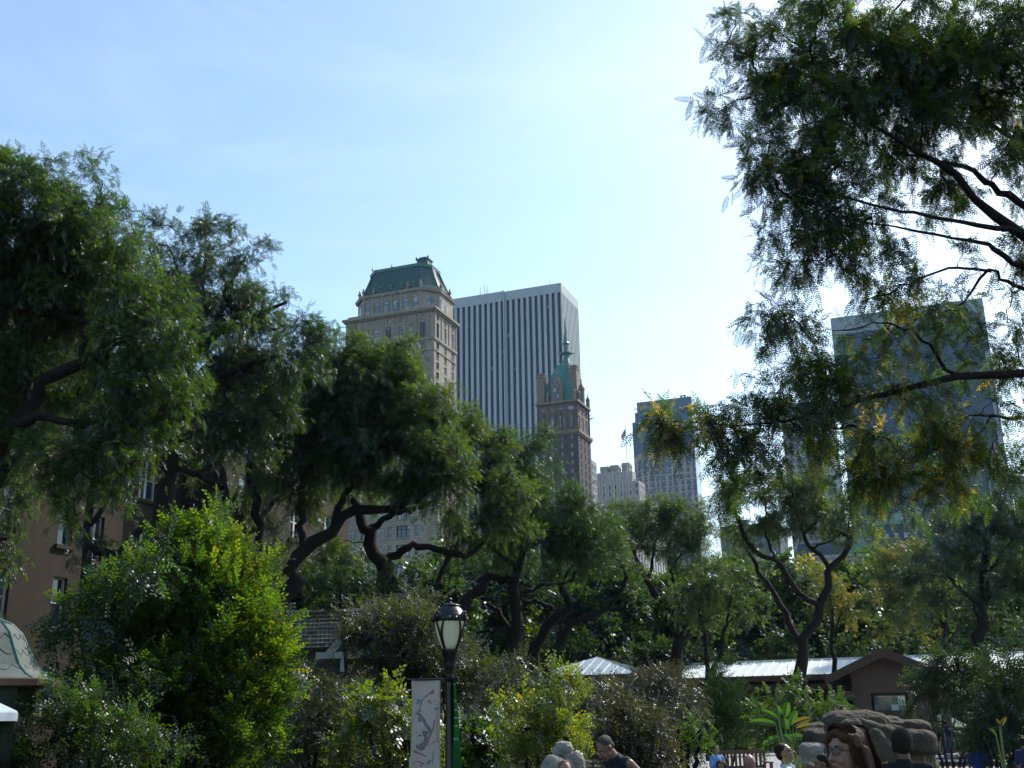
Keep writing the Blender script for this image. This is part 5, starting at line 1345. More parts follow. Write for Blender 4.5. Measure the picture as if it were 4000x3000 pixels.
for q4 in ([(-1.55, 0), (-dw, 0), (-dw, dh), (-1.55, dh)], [(dw, 0), (1.55, 0), (1.55, dh), (dw, dh)], [(-1.55, dh), (0, dh), (0, g(0)), (-1.55, g(1.55))], [(0, dh), (1.55, dh), (1.55, g(1.55)), (0, g(0))]):
    b.quad(*[(x, 0, z) for x, z in q4])
for s_ in (-1, 1):
    b.quad((s_ * dw, 0, 0), (s_ * dw, .3, 0), (s_ * dw, .3, dh), (s_ * dw, 0, dh)); b.quad((s_ * 1.55, 0, 0), (s_ * 1.55, 6, 0), (s_ * 1.55, 6, g(1.55)), (s_ * 1.55, 0, g(1.55)))
b.quad((-dw, 0, dh), (dw, 0, dh), (dw, .3, dh), (-dw, .3, dh))
b.build('stucco_wall', stucco, root)
for s_ in (-1, 1):
    q = MB(); q.box(s_ * 2.3 - .2, s_ * 2.3 + .2, -.5, -.1, 0, ez - .86); q.build('column', pier, root)
dg = glassy('door_glass', (.03, .05, .05), (.10, .15, .16), .06, (.3, .35), .9, (.4, .5, .5), .25)
q = MB(); q.box(-dw, dw, .2, .28, dh - .12, dh, 0); q.box(-dw, dw, .2, .28, 1.75, 1.85, 0)
q.quad((-dw + .1, .25, 1.85), (dw - .1, .25, 1.85), (dw - .1, .25, dh - .12), (-dw + .1, .25, dh - .12), 1)
q.build('transom_window', [timber, dg], root)
for s_ in (-1, 1):
    q = MB(); x0, x1 = sorted((s_ * .02, s_ * dw)); q.box(x0, x0 + .09, .2, .27, 0, 1.75, 0); q.box(x1 - .09, x1, .2, .27, 0, 1.75, 0); q.box(x0 + .09, x1 - .09, .2, .27, 1.62, 1.75, 0); q.box(x0 + .09, x1 - .09, .2, .27, 0, .25, 0)
    q.quad((x0 + .09, .24, .25), (x1 - .09, .24, .25), (x1 - .09, .24, 1.62), (x0 + .09, .24, 1.62), 1)
    d_ = q.build('door', [timber, dg], root)
    h_ = MB(); h_.tube([(s_ * .16, .1, .95), (s_ * .16, .1, 1.35)], .018, 6); h_.build('handle', sillm, d_)

# hip-roofed kiosk
kc = at(2335, 2640, 57)
root = empty('kiosk', (kc.x, kc.y, 0), prz, 'square kiosk with low blue-grey hipped metal roof', 'kiosk')
b = MB(); hw = 2.75; ke = at(2140, 2640, 54.6).z; kr = at(2335, 2569, 57).z - ke
b.ring([[(-hw, -hw, ke), (hw, -hw, ke), (hw, hw, ke), (-hw, hw, ke)], [(-.1, -.1, ke + kr), (.1, -.1, ke + kr), (.1, .1, ke + kr), (-.1, .1, ke + kr)]])
for k in range(-5, 6):
    t = k / 5.5
    for rot in range(4):
        c_, s_ = math.cos(rot * math.pi / 2), math.sin(rot * math.pi / 2)
        rp = lambda x, y, z: (x * c_ - y * s_, x * s_ + y * c_, z)
        u = abs(t); b.bar(rp(hw * t, -hw, ke + .02), rp(hw * t, -hw * u - .05, ke + .02 + kr * (1 - u)), .04, .06)
b.build('hipped_roof', mat('blue_grey_metal', (.34, .40, .43), .4, (.22, .28, .30), .8, .9, spec=.6, metal=.2), root)
b = MB(); b.box(-hw - .03, hw + .03, -hw - .06, -hw + .05, ke - .2, ke - .005); b.box(-hw - .03, hw + .03, hw - .05, hw + .06, ke - .2, ke - .005); b.box(-hw - .06, -hw + .03, -hw + .06, hw - .06, ke - .2, ke - .02); b.box(hw - .03, hw + .06, -hw + .06, hw - .06, ke - .2, ke - .02); b.build('eaves_beam', timber, root)
for sx in (-1, 1):
    for sy in (-1, 1): q = MB(); q.box(sx * 2.1 - .2, sx * 2.1 + .2, sy * 2.1 - .2, sy * 2.1 + .2, 0, ke - .1); q.build('column', pier, root)
b = MB(); b.box(-2.0, 2.0, -1.6, 1.6, 0, 3.2); b.build('booth', mat('dark_booth', (.05, .05, .045), .7), root)

# little shingled house with pale trim
hc = at(1235, 2600, 41)
root = empty('shingled_house', (hc.x, hc.y, 0), R(-8), 'small house with weathered grey shingle roof and pale gable trim', 'house')
shing, nt, out = new_mat('wood_shingles')
bs = nd(nt, 'ShaderNodeBsdfPrincipled', Roughness=.8); tc = nt.nodes.new('ShaderNodeTexCoord'); br = nt.nodes.new('ShaderNodeTexBrick')
mp = nt.nodes.new('ShaderNodeMapping'); nt.links.new(tc.outputs['Object'], mp.inputs[0]); nt.links.new(mp.outputs[0], br.inputs['Vector'])
for k_, v_ in (('Color1', (.20, .20, .18, 1)), ('Color2', (.06, .06, .055, 1)), ('Mortar', (.015, .015, .015, 1))): br.inputs[k_].default_value = v_
br.inputs['Scale'].default_value = 1; br.inputs['Brick Width'].default_value = .16; br.inputs['Row Height'].default_value = .26; br.inputs['Mortar Size'].default_value = .018
nt.links.new(br.outputs['Color'], bs.inputs['Base Color']); nt.links.new(bs.outputs[0], out.inputs['Surface'])
ptrim = mat('pale_grey_paint', (.36, .38, .38), .6, (.26, .28, .28), 2)
b = MB(); b.quad((-2.2, -.5, 4.25), (1.9, -.5, 4.25), (1.9, 1.8, 5.85), (-2.2, 1.8, 5.85)); b.quad((-2.2, 4.1, 4.25), (1.9, 4.1, 4.25), (1.9, 1.8, 5.85), (-2.2, 1.8, 5.85))
for k in range(10):
    y = -.5 + 2.3 * k / 10; z = 4.25 + 1.6 * k / 10; b.box(-2.2, 1.9, y - .012, y + .015, z - .01, z + .045)
b.build('shingle_roof', shing, root)
b = MB(); b.ring([[(.9, -.9, 4.05), (4.0, -.9, 4.05), (2.45, -.9, 5.7)], [(.9, 3, 4.05), (4.0, 3, 4.05), (2.45, 3, 5.7)]]); b.build('cross_gable_roof', shing, root)
b = MB()
b.bar((.75, -1.0, 4.0), (2.45, -1.0, 5.85), .1, .24, up=(0, 0, 1)); b.bar((4.15, -1.0, 4.0), (2.45, -1.0, 5.85), .1, .24); b.box(.3, 4.4, -1.02, -.92, 3.86, 4.08); b.box(1.2, 1.4, -1.01, -.93, 3.4, 3.85)
b.build('gable_trim', ptrim, root)
b = MB(); b.box(-2.0, 3.9, 0, 3.6, 0, 4.2); b.build('house_wall', mat('dark_clapboard', (.07, .07, .065), .8, (.04, .04, .04), 2), root)
for x in (-1.2, 1.8): q = MB(); q.box(x, x + .8, -.06, -.01, 2.3, 3.5, 0); q.box(x + .08, x + .72, -.08, -.061, 2.38, 3.42, 1); q.build('window', [ptrim, g_dark], root)

# bell-shaped metal roof of a kiosk, cut by the left edge
kc = at(-95, 2655, 14)
root = empty('bell_roofed_kiosk', (kc.x, kc.y, 0), 0, 'kiosk with bell-shaped sheet-metal roof at the left edge', 'kiosk')
e0 = kc.z
oxid = mat('oxidised_metal_scales', (.11, .13, .12), .7, (.06, .075, .07), 3, .8, spec=.25, metal=.0, bump=.1)
b = MB(); prof = [(.90, 0), (.80, .05), (.68, .16), (.58, .34), (.47, .55), (.34, .67), (.18, .74), (.04, .77)]
b.lathe([(r * 1.0, z) for r, z in prof], 8, (0, 0, e0), 0, math.pi / 8)
rf = b.build('bell_roof', oxid, root)
sc_ = MB()
for ring_ in range(4):
    zz = .16 + ring_ * .19; rr = np.interp(zz, [z for r, z in prof], [r for r, z in prof]) + .004
    for k in range(18):
        a0 = 2 * math.pi * (k + (ring_ % 2) * .5) / 18; 
        pts = []
        for t in range(7):
            u = t / 6; aa = a0 + (u - .5) * 2 * math.pi / 18; zz2 = zz - .07 * math.sin(math.pi * u); r2 = float(np.interp(zz2, [z for r, z in prof], [r for r, z in prof])) * math.cos(math.pi / 8) / math.cos(((aa - math.pi / 8) % (math.pi / 4)) - math.pi / 8) + .003
            pts.append((r2 * math.cos(aa), r2 * math.sin(aa), e0 + zz2))
        sc_.tube(pts, .0035, 4)
sc_.build('scale_seams', mat('dark_seam', (.05, .07, .06), .6), root)
b = MB()
for k in range(8):
    an = math.pi / 8 + k * math.pi / 4; b.tube([(r * math.cos(an), r * math.sin(an), e0 + z) for r, z in prof], .013, 6)
b.build('hip_rib', copper, root)
b = MB(); b.lathe([(.95, -.10), (1.0, -.09), (1.0, -.02), (.9, .0)], 8, (0, 0, e0), 0, math.pi / 8); b.build('eaves_gutter', timber, root)
b = MB(); b.lathe([(.7, 0), (.7, e0 - .1)], 8, (0, 0, 0), 0, math.pi / 8); b.build('booth', mat('dark_green_booth', (.015, .03, .022), .5), root)
uc = at(-300, 2790, 13)
root = empty('sunshade', (uc.x, uc.y, 0), 0, 'pale blue sunshade whose tip pokes in at the left edge', 'parasol')
b = MB(); b.lathe([(1.06, 0), (1.05, .02), (.6, .22), (.05, .42)], 8, (0, 0, uc.z)); b.lathe([(1.06, -.09), (1.062, 0)], 8, (0, 0, uc.z)); b.build('canopy', mat('pale_blue_canvas', (.45, .52, .60), .8), root)
b = MB(); b.tube([(0, 0, 0), (0, 0, uc.z + .4)], .025, 8); b.build('pole', sillm, root)

# dark peaked tent-like canopy
tc_ = at(2203, 2742, 33)
root = empty('peaked_canopy', (tc_.x, tc_.y, 0), .3, 'dark grey peaked canvas canopy with a small finial, behind the yellow-green shrub', 'canopy')
b = MB(); b.lathe([(.46, 0), (.40, .12), (.27, .36), (.13, .56), (.02, .64)], 8, (0, 0, tc_.z)); b.build('canvas', mat('grey_canvas', (.13, .13, .14), .8, (.09, .09, .1), 2), root)
b = MB()
for k in range(8): an = k * math.pi / 4; b.tube([(r * math.cos(an), r * math.sin(an), tc_.z + z) for r, z in ((.46, 0), (.40, .12), (.27, .36), (.13, .56), (.02, .64))], .012, 5)
b.lathe([(.01, .64), (.03, .68), (.01, .74)], 6, (0, 0, tc_.z)); b.tube([(0, 0, 0), (0, 0, tc_.z)], .03, 6); b.build('frame', mat('pale_piping', (.3, .3, .3), .6), root)

# ------------------------------------------------------------------ street lamp, banners
blk = mat('glossy_black_iron', (.004, .004, .005), .3, (.008, .008, .009), 8, .6, spec=.45, bump=.08, bscale=40)
mg, nt, out = new_mat('frosted_lamp_glass')
bs = nd(nt, 'ShaderNodeBsdfPrincipled', Roughness=.35); bs.inputs['Base Color'].default_value = (.86, .86, .74, 1); bs.inputs['Specular IOR Level'].default_value = .5
tr = nt.nodes.new('ShaderNodeBsdfTranslucent'); tr.inputs[0].default_value = (.95, .93, .78, 1); mxs = nt.nodes.new('ShaderNodeMixShader'); mxs.inputs[0].default_value = .42
nt.links.new(bs.outputs[0], mxs.inputs[1]); nt.links.new(tr.outputs[0], mxs.inputs[2]); nt.links.new(mxs.outputs[0], out.inputs['Surface'])
LT = at(1757, 2342, 15.3)                # finial tip
LB = at(1757, 2545, 15.3)
def street_lamp(loc, top, label, rz=0.0):
    r0 = empty('street_lamp', loc, rz, label, 'street lamp'); z = top
    s = .83 / .83
    gb, gt = z - .66, z - .27           # glass bottom / top
    b = MB(); b.lathe([(.095, gb), (.125, gb + .06), (.165, gb + .16), (.193, gb + .27), (.205, gt - .02), (.20, gt + .03)], 32); b.build('lamp_glass', mg, r0, True)
    b = MB(); b.lathe([(.235, gt - .005), (.245, gt + .02), (.21, gt + .06), (.19, gt + .11), (.15, gt + .155), (.125, gt + .17), (.14, gt + .178), (.14, gt + .195), (.10, gt + .205), (.05, gt + .22), (.02, gt + .235), (.018, gt + .25), (.035, gt + .262), (.03, gt + .28), (.008, gt + .30)], 32)
    b.lathe([(.20, gt - .03), (.235, gt - .01), (.235, gt + .0)], 32)
    for k in range(16):
        an = 2 * math.pi * k / 16; b.lathe([(.001, -.035), (.035, -.02), (.045, .0), (.03, .03), (.001, .04)], 8, (.215 * math.cos(an), .215 * math.sin(an), gt))
    b.build('lamp_cap', blk, r0, True)
    for k in range(4):
        b = MB(); an0 = math.pi / 2 * k + R(55)
        for sgn in (-1, 1):
            pts, rr = [], []
            for t in np.linspace(0, 1, 12):
                zz = gb - .03 + (gt - gb + .04) * t; r_g = float(np.interp(zz, [gb - .05, gb, gb + .06, gb + .16, gb + .27, gt], [.095, .10, .135, .175, .205, .222])) + .008
                an = an0 + sgn * (.02 + .30 * max(0, t - .25) ** 1.7 * 1.7)
                pts.append((r_g * math.cos(an), r_g * math.sin(an), zz)); rr.append(.013 + .006 * (1 - t))
            b.tube(pts, rr, 8)
        b.lathe([(.001, -.05), (.04, -.03), (.05, .01), (.03, .05), (.001, .07)], 10, (.235 * math.cos(an0), .235 * math.sin(an0), gt + .03))
        b.lathe([(.001, -.02), (.022, 0), (.001, .03)], 8, (.262 * math.cos(an0), .262 * math.sin(an0), gt + .075))
        b.build('lamp_rib', blk, r0, True)
    b = MB(); b.lathe([(.085, 0), (.085, .0), (.22, .0), (.22, .12), (.17, .2), (.15, .5), (.10, .62), (.085, .7), (.062, .8), (.055, gb - .50), (.058, gb - .42), (.05, gb - .36), (.056, gb - .30), (.07, gb - .24), (.082, gb - .20), (.078, gb - .17), (.088, gb - .15), (.085, gb - .11), (.10, gb - .09), (.10, gb - .06), (.115, gb - .03), (.118, gb - .005), (.09, gb + .002)], 28); b.build('pole', blk, r0, True)
    return r0
lamp = street_lamp((LT.x, LT.y, 0), LT.z, 'black cast-iron park lamp post carrying two banners, near the centre')
ux = Vector((1, 0, 0))
# arms and white banner
za = at(1700, 2655, 15.3).z
for e_, dz in (((-.56, 0), .005), ((-.56, 0), -1.6), ((.12, -.3), .005), ((.12, -.3), -1.55)):
    b = MB(); b.tube([(e_[0], e_[1], za + dz), (0, 0, za + dz)], .011, 8); b.lathe([(.06, -.04), (.068, 0), (.06, .04)], 12, (0, 0, za + dz)); b.lathe([(.001, -.02), (.018, 0), (.001, .02)], 8, (e_[0], e_[1], za + dz)); b.build('banner_arm', blk, lamp)
wr = empty('white_banner', (LT.x, LT.y, 0), 0, 'white banner painted with branches and blossoms, left of the lamp post', 'banner')
bx0, bx1 = -.515, -.125
def bs_(u, v):           # banner surface, u across, v down 0..1 over 1.6 m
    z = za - 1.6 * v
    x = bx0 + (bx1 - bx0) * u - .012 * math.sin(v * 5) * (1 - u) + (-.03 * v * (1 - u) if v > .6 else .02 * math.sin(math.pi * min(1, v / .6)) * (1 - u))
    y = .018 * math.sin(v * 9 + u * 2.5) + .012 * math.sin(u * 5)
    return Vector((x, y, z))
m_, nt, out = new_mat('banner_cloth')
d1 = nd(nt, 'ShaderNodeBsdfDiffuse'); d1.inputs[0].default_value = (.42, .42, .43, 1); t1 = nd(nt, 'ShaderNodeBsdfTranslucent'); t1.inputs[0].default_value = (.5, .48, .46, 1); mm = nt.nodes.new('ShaderNodeMixShader'); mm.inputs[0].default_value = .35
nt.links.new(d1.outputs[0], mm.inputs[1]); nt.links.new(t1.outputs[0], mm.inputs[2]); nt.links.new(mm.outputs[0], out.inputs['Surface'])
def cloth(fn, nu, nv, th, name, m, par):
    b = MB(); V = []
    for s_ in (0, 1):
        for j in range(nv + 1):
            for i in range(nu + 1): q = fn(i / nu, j / nv); V.append((q.x, q.y + (th if s_ else 0), q.z))
    b.v = V; N = (nu + 1) * (nv + 1)
    for s_ in (0, 1):
        for j in range(nv):
            for i in range(nu): a = s_ * N + j * (nu + 1) + i; b.f.append((a, a + 1, a + nu + 2, a + nu + 1) if s_ == 0 else (a, a + nu + 1, a + nu + 2, a + 1)); b.m.append(0)
    for j in range(nv):
        for i in (0, nu): a = j * (nu + 1) + i; b.f.append((a, a + N, a + N + nu + 1, a + nu + 1)); b.m.append(0)
    for i in range(nu):
        for j in (0, nv): a = j * (nu + 1) + i; b.f.append((a, a + 1, a + 1 + N, a + N)); b.m.append(0)
    return b.build(name, m, par, True)
cloth(bs_, 12, 60, .003, 'banner_sheet', m_, wr)
inks = [mat('ink_slate', (.10, .12, .18), .8, (.2, .2, .25), 12, 1), mat('ink_mauve', (.22, .13, .14), .8, (.30, .2, .2), 12, 1), mat('ink_teal', (.06, .20, .22), .8, (.16, .30, .32), 12, 1)]
art = MB(); ar = random.Random(5)
def stroke(pts, w0, w1, mi):
    n = len(pts)
    for k in range(n - 1):
        (u0, v0), (u1, v1) = pts[k], pts[k + 1]
        wa = w0 + (w1 - w0) * k / n + ar.uniform(-.2, .2) * w0; wb = w0 + (w1 - w0) * (k + 1) / n
        du, dv = (u1 - u0) * .39, (v1 - v0) * 1.6; L = math.hypot(du, dv) or 1; nu_, nv_ = -dv / L, du / L
        P = lambda u, v: bs_(min(.97, max(.03, u)), v) + Vector((0, -.003, 0))
        art.quad(P(u0 + nu_ * wa / .39, v0 + nv_ * wa / 1.6), P(u1 + nu_ * wb / .39, v1 + nv_ * wb / 1.6), P(u1 - nu_ * wb / .39, v1 - nv_ * wb / 1.6), P(u0 - nu_ * wa / .39, v0 - nv_ * wa / 1.6), mi)
def blob(u, v, r, mi, k=3):
    for _ in range(k):
        uu, vv = u + ar.uniform(-1, 1) * r / .39 * .6, v + ar.uniform(-1, 1) * r / 1.6 * .6; rr = r * ar.uniform(.35, .7)
        pts = [bs_(min(.97, max(.03, uu + rr * math.cos(t) * ar.uniform(.7, 1.1) / .39)), vv + rr * math.sin(t) * ar.uniform(.7, 1.1) / 1.6) + Vector((0, -.0045 - .0006 * (_ % 3), 0)) for t in [2 * math.pi * q / 11 for q in range(11)]]
        for q in range(1, 10): art.tri(pts[0], pts[q], pts[q + 1], mi)
vs = lambda y: (y - 150) / 1780.0
us = lambda x: (x - 165) / 460.0
for pts, a_, c_, mi in (([(us(520), vs(290)), (us(440), vs(350)), (us(380), vs(400)), (us(330), vs(440)), (us(290), vs(560)), (us(250), vs(640))], .012, .006, 1),
    ([(us(250), vs(620)), (us(330), vs(680)), (us(400), vs(780)), (us(450), vs(860)), (us(480), vs(920))], .018, .026, 0),
    ([(us(540), vs(720)), (us(515), vs(800)), (us(500), vs(880)), (us(440), vs(980)), (us(330), vs(1060)), (us(260), vs(1120))], .008, .022, 1),
    ([(us(590), vs(480)), (us(580), vs(640)), (us(575), vs(800)), (us(585), vs(1040))], .003, .004, 0),
    ([(us(350), vs(870)), (us(400), vs(960)), (us(380), vs(1080)), (us(300), vs(1140))], .022, .014, 0),
    ([(us(215), vs(1150)), (us(300), vs(1190)), (us(420), vs(1230))], .014, .007, 1), ([(us(520), vs(1150)), (us(510), vs(1330))], .006, .01, 2),
    ([(us(210), vs(1340)), (us(260), vs(1300)), (us(330), vs(1310)), (us(390), vs(1340))], .003, .012, 1),
    ([(us(200), vs(740)), (us(205), vs(660)), (us(240), vs(600))], .003, .004, 0), ([(us(250), vs(950)), (us(330), vs(930)), (us(380), vs(950))], .004, .006, 0), ([(us(470), vs(1060)), (us(540), vs(1020)), (us(600), vs(1010))], .006, .003, 1)):
    fine = []
    for k in range(len(pts) - 1):
        for q in range(3): t = q / 3; fine.append((pts[k][0] * (1 - t) + pts[k + 1][0] * t + ar.uniform(-.015, .015), pts[k][1] * (1 - t) + pts[k + 1][1] * t + ar.uniform(-.003, .003)))
    stroke(fine + [pts[-1]], a_, c_, mi)
for x, y, r, mi, k in ((500, 330, .03, 1, 4), (280, 460, .034, 2, 4), (465, 470, .035, 1, 4), (540, 450, .02, 0, 2), (575, 570, .035, 2, 4), (290, 710, .035, 1, 4), (300, 590, .02, 0, 4), (400, 900, .035, 0, 6), (350, 1120, .035, 0, 5), (430, 1040, .03, 1, 4), (270, 1080, .02, 0, 3), (450, 1320, .035, 2, 4), (350, 1350, .022, 1, 3), (200, 1480, .035, 2, 4), (350, 1430, .04, 2, 5), (500, 1450, .045, 2, 6), (240, 1530, .045, 2, 4), (420, 1440, .02, 1, 2), (300, 940, .02, 0, 5), (250, 890, .012, 0, 3)):
    blob(us(x), vs(y), r, mi, k)
art.build('painted_design', inks, wr)
gr = empty('green_banner', (LT.x, LT.y, 0), 0, 'green banner seen nearly edge-on, right of the lamp post', 'banner')
def gs(u, v):
    z = za - .03 - 1.5 * v; w = .045 + .075 * math.sin(math.pi * min(1, v * .72) ** 1.3)
    return Vector((.045 + u * w + .008 * math.sin(v * 6), -.02 - u * (.30 - w) + .03 * math.sin(v * 7 + u * 3) , z))
gm2, nt, out = new_mat('green_cloth')
d1 = nd(nt, 'ShaderNodeBsdfDiffuse'); d1.inputs[0].default_value = (.035, .14, .055, 1); t1 = nd(nt, 'ShaderNodeBsdfTranslucent'); t1.inputs[0].default_value = (.05, .24, .08, 1); mm = nt.nodes.new('ShaderNodeMixShader'); mm.inputs[0].default_value = .5
nt.links.new(d1.outputs[0], mm.inputs[1]); nt.links.new(t1.outputs[0], mm.inputs[2]); nt.links.new(mm.outputs[0], out.inputs['Surface'])
cloth(gs, 10, 50, .003, 'banner_sheet', gm2, gr)
lt = MB()
for v0, v1, u0, u1 in ((.155, .175, .1, .85), (.235, .25, .1, .9), (.30, .315, .1, .9), (.37, .385, .15, .85), (.475, .485, .1, .8), (.49, .496, .1, .9), (.02, .032, .0, 1), (.80, .86, .35, .75), (.09, .1, .1, .3)):
    n = 9
    for k in range(n):
        if k % 3 == 2: continue
        a_, c_ = u0 + (u1 - u0) * k / n, u0 + (u1 - u0) * (k + 1) / n - .008
        o_ = Vector((-.002, -.004, 0)); lt.quad(gs(a_, v0) + o_, gs(c_, v0) + o_, gs(c_, v1) + o_, gs(a_, v1) + o_)
lt.build('pale_print', mat('pale_print', (.5, .62, .5), .8), gr)

l2 = at(3691, 2722, 62)
lamp2 = empty('street_lamp', (l2.x, l2.y, 0), .5, 'small distant park lamp post beside the porch in the shade', 'street lamp')
for ch in list(lamp.children):
    if ch.name.startswith('banner_arm'): continue
    c_ = dup(ch, lamp2)
lamp2.scale = (l2.z / LT.z,) * 3
og = empty('orange_banner', (l2.x + .25, l2.y - .05, 0), 0, 'plain orange-brown banner hanging on the distant lamp post', 'banner')
b = MB(); b.box(.0, .42, -.01, .01, 1.35, 2.3); b.build('banner_sheet', mat('orange_cloth', (.30, .13, .05), .85, (.22, .1, .04), 2), og)
for zz in (2.3, 1.35): b = MB(); b.tube([(-.28, 0, zz), (.45, 0, zz)], .012, 6); b.build('banner_arm', blk, og)
u2 = at(3672, 2800, 52)
root = empty('garden_parasol', (u2.x, u2.y, 0), 0, 'dark teal parasol in the shade beyond the rocks', 'parasol')
b = MB(); b.lathe([(1.25, -.45), (1.2, -.4), (.7, -.1), (.04, .12)], 8, (0, 0, u2.z)); b.build('canopy', mat('teal_canvas', (.02, .11, .10), .8), root)
b = MB(); b.tube([(0, 0, 0), (0, 0, u2.z + .1)], .03, 6); b.build('pole', timber, root)
def GH(x, y):
    """ground height: nearly level, a shallow sunken court in the middle of the garden"""
    t = max(0.0, min(1.0, (y - 8.5) / 2.5)) * max(0.0, min(1.0, (22.0 - y) / 3.0))
    return -.45 * (t * t * (3 - 2 * t))
# ------------------------------------------------------------------ shrubs, rocks, statue, bench, ground
SB = 'shrub'
def S(name, label, Y, lobes, leaf, tpl, dens=.8, clump=.22, fronds=14, size=1, hang=.15, up=0.0, tone=(0, 1), stems=None, seed=0, tlen=.55, base=None, rz=None, cat=SB):
    ax = sum(l[0] for l in lobes) / len(lobes)
    b_ = atz(ax, 2900, 0); c = at(ax, 2824, Y)
    st = stems or [[(ax + dx, 3150 if Y < 20 else 3000, 0, .03 + .0006 * Y), (ax + dx * 2, 2850, 0, .025), (l[0], l[1], l[4], .008)] for dx, l in zip((-20, 25, 0, -40, 40), lobes)]
    st2 = []
    for s_ in st:
        g = at(s_[0][0], s_[0][1], Y); st2.append(s_)
    return T(name, label, cat, Y, st2, lobes, leaf, tpl, dens=dens, clump=clump, fronds=fronds, size=size, hang=hang, upward=up, tone=tone, seed=seed, crown_name='foliage', twigr=.004, tlen=tlen, jag=.03)

S('hornbeam', 'big egg-shaped hornbeam with sunlit yellow-green right side', 17, [(820, 2190, 110, 150, 0, .5, .1), (840, 2080, 50, 90, 0, .3, .1), (760, 2330, 220, 200, 0, 1.0), (930, 2380, 150, 180, 0, .8, .12), (900, 2620, 210, 260, 0, 1.0, .08), (700, 2600, 270, 260, 0, 1.2), (820, 2850, 230, 200, 0, 1.0), (560, 2400, 150, 160, 0, .8), (600, 2850, 250, 200, 0, 1.0), (1010, 2560, 110, 160, 0, .6, .16), (1030, 2750, 70, 130, 0, .5, .12), (430, 2750, 140, 200, .3, .8)],  # raised tone on top and right lobes paints sunlight into the leaf colour
  'hornbeam', 'spray7', dens=1.5, clump=.24, fronds=13, size=.92, hang=.0, up=.75, tlen=.5, seed=31,
  stems=[[(800, 3350, 0, .09), (790, 2900, 0, .07), (800, 2500, 0, .045), (825, 2150, 0, .015)], [(800, 3100, 0, .05), (700, 2800, 0, .035), (650, 2500, 0, .02)], [(800, 3100, 0, .05), (880, 2750, 0, .035), (930, 2450, 0, .02)]], cat='tree')
S('cherry_tree', 'dark cherry-like tree with hanging pointed leaves left of the hornbeam', 15.5, [(470, 2240, 110, 70, 0, .6), (340, 2310, 90, 60, 0, .5), (600, 2200, 90, 60, 0, .5), (400, 2420, 120, 80, 0, .6), (300, 2380, 60, 40, 0, .3), (330, 2560, 80, 60, 0, .5), (480, 2600, 100, 60, 0, .5)],
  'broad', 'spray7', dens=.9, clump=.22, fronds=11, size=1.0, hang=.7, seed=32, tone=(0, .8), stems=[[(390, 3300, 0, .07), (400, 2850, 0, .05), (450, 2550, 0, .04), (430, 2300, 0, .02)], [(420, 2700, 0, .03), (360, 2500, 0, .02), (330, 2350, 0, .01)], [(440, 2560, 0, .025), (520, 2350, 0, .02), (590, 2220, 0, .01)]], cat='tree')
S('dark_shrub', 'dark leafy shrub filling the lower left corner below the bell roof', 14, [(260, 2780, 130, 110, 0, .6), (420, 2880, 170, 120, 0, .6), (180, 2930, 170, 110, 0, .6), (580, 2900, 140, 110, 0, .6), (60, 2960, 110, 70, 0, .5), (350, 2700, 100, 80, .2, .5)],
  'broad', 'spray5', dens=1.1, clump=.18, fronds=13, size=.85, hang=.3, seed=33, tone=(0, .75))
S('silvery_shrub', 'tall silvery olive shrub spreading behind the lamp post', 20, [(1570, 2390, 120, 70, 0, .7), (1480, 2450, 130, 90, 0, .8), (1640, 2450, 130, 100, 0, .9), (1560, 2550, 200, 120, 0, 1), (1720, 2560, 110, 120, 0, .8), (1820, 2600, 100, 80, 0, .7), (1900, 2700, 130, 80, 0, .7), (1700, 2680, 160, 110, .2, .8), (1500, 2680, 130, 90, .3, .7), (1380, 2520, 70, 60, .2, .5), (1980, 2620, 60, 40, 0, .4), (1660, 2360, 60, 50, 0, .4)],
  'speckle', 'spray5', dens=1.25, clump=.22, fronds=15, size=.9, hang=.1, up=.1, seed=34)
S('grey_shrub', 'dusty grey-green shrub between the hornbeam and the bright big-leaved bush', 21, [(1230, 2780, 130, 120, 0, .8), (1180, 2920, 130, 100, 0, .8), (1340, 2900, 120, 110, 0, .8), (1290, 2690, 90, 60, .2, .5), (1100, 2850, 60, 90, .3, .5)],
  'speckle', 'spray5', dens=1.1, clump=.22, fronds=14, size=.95, hang=.1, seed=35, tone=(0, .8))
S('big_leaved_bush', 'bright green big-leaved bush left of the white banner', 17, [(1400, 2720, 80, 70, 0, .5), (1500, 2750, 90, 90, 0, .6), (1560, 2860, 90, 110, 0, .6), (1440, 2870, 90, 100, 0, .6), (1660, 2830, 50, 120, .2, .4), (1480, 2980, 150, 60, 0, .6), (1670, 2960, 80, 80, 0, .4)],
  'yellow', 'spray12', dens=1.0, clump=.20, fronds=10, size=.62, hang=.4, seed=36, tone=(0, .75))
S('leafy_bush', 'mixed green bush right of the green banner', 17.5, [(1870, 2850, 70, 80, 0, .4), (1930, 2930, 90, 80, 0, .5), (1830, 2960, 50, 70, 0, .3), (1920, 2790, 60, 50, .4, .4)],
  'broad', 'spray12', dens=1.1, clump=.18, fronds=11, size=.6, hang=.3, seed=37, tone=(.1, 1))
S('yellow_green_shrub', 'yellow-green shrub with a few orange leaves behind the stone bird', 16, [(2110, 2790, 110, 80, 0, .5), (2210, 2830, 90, 90, 0, .5), (2080, 2900, 120, 100, 0, .6), (2220, 2940, 80, 70, 0, .5), (2160, 2700, 40, 60, 0, .25), (2270, 2760, 30, 50, 0, .2), (2010, 2800, 60, 60, 0, .4), (2000, 2940, 70, 80, 0, .4)],
  'yellow', 'spray5', dens=1.05, clump=.17, fronds=11, size=.95, hang=.0, up=.7, tlen=.6, seed=38)
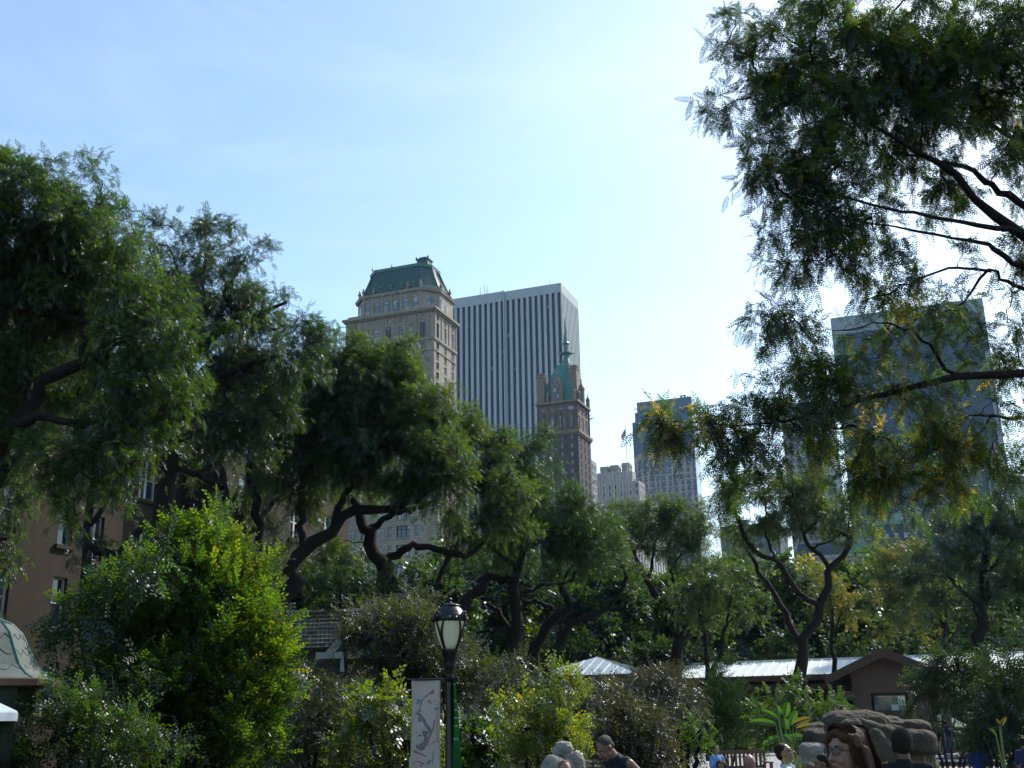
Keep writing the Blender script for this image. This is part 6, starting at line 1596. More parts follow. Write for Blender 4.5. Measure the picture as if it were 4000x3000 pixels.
S('bronze_shrub', 'bronze shrub with glinting leaves behind the man in the sleeveless top', 18, [(2400, 2790, 80, 70, 0, .5), (2470, 2870, 130, 90, 0, .7), (2560, 2920, 100, 90, 0, .6), (2380, 2930, 100, 80, 0, .6), (2460, 2720, 70, 40, 0, .4), (2500, 2980, 150, 50, 0, .6)],
  'bronze', 'spray5', dens=1.2, clump=.17, fronds=14, size=.75, hang=.1, up=.1, seed=39)
S('dark_spreading_shrub', 'wide dark shrub in front of the kiosk and the pavilion end', 30, [(2380, 2710, 100, 50, 0, 1), (2510, 2670, 130, 50, 0, 1.1), (2600, 2720, 140, 90, 0, 1.2), (2440, 2780, 130, 70, 0, 1), (2680, 2760, 60, 60, 0, .7), (2540, 2830, 120, 70, 0, 1)],
  'bronze', 'spray5', dens=1.0, clump=.27, fronds=16, size=1.1, hang=.2, seed=40, tone=(0, .45))
S('columnar_shrub', 'upright columnar green shrub before the pavilion roof', 34, [(2840, 2690, 55, 60, 0, .5), (2840, 2760, 85, 90, 0, .7), (2850, 2850, 85, 70, 0, .7), (2800, 2820, 50, 70, 0, .5)],
  'broad', 'spray5', dens=1.3, clump=.24, fronds=14, size=1.2, hang=0, up=.4, seed=41, tone=(.1, 1))
S('leafy_shrub', 'loose leafy shrub behind the paddle-leaved plant', 31, [(3150, 2730, 70, 50, 0, .6), (3050, 2740, 60, 50, .5, .5), (3200, 2790, 90, 60, 0, .7), (2980, 2790, 60, 60, .5, .6), (3250, 2830, 60, 40, 0, .5), (3120, 2830, 90, 60, .5, .6), (3020, 2860, 80, 50, .5, .6)],
  'broad', 'spray7', dens=1.0, clump=.24, fronds=11, size=1.0, hang=.2, seed=42)
S('shade_shrub', 'large dark shrub right of the porch hiding the pavilion wall', 36, [(3720, 2625, 70, 35, 0, 1.0), (3650, 2665, 60, 50, 0, .8), (3760, 2650, 90, 80, 0, 1.1), (3620, 2720, 60, 50, .3, .8), (3860, 2700, 80, 60, 1, 1)],
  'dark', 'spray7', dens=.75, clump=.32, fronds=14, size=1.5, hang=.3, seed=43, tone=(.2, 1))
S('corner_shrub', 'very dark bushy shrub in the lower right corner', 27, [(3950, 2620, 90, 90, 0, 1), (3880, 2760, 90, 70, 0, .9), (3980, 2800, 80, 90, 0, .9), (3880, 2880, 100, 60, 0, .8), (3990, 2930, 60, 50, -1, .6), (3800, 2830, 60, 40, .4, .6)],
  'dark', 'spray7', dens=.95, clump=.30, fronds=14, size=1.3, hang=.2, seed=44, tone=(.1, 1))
S('low_bush', 'low feathery bush between the bronze shrub and the bench', 20, [(2670, 2900, 70, 50, 0, .5), (2640, 2970, 90, 50, 0, .5), (2740, 2960, 60, 50, .3, .4), (2700, 2850, 40, 35, 0, .3)],
  'broad', 'spray5', dens=1.1, clump=.18, fronds=12, size=.9, hang=.1, up=.3, seed=45, tone=(0, .8))
S('understorey_bush', 'dark bush below the leaning trunks, left of the peaked canopy', 38, [(2060, 2700, 100, 60, 0, 1), (1960, 2660, 80, 60, 0, 1), (2150, 2720, 60, 50, 0, .8), (2000, 2760, 110, 50, 0, 1)],
  'dark', 'spray7', dens=.9, clump=.32, fronds=13, size=1.5, seed=46, tone=(.2, 1))
S('bright_understorey_bush', 'loose green bush beneath the lamp-side trees, above the shingled roof', 38, [(1330, 2270, 130, 60, 0, 1.4), (1280, 2360, 100, 40, 0, 1), (1450, 2340, 80, 50, 0, 1), (1570, 2280, 80, 60, .4, 1), (1640, 2380, 70, 60, .5, 1)],
  'locust', 'coarse', dens=.8, clump=.38, fronds=18, size=.95, hang=.3, seed=47, tone=(0, .8), stems=[[(1350, 2850, 1, .1), (1350, 2500, 1, .08), (1330, 2300, 0, .04)], [(1600, 2850, 1, .1), (1590, 2550, 1, .08), (1580, 2330, .4, .04)]], cat='tree')
S('background_hedge', 'long dark hedge seen low behind the pavilion', 66, [(x_, 2640, 150, 130, 0, 1.6) for x_ in range(1150, 4100, 190)],
  'dark', 'farspray', dens=.8, clump=.7, fronds=16, size=1.5, seed=48, tone=(.2, 1), cat='hedge')

# paddle-leaved plant
pb = at(3060, 2824, 26)
bp = empty('paddle_leaved_plant', (pb.x, pb.y, 0), 0, 'banana-like plant with big upright paddle leaves, left of the rocks', 'plant')
lg = ramp_leaf('paddle_leaf_green', [(0, (.025, .07, .015)), (1, (.05, .12, .02))], trans=.6, gloss=.03, grough=.4); ly = ramp_leaf('paddle_leaf_yellowing', [(0, (.10, .09, .02)), (1, (.20, .15, .03))], trans=.4)
def paddle(px, py, tx, ty, wd, dy, m, dy2=0):
    a = np.array(at(px, py, 26 + dy)) - np.array((pb.x, pb.y, 0)); c = np.array(at(tx, ty, 26 + dy + dy2)) - np.array((pb.x, pb.y, 0))
    L = np.linalg.norm(c - a); wd = wd * .72; d = (c - a) / L; side = unit(np.cross(d, np.array([.25, -1, .2]))); up = np.cross(side, d)
    n, k = 14, 6; V = []
    for i in range(n + 1):
        t = i / n; w_ = wd * (math.sin(math.pi * min(1, .06 + t * .94)) ** .6) * (1 - .25 * t)
        for j in range(k + 1):
            s_ = j / k * 2 - 1
            V.append(a + d * L * t + np.array([0, 0, -.18 * L * t * t]) + side * s_ * w_ * (1 + .04 * math.sin(i * 2.3 + j)) + up * (abs(s_) * w_ * .35 + .012 * math.sin(i * 3 + s_ * 4)))
    Q = [(i * (k + 1) + j, i * (k + 1) + j + 1, (i + 1) * (k + 1) + j + 1, (i + 1) * (k + 1) + j) for i in range(n) for j in range(k)]
    lf = np_mesh('paddle_leaf', V, Q, m, bp, var=[.5 + .3 * math.sin(q) for q in range(len(Q))], smooth=True)
    st = MB(); st.tube([tuple(a - d * .0), tuple(a + (c - a) * .5 + np.array([0, 0, -.045 * L]) - up * .004), tuple(c + np.array([0, 0, -.18 * L]))], [.022, .012, .004], 6); st.build('midrib', bark_thin if m is ly else mat('midrib_green', (.12, .2, .05), .5) if 'midrib_green' not in bpy.data.materials else bpy.data.materials['midrib_green'], lf)
    sk = MB(); sk.tube([(0, 0, 0), tuple(a * .5 + np.array([0, 0, a[2] * .1])), tuple(a)], [.03, .018, .012], 6); sk.build('stalk', bpy.data.materials.get('midrib_green') or bark_thin, bp)
for args in ((3065, 2800, 3075, 2725, .16, 0, lg), (3045, 2800, 3030, 2740, .13, -.2, lg), (3085, 2830, 3110, 2760, .15, .2, lg), (3030, 2830, 2920, 2800, .13, .1, lg), (3040, 2810, 2970, 2760, .12, .3, lg), (3100, 2830, 3170, 2790, .13, 0, ly), (3110, 2850, 3195, 2815, .12, -.2, ly), (3060, 2870, 3095, 2895, .11, -.5, lg), (3080, 2880, 3160, 2870, .12, .1, lg), (3040, 2880, 2975, 2900, .12, 0, lg), (3070, 2850, 3060, 2790, .14, -.4, lg)):
    paddle(*args)
pb0 = pb
pb = at(3900, 2824, 24); bp = empty('paddle_leaved_plant', (pb.x, pb.y, 0), 0, 'small yellowing paddle-leaved plant in the dark right corner', 'plant')
_26 = 24
def paddle2(px, py, tx, ty, wd, m):
    global pb
    f = 24 / 26.0
    paddle(px, py, tx, ty, wd, -2, m)
for args in ((3903, 2835, 3888, 2800, .06, ly), (3907, 2835, 3930, 2790, .07, ly), (3890, 2870, 3862, 2840, .06, lg)): paddle2(*args)

# ---- rocks
rockm = mat('weathered_rock', (.095, .08, .06), .95, (.022, .019, .015), 3.5, .9, bump=1.0, bscale=14, detail=9)
def blobmesh(name, prims, m, parent, voxel=.05, disp=0.0, dscale=1.0, smooth=3):
    """prims: ('e', centre, radii, rot) ellipsoids or ('c', a, b, ra, rb) tapered capsules, fused into one surface"""
    b = MB()
    for p_ in prims:
        if p_[0] == 's':
            _, c, r_, M, ex = p_; rings = []; n = 20
            pw = lambda v: math.copysign(abs(v) ** ex, v)
            for j in range(1, 13):
                ph = math.pi * j / 13; rings.append([Vector(c) + M @ Vector((r_[0] * pw(math.sin(ph)) * pw(math.cos(2 * math.pi * k / n)), r_[1] * pw(math.sin(ph)) * pw(math.sin(2 * math.pi * k / n)), -r_[2] * pw(math.cos(ph)))) for k in range(n)])
            b.ring(rings)
        elif p_[0] == 'e':
            _, c, r_, *rot = p_; rot = rot[0] if rot else None
            M = rot.to_matrix() if hasattr(rot, 'to_matrix') else (rot if rot is not None else Matrix.Identity(3))
            rings = []; n = 16
            for j in range(1, 10):
                ph = math.pi * j / 10; rings.append([Vector(c) + M @ Vector((r_[0] * math.sin(ph) * math.cos(2 * math.pi * k / n), r_[1] * math.sin(ph) * math.sin(2 * math.pi * k / n), -r_[2] * math.cos(ph))) for k in range(n)])
            b.ring(rings)
        else:
            _, a, c, ra, rb_ = p_; a = Vector(a); c = Vector(c); d = (c - a); L = d.length or 1e-5; d = d / L
            x = d.orthogonal().normalized(); y = d.cross(x); rings = []; n = 12
            for t in (-.95, -.7, -.35, 0): rings.append([a + d * (ra * t) + (x * math.cos(2 * math.pi * k / n) + y * math.sin(2 * math.pi * k / n)) * ra * math.sqrt(max(.02, 1 - t * t)) for k in range(n)])
            for t in (0, .35, .7, .95): rings.append([c + d * (rb_ * t) + (x * math.cos(2 * math.pi * k / n) + y * math.sin(2 * math.pi * k / n)) * rb_ * math.sqrt(max(.02, 1 - t * t)) for k in range(n)])
            b.ring(rings)
    o = b.build(name, m, parent, True)
    r_ = o.modifiers.new('fuse', 'REMESH'); r_.mode = 'VOXEL'; r_.voxel_size = voxel; r_.use_smooth_shade = True
    if smooth: s_ = o.modifiers.new('soften', 'SMOOTH'); s_.iterations = smooth; s_.factor = .6
    if disp:
        tx = bpy.data.textures.new(name + '_relief', 'CLOUDS'); tx.noise_scale = dscale; tx.noise_depth = 3
        dm = o.modifiers.new('relief', 'DISPLACE'); dm.texture = tx; dm.strength = disp; dm.texture_coords = 'GLOBAL'
    return o
RY = 20.0; rc = at(3380, 2824, RY); mpr = RY * 1.05 / F
rr_ = empty('rock_outcrop', (rc.x, rc.y, 0), 0, 'big rounded brown rock outcrop behind the woman with glasses', 'rock')
def rp(px, py, dy=0): q = at(px, py, RY + dy); return Vector((q.x - rc.x, q.y - rc.y, q.z))
def slab(pts, r0, r1, dy=0, sub=0): return [('c', rp(*pts[i], dy), rp(*pts[i + 1], dy), r0, r1) for i in range(len(pts) - 1)]
def E(px, py, rx, ry, dy=0, ryd=None, ang=0): return ('s', rp(px, py, dy), (rx * mpr, (ryd if ryd else (rx + ry) / 2 * mpr), ry * mpr), Matrix.Rotation(R(ang), 3, 'Y'), .62)
blobmesh('rock_slab', [E(3340, 2860, 120, 75, .1, .5), E(3330, 2822, 70, 30, .0, .4), E(3400, 2930, 150, 100, .2, .6)], rockm, rr_, .022, .09, .3, 1)
blobmesh('rock_slab', [E(3400, 2845, 85, 24, -.35, .3, 15), E(3450, 2865, 50, 28, -.35, .3, 25)], rockm, rr_, .022, .09, .3, 1)
blobmesh('rock_slab', [E(3340, 2900, 40, 80, -.5, .25, -8), E(3370, 2950, 50, 70, -.5, .25)], rockm, rr_, .022, .09, .3, 1)
blobmesh('rock_slab', [E(3430, 2940, 55, 85, -.55, .22, -30), E(3400, 2980, 70, 60, -.5, .25)], rockm, rr_, .022, .09, .3, 1)
blobmesh('rock_slab', [E(3450, 2812, 52, 14, .3, .35), E(3480, 2832, 90, 18, .2, .4, 3), E(3560, 2838, 62, 22, .15, .4, 6), E(3460, 2860, 90, 35, .3, .4)], rockm, rr_, .022, .09, .3, 1)
blobmesh('rock_slab', [E(3560, 2900, 78, 48, .0, .5), E(3590, 2880, 42, 24, -.05, .3), E(3540, 2950, 85, 50, .1, .5)], rockm, rr_, .022, .09, .3, 1)
blobmesh('rock_slab', [E(3230, 2870, 60, 45, .2, .45), E(3190, 2885, 40, 35, .0, .4), E(3260, 2840, 55, 22, .3, .3, -20)], rockm, rr_, .022, .09, .3, 1)
blobmesh('rock_slab', [E(3175, 2950, 45, 42, -.3, .3), E(3185, 2985, 60, 30, -.3, .3)], mat('pale_rock', (.30, .28, .25), .9, (.17, .16, .14), 3, .8, bump=.6), rr_, .022, .09, .3, 1)
blobmesh('boulder_foot', [E(3380, 3060, 260, 130, .5, .8)], rockm, rr_, .022, .09, .4, 1)
bo = at(3158, 2985, 15); o_ = empty('boulder', (bo.x, bo.y, 0), 0, 'small flat-topped dark boulder left of the woman with the hair bun', 'rock')
blobmesh('boulder_body', [('e', (0, 0, bo.z - .1), (.10, .12, .13)), ('e', (0, 0, bo.z - .45), (.2, .2, .4))], rockm, o_, .02, .02, .15)

# ---- stone bird sculpture
sy = 12.4; sc0 = at(2215, 2824, sy); sm = mat('pale_grey_stone', (.30, .285, .25), .85, (.16, .15, .13), 9, .9, bump=.7, bscale=35)
st = empty('bird_sculpture', (sc0.x, sc0.y, 0), 0, 'weathered pale stone bird of prey with hunched wings', 'sculpture')
ms = sy * 1.05 / F
def sp3(px, py, dy=0): q = at(px, py, sy + dy); return Vector((q.x - sc0.x, q.y - sc0.y, q.z))
head = blobmesh('head', [('e', sp3(2202, 2922), (34 * ms, 34 * ms, 24 * ms)), ('e', sp3(2185, 2935), (22 * ms, 26 * ms, 22 * ms)), ('c', sp3(2170, 2930), sp3(2166, 2962), 14 * ms, 6 * ms), ('c', sp3(2215, 2935), sp3(2218, 2990), 22 * ms, 26 * ms), ('e', sp3(2200, 2905), (30 * ms, 28 * ms, 8 * ms))], sm, st, .006, .006, .05)
blobmesh('wing', [('e', sp3(2252, 2970), (27 * ms, 30 * ms, 32 * ms)), ('c', sp3(2256, 2975), sp3(2262, 3060), 27 * ms, 30 * ms)], sm, st, .007, .006, .05)
blobmesh('wing', [('e', sp3(2165, 2985, -.12), (40 * ms, 34 * ms, 30 * ms)), ('c', sp3(2160, 2990, -.12), sp3(2130, 3060, -.12), 38 * ms, 40 * ms)], sm, st, .007, .006, .05)
blobmesh('body', [('c', sp3(2215, 3000), sp3(2210, 3150), 40 * ms, 60 * ms), ('c', sp3(2210, 3100), (0, 0, .45), 60 * ms, 70 * ms)], sm, st, .012, .01, .1)
b = MB(); b.lathe([(.32, -.45), (.32, .3), (.26, .35), (.26, .42)], 4, (0, 0, 0), 0, math.pi / 4); b.build('plinth', sm, st)
b = MB()
for k in range(9):
    px, py = 2140 + (k % 3) * 20 + (k // 3) * 6, 2975 + (k // 3) * 12
    pts = [sp3(px + 11 * math.cos(t), py + 8 * math.sin(t), -.12) + Vector((0, -.085 - .012 * math.sin(t * 1.0), 0)) for t in np.linspace(0, math.pi, 7)]
    b.tube(pts, .0022, 4)
b.build('feather_lines', mat('dark_groove', (.08, .075, .07), .9), st)

# ---- bench
bq = at(2893, 2824, 27); root = empty('park_bench', (bq.x, bq.y, 0), R(10), 'wooden slatted park bench in the shade by the low bush', 'bench')
wood = mat('bench_wood', (.12, .075, .045), .7, (.07, .045, .03), 5, .8, stretch=(6, 1, 1))
b = MB(); [b.box(-.65, .65, -.25 + .1 * k, -.17 + .1 * k, .43, .46) for k in range(5)]; b.build('seat', wood, root)
b = MB(); b.box(-.65, .65, .26, .30, .82, .9); b.box(-.65, .65, .26, .30, .5, .56); [b.box(-.6 + .1 * k, -.55 + .1 * k, .265, .29, .561, .819) for k in range(13)]; b.build('backrest', wood, root)
for x in (-.62, .56):
    for y, h in ((-.22, .62), (.26, .9)): q = MB(); q.box(x, x + .06, y - .045 if y > 0 else y, y + (.0 if y > 0 else .06), 0, h if y < 0 else .6); q.build('leg', wood, root)
    q = MB(); q.box(x - .01, x + .07, -.26, .255, .621, .65); q.build('armrest', wood, root)

# ---- grass tufts
def tuft(px, py, Y, n, h, label):
    c = at(px, py, Y); g_ = GH(c.x, c.y)
    rr0 = np.random.default_rng(int(px)); V = []
    for k in range(n):
        a_ = rr0.uniform(0, 2 * math.pi); lean = rr0.uniform(.1, .6); hh = (c.z - g_) * rr0.uniform(.7, 1.05); bx, by = rr0.normal(0, .05, 2)
        d = np.array([math.cos(a_), math.sin(a_), 0]); s_ = np.array([-d[1], d[0], 0]) * .006
        p0 = np.array([bx, by, 0]); p1 = p0 + d * lean * h * .3 + np.array([0, 0, hh * .75]); p2 = p0 + d * lean * h + np.array([0, 0, hh])
        V += [p0 - s_, p1 - s_, p1 + s_, p0 + s_, p1 - s_, p2, p2 + s_ * .1, p1 + s_]
    V = np.array(V); o = np_mesh('grass_tuft', V, np.arange(len(V)).reshape(-1, 4), LM['yellow'], None, var=rr0.random(len(V) // 4)); o.location = (c.x, c.y, g_); tag(o, label, 'grass')
# ------------------------------------------------------------------ ground
def GH(x, y):
    """ground height: nearly level, a shallow sunken court in the middle of the garden"""
    t = max(0.0, min(1.0, (y - 8.5) / 2.5)) * max(0.0, min(1.0, (22.0 - y) / 3.0))
    return -.45 * (t * t * (3 - 2 * t))
soil = mat('soil_and_grass', (.05, .06, .025), .95, (.03, .026, .018), 1.5, .9, bump=.6, bscale=12)
ys = np.concatenate([np.linspace(-60, 7, 8), np.linspace(8, 23, 24), np.array([26, 32, 45, 70, 110, 200, 400, 900, 2500, 6000])]); xs = np.concatenate([np.array([-5000, -1500, -400, -120]), np.linspace(-40, 60, 11), np.array([150, 400, 1500, 5000])])
V = [(x, y, GH(x, y)) for y in ys for x in xs]; nx_ = len(xs)
Q = [(j * nx_ + i, j * nx_ + i + 1, (j + 1) * nx_ + i + 1, (j + 1) * nx_ + i) for j in range(len(ys) - 1) for i in range(nx_ - 1)]
tag(np_mesh('ground', V, Q, soil, smooth=True), kind='structure')
pave = masonry('path_paving', (.36, .36, .36), (.30, .30, .31), (.16, .16, .16), .3, .2, .006, stain=.25, bump=0)
A_, B_ = atz(3560, 3012, 0), atz(3750, 3012, 0)
b = MB(); b.quad((2.0, 23, .012), (B_.x - .15, 23, .012), (B_.x + 7.2, 62, .012), (8, 62, .012)); tag(b.build('path', pave), kind='structure')
b = MB(); b.bar((B_.x - .1, 24, .06), (B_.x + 4.2, 47, .06), .5, .16); o = b.build('kerb', mat('pale_kerb_stone', (.46, .45, .42), .8, (.32, .31, .29), 2)); tag(o, kind='structure')
c0 = atz(3640, 2992, 0)
b = MB(); b.bar((c0.x - .3, c0.y - 1.0, .10), (c0.x + 6, c0.y - 2.4, .10), .12, .14); b.bar((c0.x - .3, c0.y - 1.0, .26), (c0.x + 6, c0.y - 2.4, .26), .05, .05)
rl = b.build('low_railing', timber); tag(rl, 'low dark timber edging rail across the path', 'railing')
tuft(3108, 2945, 13, 90, .22, 'yellow-green grass tuft right of the man in the pale shirt')
tuft(3625, 2965, 18, 70, .22, 'grass tuft at the right foot of the rock outcrop')

# ------------------------------------------------------------------ people
def skinmat(n, c): 
    m, nt, out = new_mat(n); b_ = nd(nt, 'ShaderNodeBsdfPrincipled', Roughness=.5); b_.inputs['Base Color'].default_value = (*c, 1); b_.inputs['Subsurface Weight'].default_value = .1; b_.inputs['Subsurface Radius'].default_value = (.01, .004, .002)
    nt.links.new(b_.outputs[0], out.inputs['Surface']); return m
SK = {'light': skinmat('light_skin', (.24, .135, .10)), 'tan': skinmat('tanned_skin', (.18, .10, .068)), 'brown': skinmat('brown_skin', (.10, .055, .035))}
def hairmat(n, c): return mat(n, c, .62, tuple(v * .5 for v in c), 60, .9, spec=.15, bump=.6, bscale=90, stretch=(1, 1, .12))
HM = {'auburn': hairmat('auburn_hair', (.075, .042, .026)), 'dark': hairmat('dark_hair', (.022, .016, .013)), 'grey': hairmat('cropped_grey_hair', (.07, .06, .055)), 'sandy': hairmat('sandy_hair', (.22, .13, .07))}


def person(label, px, ptop, Y, yaw, skin, hair, shirt, trousers, height=1.7, lean=0, hpitch=0, hyaw=0, style='short', sleeves=True, voxel=.011, glasses=None, collar=False, female=False, bend=0.0, near=False):
    """top of the head at (px, ptop); yaw 0 faces the camera, + turns to the picture's right"""
    top = at(px, ptop, Y); g0 = GH(top.x, top.y)
    s = height / 1.75
    P = lambda x, y, z: Vector((x, y, z)) * s
    hip = P(0, 0, .96)
    Ml = Matrix.Rotation(R(lean), 3, 'X')                         # + leans towards the face side (-Y)
    U = lambda x, y, z: hip + Ml @ (P(x, y, z) - hip)
    neck = U(0, .01, 1.49)
    Mh = Matrix.Rotation(R(hyaw), 3, 'Z') @ Matrix.Rotation(R(lean * .5 + hpitch), 3, 'X')
    Hh = lambda x, y, z: neck + Mh @ (P(x, y, z) - P(0, .01, 1.49))
    rot = Mh
    topl = Hh(0, 0, 1.75)
    yr = R(yaw); Rz = Matrix.Rotation(yr, 3, 'Z'); tw = Rz @ topl
    base = Vector((top.x - tw.x, top.y - tw.y, 0)); zoff = top.z - tw.z
    root = empty('person', (base.x, base.y, zoff), yr, label, 'person')
    sh = .165 if female else .19
    e = lambda c, r_, m=rot: ('e', c, tuple(q * s for q in r_), m)
    body = [e(Hh(0, .012, 1.655), (.073, .092, .092)), e(Hh(0, -.022, 1.605), (.058, .066, .085)), e(Hh(0, -.045, 1.56), (.040, .040, .036)), e(Hh(0, -.065, 1.537), (.022, .018, .014)),
            e(Hh(0, -.062, 1.665), (.052, .022, .02)),
            ('c', Hh(0, -.082, 1.645), Hh(0, -.108, 1.605), .009 * s, .0135 * s), e(Hh(0, -.093, 1.602), (.017, .012, .009)),
            e(Hh(.03, -.07, 1.60), (.022, .018, .022)), e(Hh(-.03, -.07, 1.60), (.022, .018, .022)),
            e(Hh(.074, .015, 1.63), (.008, .017, .030)), e(Hh(-.074, .015, 1.63), (.008, .017, .030)),
            e(Hh(0, -.084, 1.572), (.022, .010, .0045)), e(Hh(0, -.082, 1.563), (.019, .010, .005)),
            ('c', Hh(0, .025, 1.57), U(0, .02, 1.46), .052 * s, .060 * s), ('c', U(-sh * .7, .01, 1.43), U(sh * .7, .01, 1.43), .055 * s, .055 * s),
            e(U(0, 0, 1.30), (.155 if not female else .14, .10, .17), Ml), e(U(0, 0, 1.10), (.14 if not female else .12, .095, .14), Ml), e(P(0, .01, .96), (.155, .105, .12), Matrix.Identity(3))]
    arms = []
    for q in (-1, 1):
        S0 = U(q * sh, .01, 1.41); El = U(q * (sh + .06), .0, 1.13) + P(0, -.02, 0); Wr = El + (Ml if not bend else Matrix.Identity(3)) @ P(-q * .02, -.06 - bend * .15, -.235 + bend * .1)
        arms += [('c', S0, El, .052 * s, .040 * s), ('c', El, Wr, .040 * s, .027 * s)]
        d = (Wr - El).normalized(); x = Vector((0, 1, 0)); x = (x - d * x.dot(d)).normalized(); n_ = d.cross(x)
        body += [('c', S0, El, .050 * s, .040 * s), ('c', El, Wr, .039 * s, .026 * s), ('c', Wr, Wr + d * .07 * s, .024 * s, .030 * s), ('c', Wr + d * .07 * s + x * .02 * s, Wr + d * .07 * s - x * .02 * s, .017 * s, .017 * s)]
        for i, (off, L) in enumerate(((-.030, .062), (-.010, .074), (.010, .070), (.029, .055))):
            k0 = Wr + d * .088 * s + x * off * s; k1 = k0 + (d * L * .55 + n_ * -q * L * .12) * s; k2 = k1 + (d * L * .4 + n_ * -q * L * .28) * s
            body += [('c', k0, k1, .0095 * s, .0088 * s), ('c', k1, k2, .0088 * s, .0078 * s)]
        t0 = Wr + d * .03 * s - x * .028 * s; t1 = t0 + (d * .035 - x * .022) * s; t2 = t1 + (d * .028 - x * .006) * s
        body += [('c', t0, t1, .012 * s, .010 * s), ('c', t1, t2, .010 * s, .0085 * s)]
    legs = []
    fz = (g0 - zoff)
    for q in (-1, 1):
        Hp = P(q * .085, .01, .93); Kn = Vector((q * .10 * s, -.01 * s, (Hp.z + fz) * .5)); An = Vector((q * .11 * s, .02 * s, fz + .09 * s))
        body += [('c', Hp, Kn, .080 * s, .055 * s), ('c', Kn, An, .053 * s, .036 * s), ('c', An + P(0, .02, -.045), An + P(q * .02, -.15, -.06), .036 * s, .030 * s)]
        legs += [('c', Hp, Kn, .088 * s, .066 * s), ('c', Kn, An, .066 * s, .055 * s)]
    blobmesh('body', body, SK[skin], root, voxel, smooth=2)
    up_ = [e(U(0, 0, 1.30), (.170 if not female else .152, .115, .18), Ml), e(U(0, 0, 1.10), (.155 if not female else .135, .11, .15), Ml), e(P(0, .01, .97), (.165, .118, .10), Matrix.Identity(3)), ('c', U(-sh * .78, .012, 1.42), U(sh * .78, .012, 1.42), .066 * s, .066 * s), ('c', U(0, .02, 1.42), U(0, .02, 1.455), .085 * s, .078 * s)]
    if sleeves == 'long': up_ += [(k, a, c, r0 + .014 * s, r1 + .014 * s) for k, a, c, r0, r1 in arms]
    elif sleeves: up_ += [(arms[i][0], arms[i][1], arms[i][2].lerp(arms[i][1], .25), arms[i][3] + .016 * s, arms[i][4] + .02 * s) for i in (0, 2)]
    shirt_o = blobmesh('shirt', up_, shirt, root, max(voxel, .009), smooth=2)
    if collar:
        b_ = MB(); rg_ = []
        for r_, z in ((.074, 1.468), (.082, 1.50), (.088, 1.498), (.098, 1.455)):
            rg_.append([U(r_ * math.cos(t) * 1.0, .015 + r_ * math.sin(t), z + (.012 * math.sin(t))) for t in [-math.pi / 2 + .35 + (2 * math.pi - .7) * k / 23 for k in range(24)]])
        b_.ring(rg_, cap0=False, cap1=False, closed=False); b_.build('collar', shirt, shirt_o, True)
    blobmesh('trousers', legs + [e(P(0, .01, .94), (.168, .12, .12), Matrix.Identity(3))], trousers, root, .014, smooth=2)
    # shoes
    for q in (-1, 1):
        An = Vector((q * .11 * s, .02 * s, fz + .05 * s)); blobmesh('shoe', [('c', An + P(0, .02, 0), An + P(q * .02, -.16, -.01), .046 * s, .04 * s)], HM['dark'], root, .012, smooth=1)
    # hair
    if style == 'short': hr = [e(Hh(0, .030, 1.678), (.077, .088, .085)), e(Hh(0, .062, 1.63), (.066, .052, .07))]
    elif style == 'crop': hr = [e(Hh(0, .026, 1.672), (.0755, .0905, .083)), e(Hh(0, .058, 1.625), (.064, .052, .06))]
    elif style == 'bun': hr = [e(Hh(0, .028, 1.676), (.080, .092, .088)), e(Hh(0, .062, 1.625), (.066, .052, .065)), e(Hh(0, .115, 1.70), (.048, .045, .045))]
    elif style == 'round': hr = [e(Hh(0, .03, 1.665), (.092, .100, .098)), e(Hh(0, .058, 1.61), (.075, .058, .07)), e(Hh(.062, .03, 1.60), (.03, .04, .05)), e(Hh(-.062, .03, 1.60), (.03, .04, .05))]
    elif style == 'long':
        hr = [e(Hh(0, .030, 1.682), (.083, .096, .085)), e(Hh(0, .06, 1.62), (.082, .062, .10)), e(Hh(0, -.02, 1.722), (.060, .060, .030))]
        for q in (-1, 1):
            hr += [e(Hh(q * .083, .045, 1.55), (.022, .052, .12)), e(Hh(q * .09, .03, 1.44), (.024, .05, .09))]
            hr += [e(Hh(q * .072, .0, 1.655), (.018, .045, .07)), e(Hh(q * .045, -.035, 1.705), (.035, .040, .030))]
        hr += [e(Hh(0, .085, 1.60), (.082, .045, .12)), e(Hh(0, .09, 1.46), (.092, .04, .12))]
    else: hr = None
    if hr: blobmesh('hair', hr, HM[hair], root, max(.005, voxel * .8), smooth=1, disp=.0)
    if style == 'long':           # strands falling from the parting over the shell
        hs = np.random.default_rng(4); PP = []
        for k in range(3200):
            q = 1 if hs.random() < .5 else -1; th = hs.uniform(-.55, 1.5); u = hs.random()
            part = Vector((q * .004, .03 - .085 * math.cos(th * 1.05 + .1), 1.682 + .089 * max(.05, math.cos(th * .75 - .25)) ))
            r_ = hs.uniform(.99, 1.07); yy = .03 - .090 * math.cos(th + .35)
            A_ = Vector((q * .050 * r_, yy * .95 + .002, 1.682 + .068 * r_)); B_ = Vector((q * .083 * r_, max(-.045, yy) + .012, 1.655)); C_ = Vector((q * (.088 + .02 * u), max(-.03, yy) + .022, 1.56)); D_ = Vector((q * (.098 + .03 * hs.random()) , max(-.03, yy * .9) + .02 + hs.normal(0, .01), 1.44)); E_ = Vector((q * (.10 + .03 * hs.random()), max(-.05, yy * .9) + .01 + hs.normal(0, .02), 1.33 + hs.normal(0, .03)))
            if th > 1.0: C_.x *= u; D_.x *= u; E_.x *= u; B_.x *= (.4 + .6 * u); B_.y = .105; C_.y = .125; D_.y = .13; E_.y = .125; A_.y = .09
            pts = [Hh(*(p_ + Vector(tuple(hs.normal(0, .0018, 3))))) for p_ in (part, A_, B_, C_, D_, E_)]
            P_, _r = smooth_path([tuple(p_) for p_ in pts], [.001] * 6, 14); PP.append(P_)
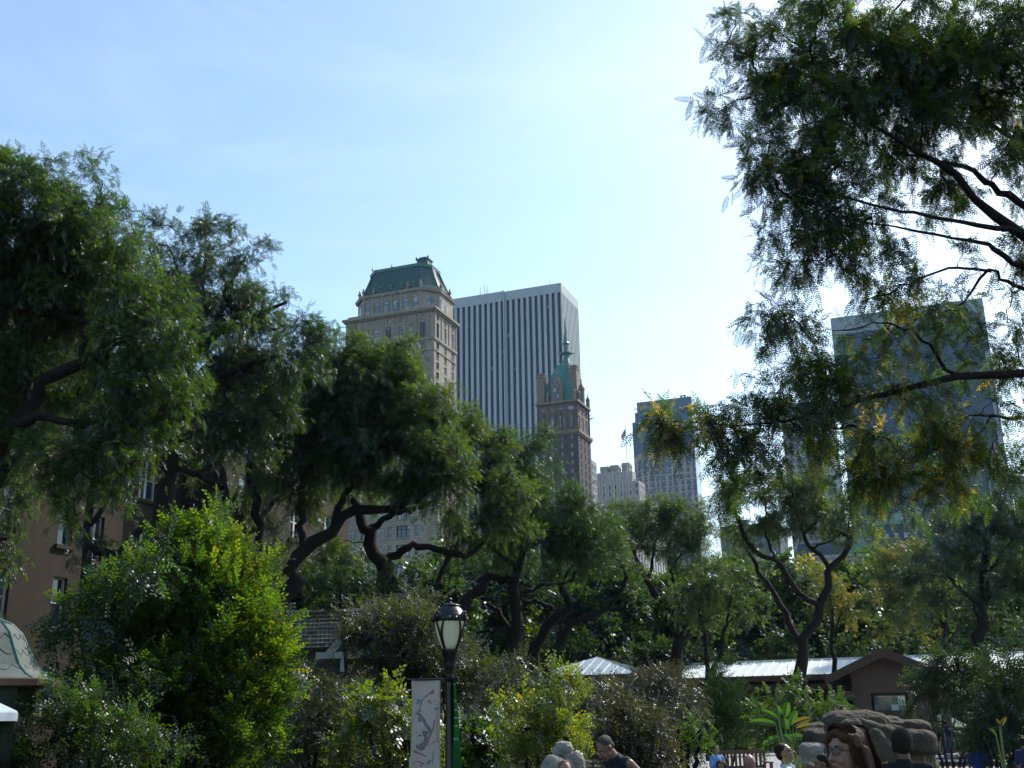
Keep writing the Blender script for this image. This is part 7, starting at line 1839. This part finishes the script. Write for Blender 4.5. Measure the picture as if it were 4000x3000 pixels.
        PP = np.array(PP); Rr_ = np.tile(np.linspace(.0009, .0005, 14), (len(PP), 1)) * s
        Vh, Qh = batch_tubes(PP, Rr_, 3); np_mesh('hair_strands', Vh, Qh, HM[hair], root, smooth=True)
    # eyes, brows, lips
    wh = bpy.data.materials.get('eye_white') or mat('eye_white', (.30, .28, .26), .5); ir = bpy.data.materials.get('eye_iris') or mat('eye_iris', (.03, .02, .015), .4)
    for q in (-1, 1):
        b_ = MB()
        for c_, r_, mi in ((Hh(q * .030, -.077, 1.640), .0105, 0), (Hh(q * .030, -.0845, 1.640), .0048, 1)):
            b_.ring([[c_ + Vector((r_ * s * math.sin(ph) * math.cos(t), r_ * s * math.sin(ph) * math.sin(t), r_ * s * math.cos(ph))) for t in [2 * math.pi * k / 10 for k in range(10)]] for ph in [math.pi * j / 8 for j in (1, 2, 3, 4, 5, 6, 7)]], mi)
        b_.build('eye', [wh, ir], root, True)
        b_ = MB(); b_.tube([Hh(q * .014, -.0875, 1.660), Hh(q * .030, -.0885, 1.667), Hh(q * .047, -.076, 1.662)], [.0025 * s, .0032 * s, .0015 * s], 6); b_.build('eyebrow', HM[hair or 'dark'], root)
    lp = bpy.data.materials.get('lip') or mat('lip', (.17, .07, .06), .6)
    b_ = MB(); b_.tube([Hh(-.021, -.088, 1.568), Hh(-.008, -.096, 1.5715), Hh(.008, -.096, 1.5715), Hh(.021, -.088, 1.568)], [.0015 * s, .0045 * s, .0045 * s, .0015 * s], 6); b_.build('lips', lp, root, True)
    if glasses:
        fm = bpy.data.materials.get('spectacle_frame') or mat('spectacle_frame', (.01, .01, .012), .25)
        g_ = MB()
        for q in (-1, 1):
            pts = [Hh(q * .032 + .0225 * math.cos(t), -.100 + .007 * abs(math.cos(t)) * (1 if q * math.cos(t) > 0 else -.2), 1.640 + .0165 * math.sin(t)) for t in [2 * math.pi * k / 20 for k in range(21)]]
            g_.tube(pts, .0021 * s, 6)
            g_.tube([Hh(q * .0545, -.093, 1.645), Hh(q * .074, -.06, 1.646), Hh(q * .079, .015, 1.642), Hh(q * .077, .035, 1.628)], .0020 * s, 6)
        g_.tube([Hh(-.0095, -.101, 1.643), Hh(0, -.104, 1.647), Hh(.0095, -.101, 1.643)], .0018 * s, 6)
        go = g_.build('glasses' if glasses == 'clear' else 'sunglasses', fm, root, True)
        if glasses == 'clear':
            lm = bpy.data.materials.get('spectacle_lens')
            if not lm:
                lm, nt, out = new_mat('spectacle_lens'); t_ = nt.nodes.new('ShaderNodeBsdfTransparent'); t_.inputs[0].default_value = (.93, .96, .97, 1); gl = nd(nt, 'ShaderNodeBsdfGlossy', Roughness=.03); mx = nt.nodes.new('ShaderNodeMixShader'); mx.inputs[0].default_value = .12
                nt.links.new(t_.outputs[0], mx.inputs[1]); nt.links.new(gl.outputs[0], mx.inputs[2]); nt.links.new(mx.outputs[0], out.inputs['Surface'])
        else: lm = fm
        for q in (-1, 1):
            l_ = MB(); l_.f.append(tuple(range(20))); l_.m.append(0); l_.v = [tuple(Hh(q * .032 + .0215 * math.cos(t), -.099, 1.640 + .0155 * math.sin(t))) for t in [2 * math.pi * k / 20 for k in range(20)]]
            l_.build('lens', lm, go)
    return root

def clothm(n, c, r_=.85): return mat(n, c, r_, tuple(v * .75 for v in c), 30, .6, bump=.15, bscale=60)
navy = clothm('navy_cloth', (.012, .016, .04)); black = clothm('black_cloth', (.010, .010, .012)); pale = clothm('pale_blue_shirt', (.50, .55, .64)); jean = clothm('denim', (.05, .07, .12)); khaki = clothm('khaki', (.22, .18, .12)); grey = clothm('grey_cloth', (.2, .2, .21)); blue = clothm('royal_blue_cloth', (.02, .05, .26)); wht = clothm('white_cloth', (.5, .5, .52))
person('woman with long auburn hair and dark-rimmed glasses looking left, closest to the camera', 3296, 2842, 5.4, -62, 'light', 'auburn', black, jean, height=1.64, style='long', glasses='clear', female=True, voxel=.0055, near=True, hpitch=0, sleeves='long')
person('person in black seen from behind with rounded dark hair, before the rocks', 3515, 2847, 9.3, 172, 'brown', 'dark', black, black, height=1.62, style='round', sleeves='long', voxel=.009)
person('man in a pale collared shirt and sunglasses gazing up to the right', 3052, 2903, 14.3, 74, 'light', 'dark', pale, khaki, height=1.78, hpitch=-16, style='short', glasses='dark', collar=True, voxel=.008)
tm_ = person('man in a navy sleeveless top bending forward, right of the stone bird', 2338, 2888, 12.6, -58, 'tan', 'grey', navy, khaki, height=1.84, lean=50, hpitch=16, style='crop', sleeves=False, voxel=.008)
person('bald man seen from behind in a pale shirt, low at the bottom edge', 2926, 2946, 14.4, 150, 'light', None, wht, jean, height=1.62, style='bald', hpitch=-4, voxel=.010)
person('child with short dark hair low at the bottom edge, left of the bald man', 2815, 2970, 15.5, -20, 'tan', 'dark', navy, jean, height=1.42, style='round', voxel=.010)
person('child with sandy hair in front of the stone bird', 2207, 2971, 11.3, 10, 'light', 'sandy', grey, jean, height=1.40, style='short', voxel=.010)
person('woman with hair gathered in a dark bun, just left of the woman with glasses', 3200, 2947, 13.5, -100, 'tan', 'dark', black, jean, height=1.55, style='bun', female=True, hpitch=10, voxel=.010)
person('person in royal blue standing in the shade on the right', 3812, 2898, 27, 160, 'tan', 'dark', blue, clothm('dark_red_cloth', (.12, .01, .015)), height=1.45, style='short', voxel=.014)
person('person in dark blue at the right edge', 3996, 2880, 24, 120, 'tan', 'dark', clothm('dark_blue_cloth', (.02, .03, .10)), jean, height=1.6, style='short', voxel=.014)
person('person in a light blue top half hidden behind the low bush', 2797, 2912, 26, 30, 'light', 'dark', clothm('light_blue_cloth', (.12, .25, .55)), jean, height=1.35, style='short', voxel=.014)
person('grey-haired person in a black coat walking away, left of the distant pair', 3640, 2812, 47, 170, 'tan', 'grey', black, black, height=1.6, style='short', sleeves='long', voxel=.018)
person('person in black with bare legs apart, middle of the shaded group', 3662, 2810, 49, 20, 'tan', 'dark', black, khaki, height=1.62, style='short', voxel=.018)
person('person in navy on the right of the shaded group', 3688, 2812, 50, 200, 'tan', 'dark', navy, jean, height=1.6, style='round', sleeves='long', voxel=.018)
# ------------------------------------------------------------------ ground, path, haze
def haze():
    b = MB(); b.box(-5200, 5200, -200, 6200, -1.45, 262)
    m = bpy.data.materials.new('haze'); m.use_nodes = True; nt = m.node_tree; nt.nodes.clear()
    out = nt.nodes.new('ShaderNodeOutputMaterial'); v = nt.nodes.new('ShaderNodeVolumePrincipled')
    v.inputs['Color'].default_value = (.40, .66, 1, 1); v.inputs['Density'].default_value = HAZE_D; v.inputs['Anisotropy'].default_value = .35
    nt.links.new(v.outputs[0], out.inputs['Volume'])
    o = b.build('haze', m); tag(o, kind='stuff')
haze()
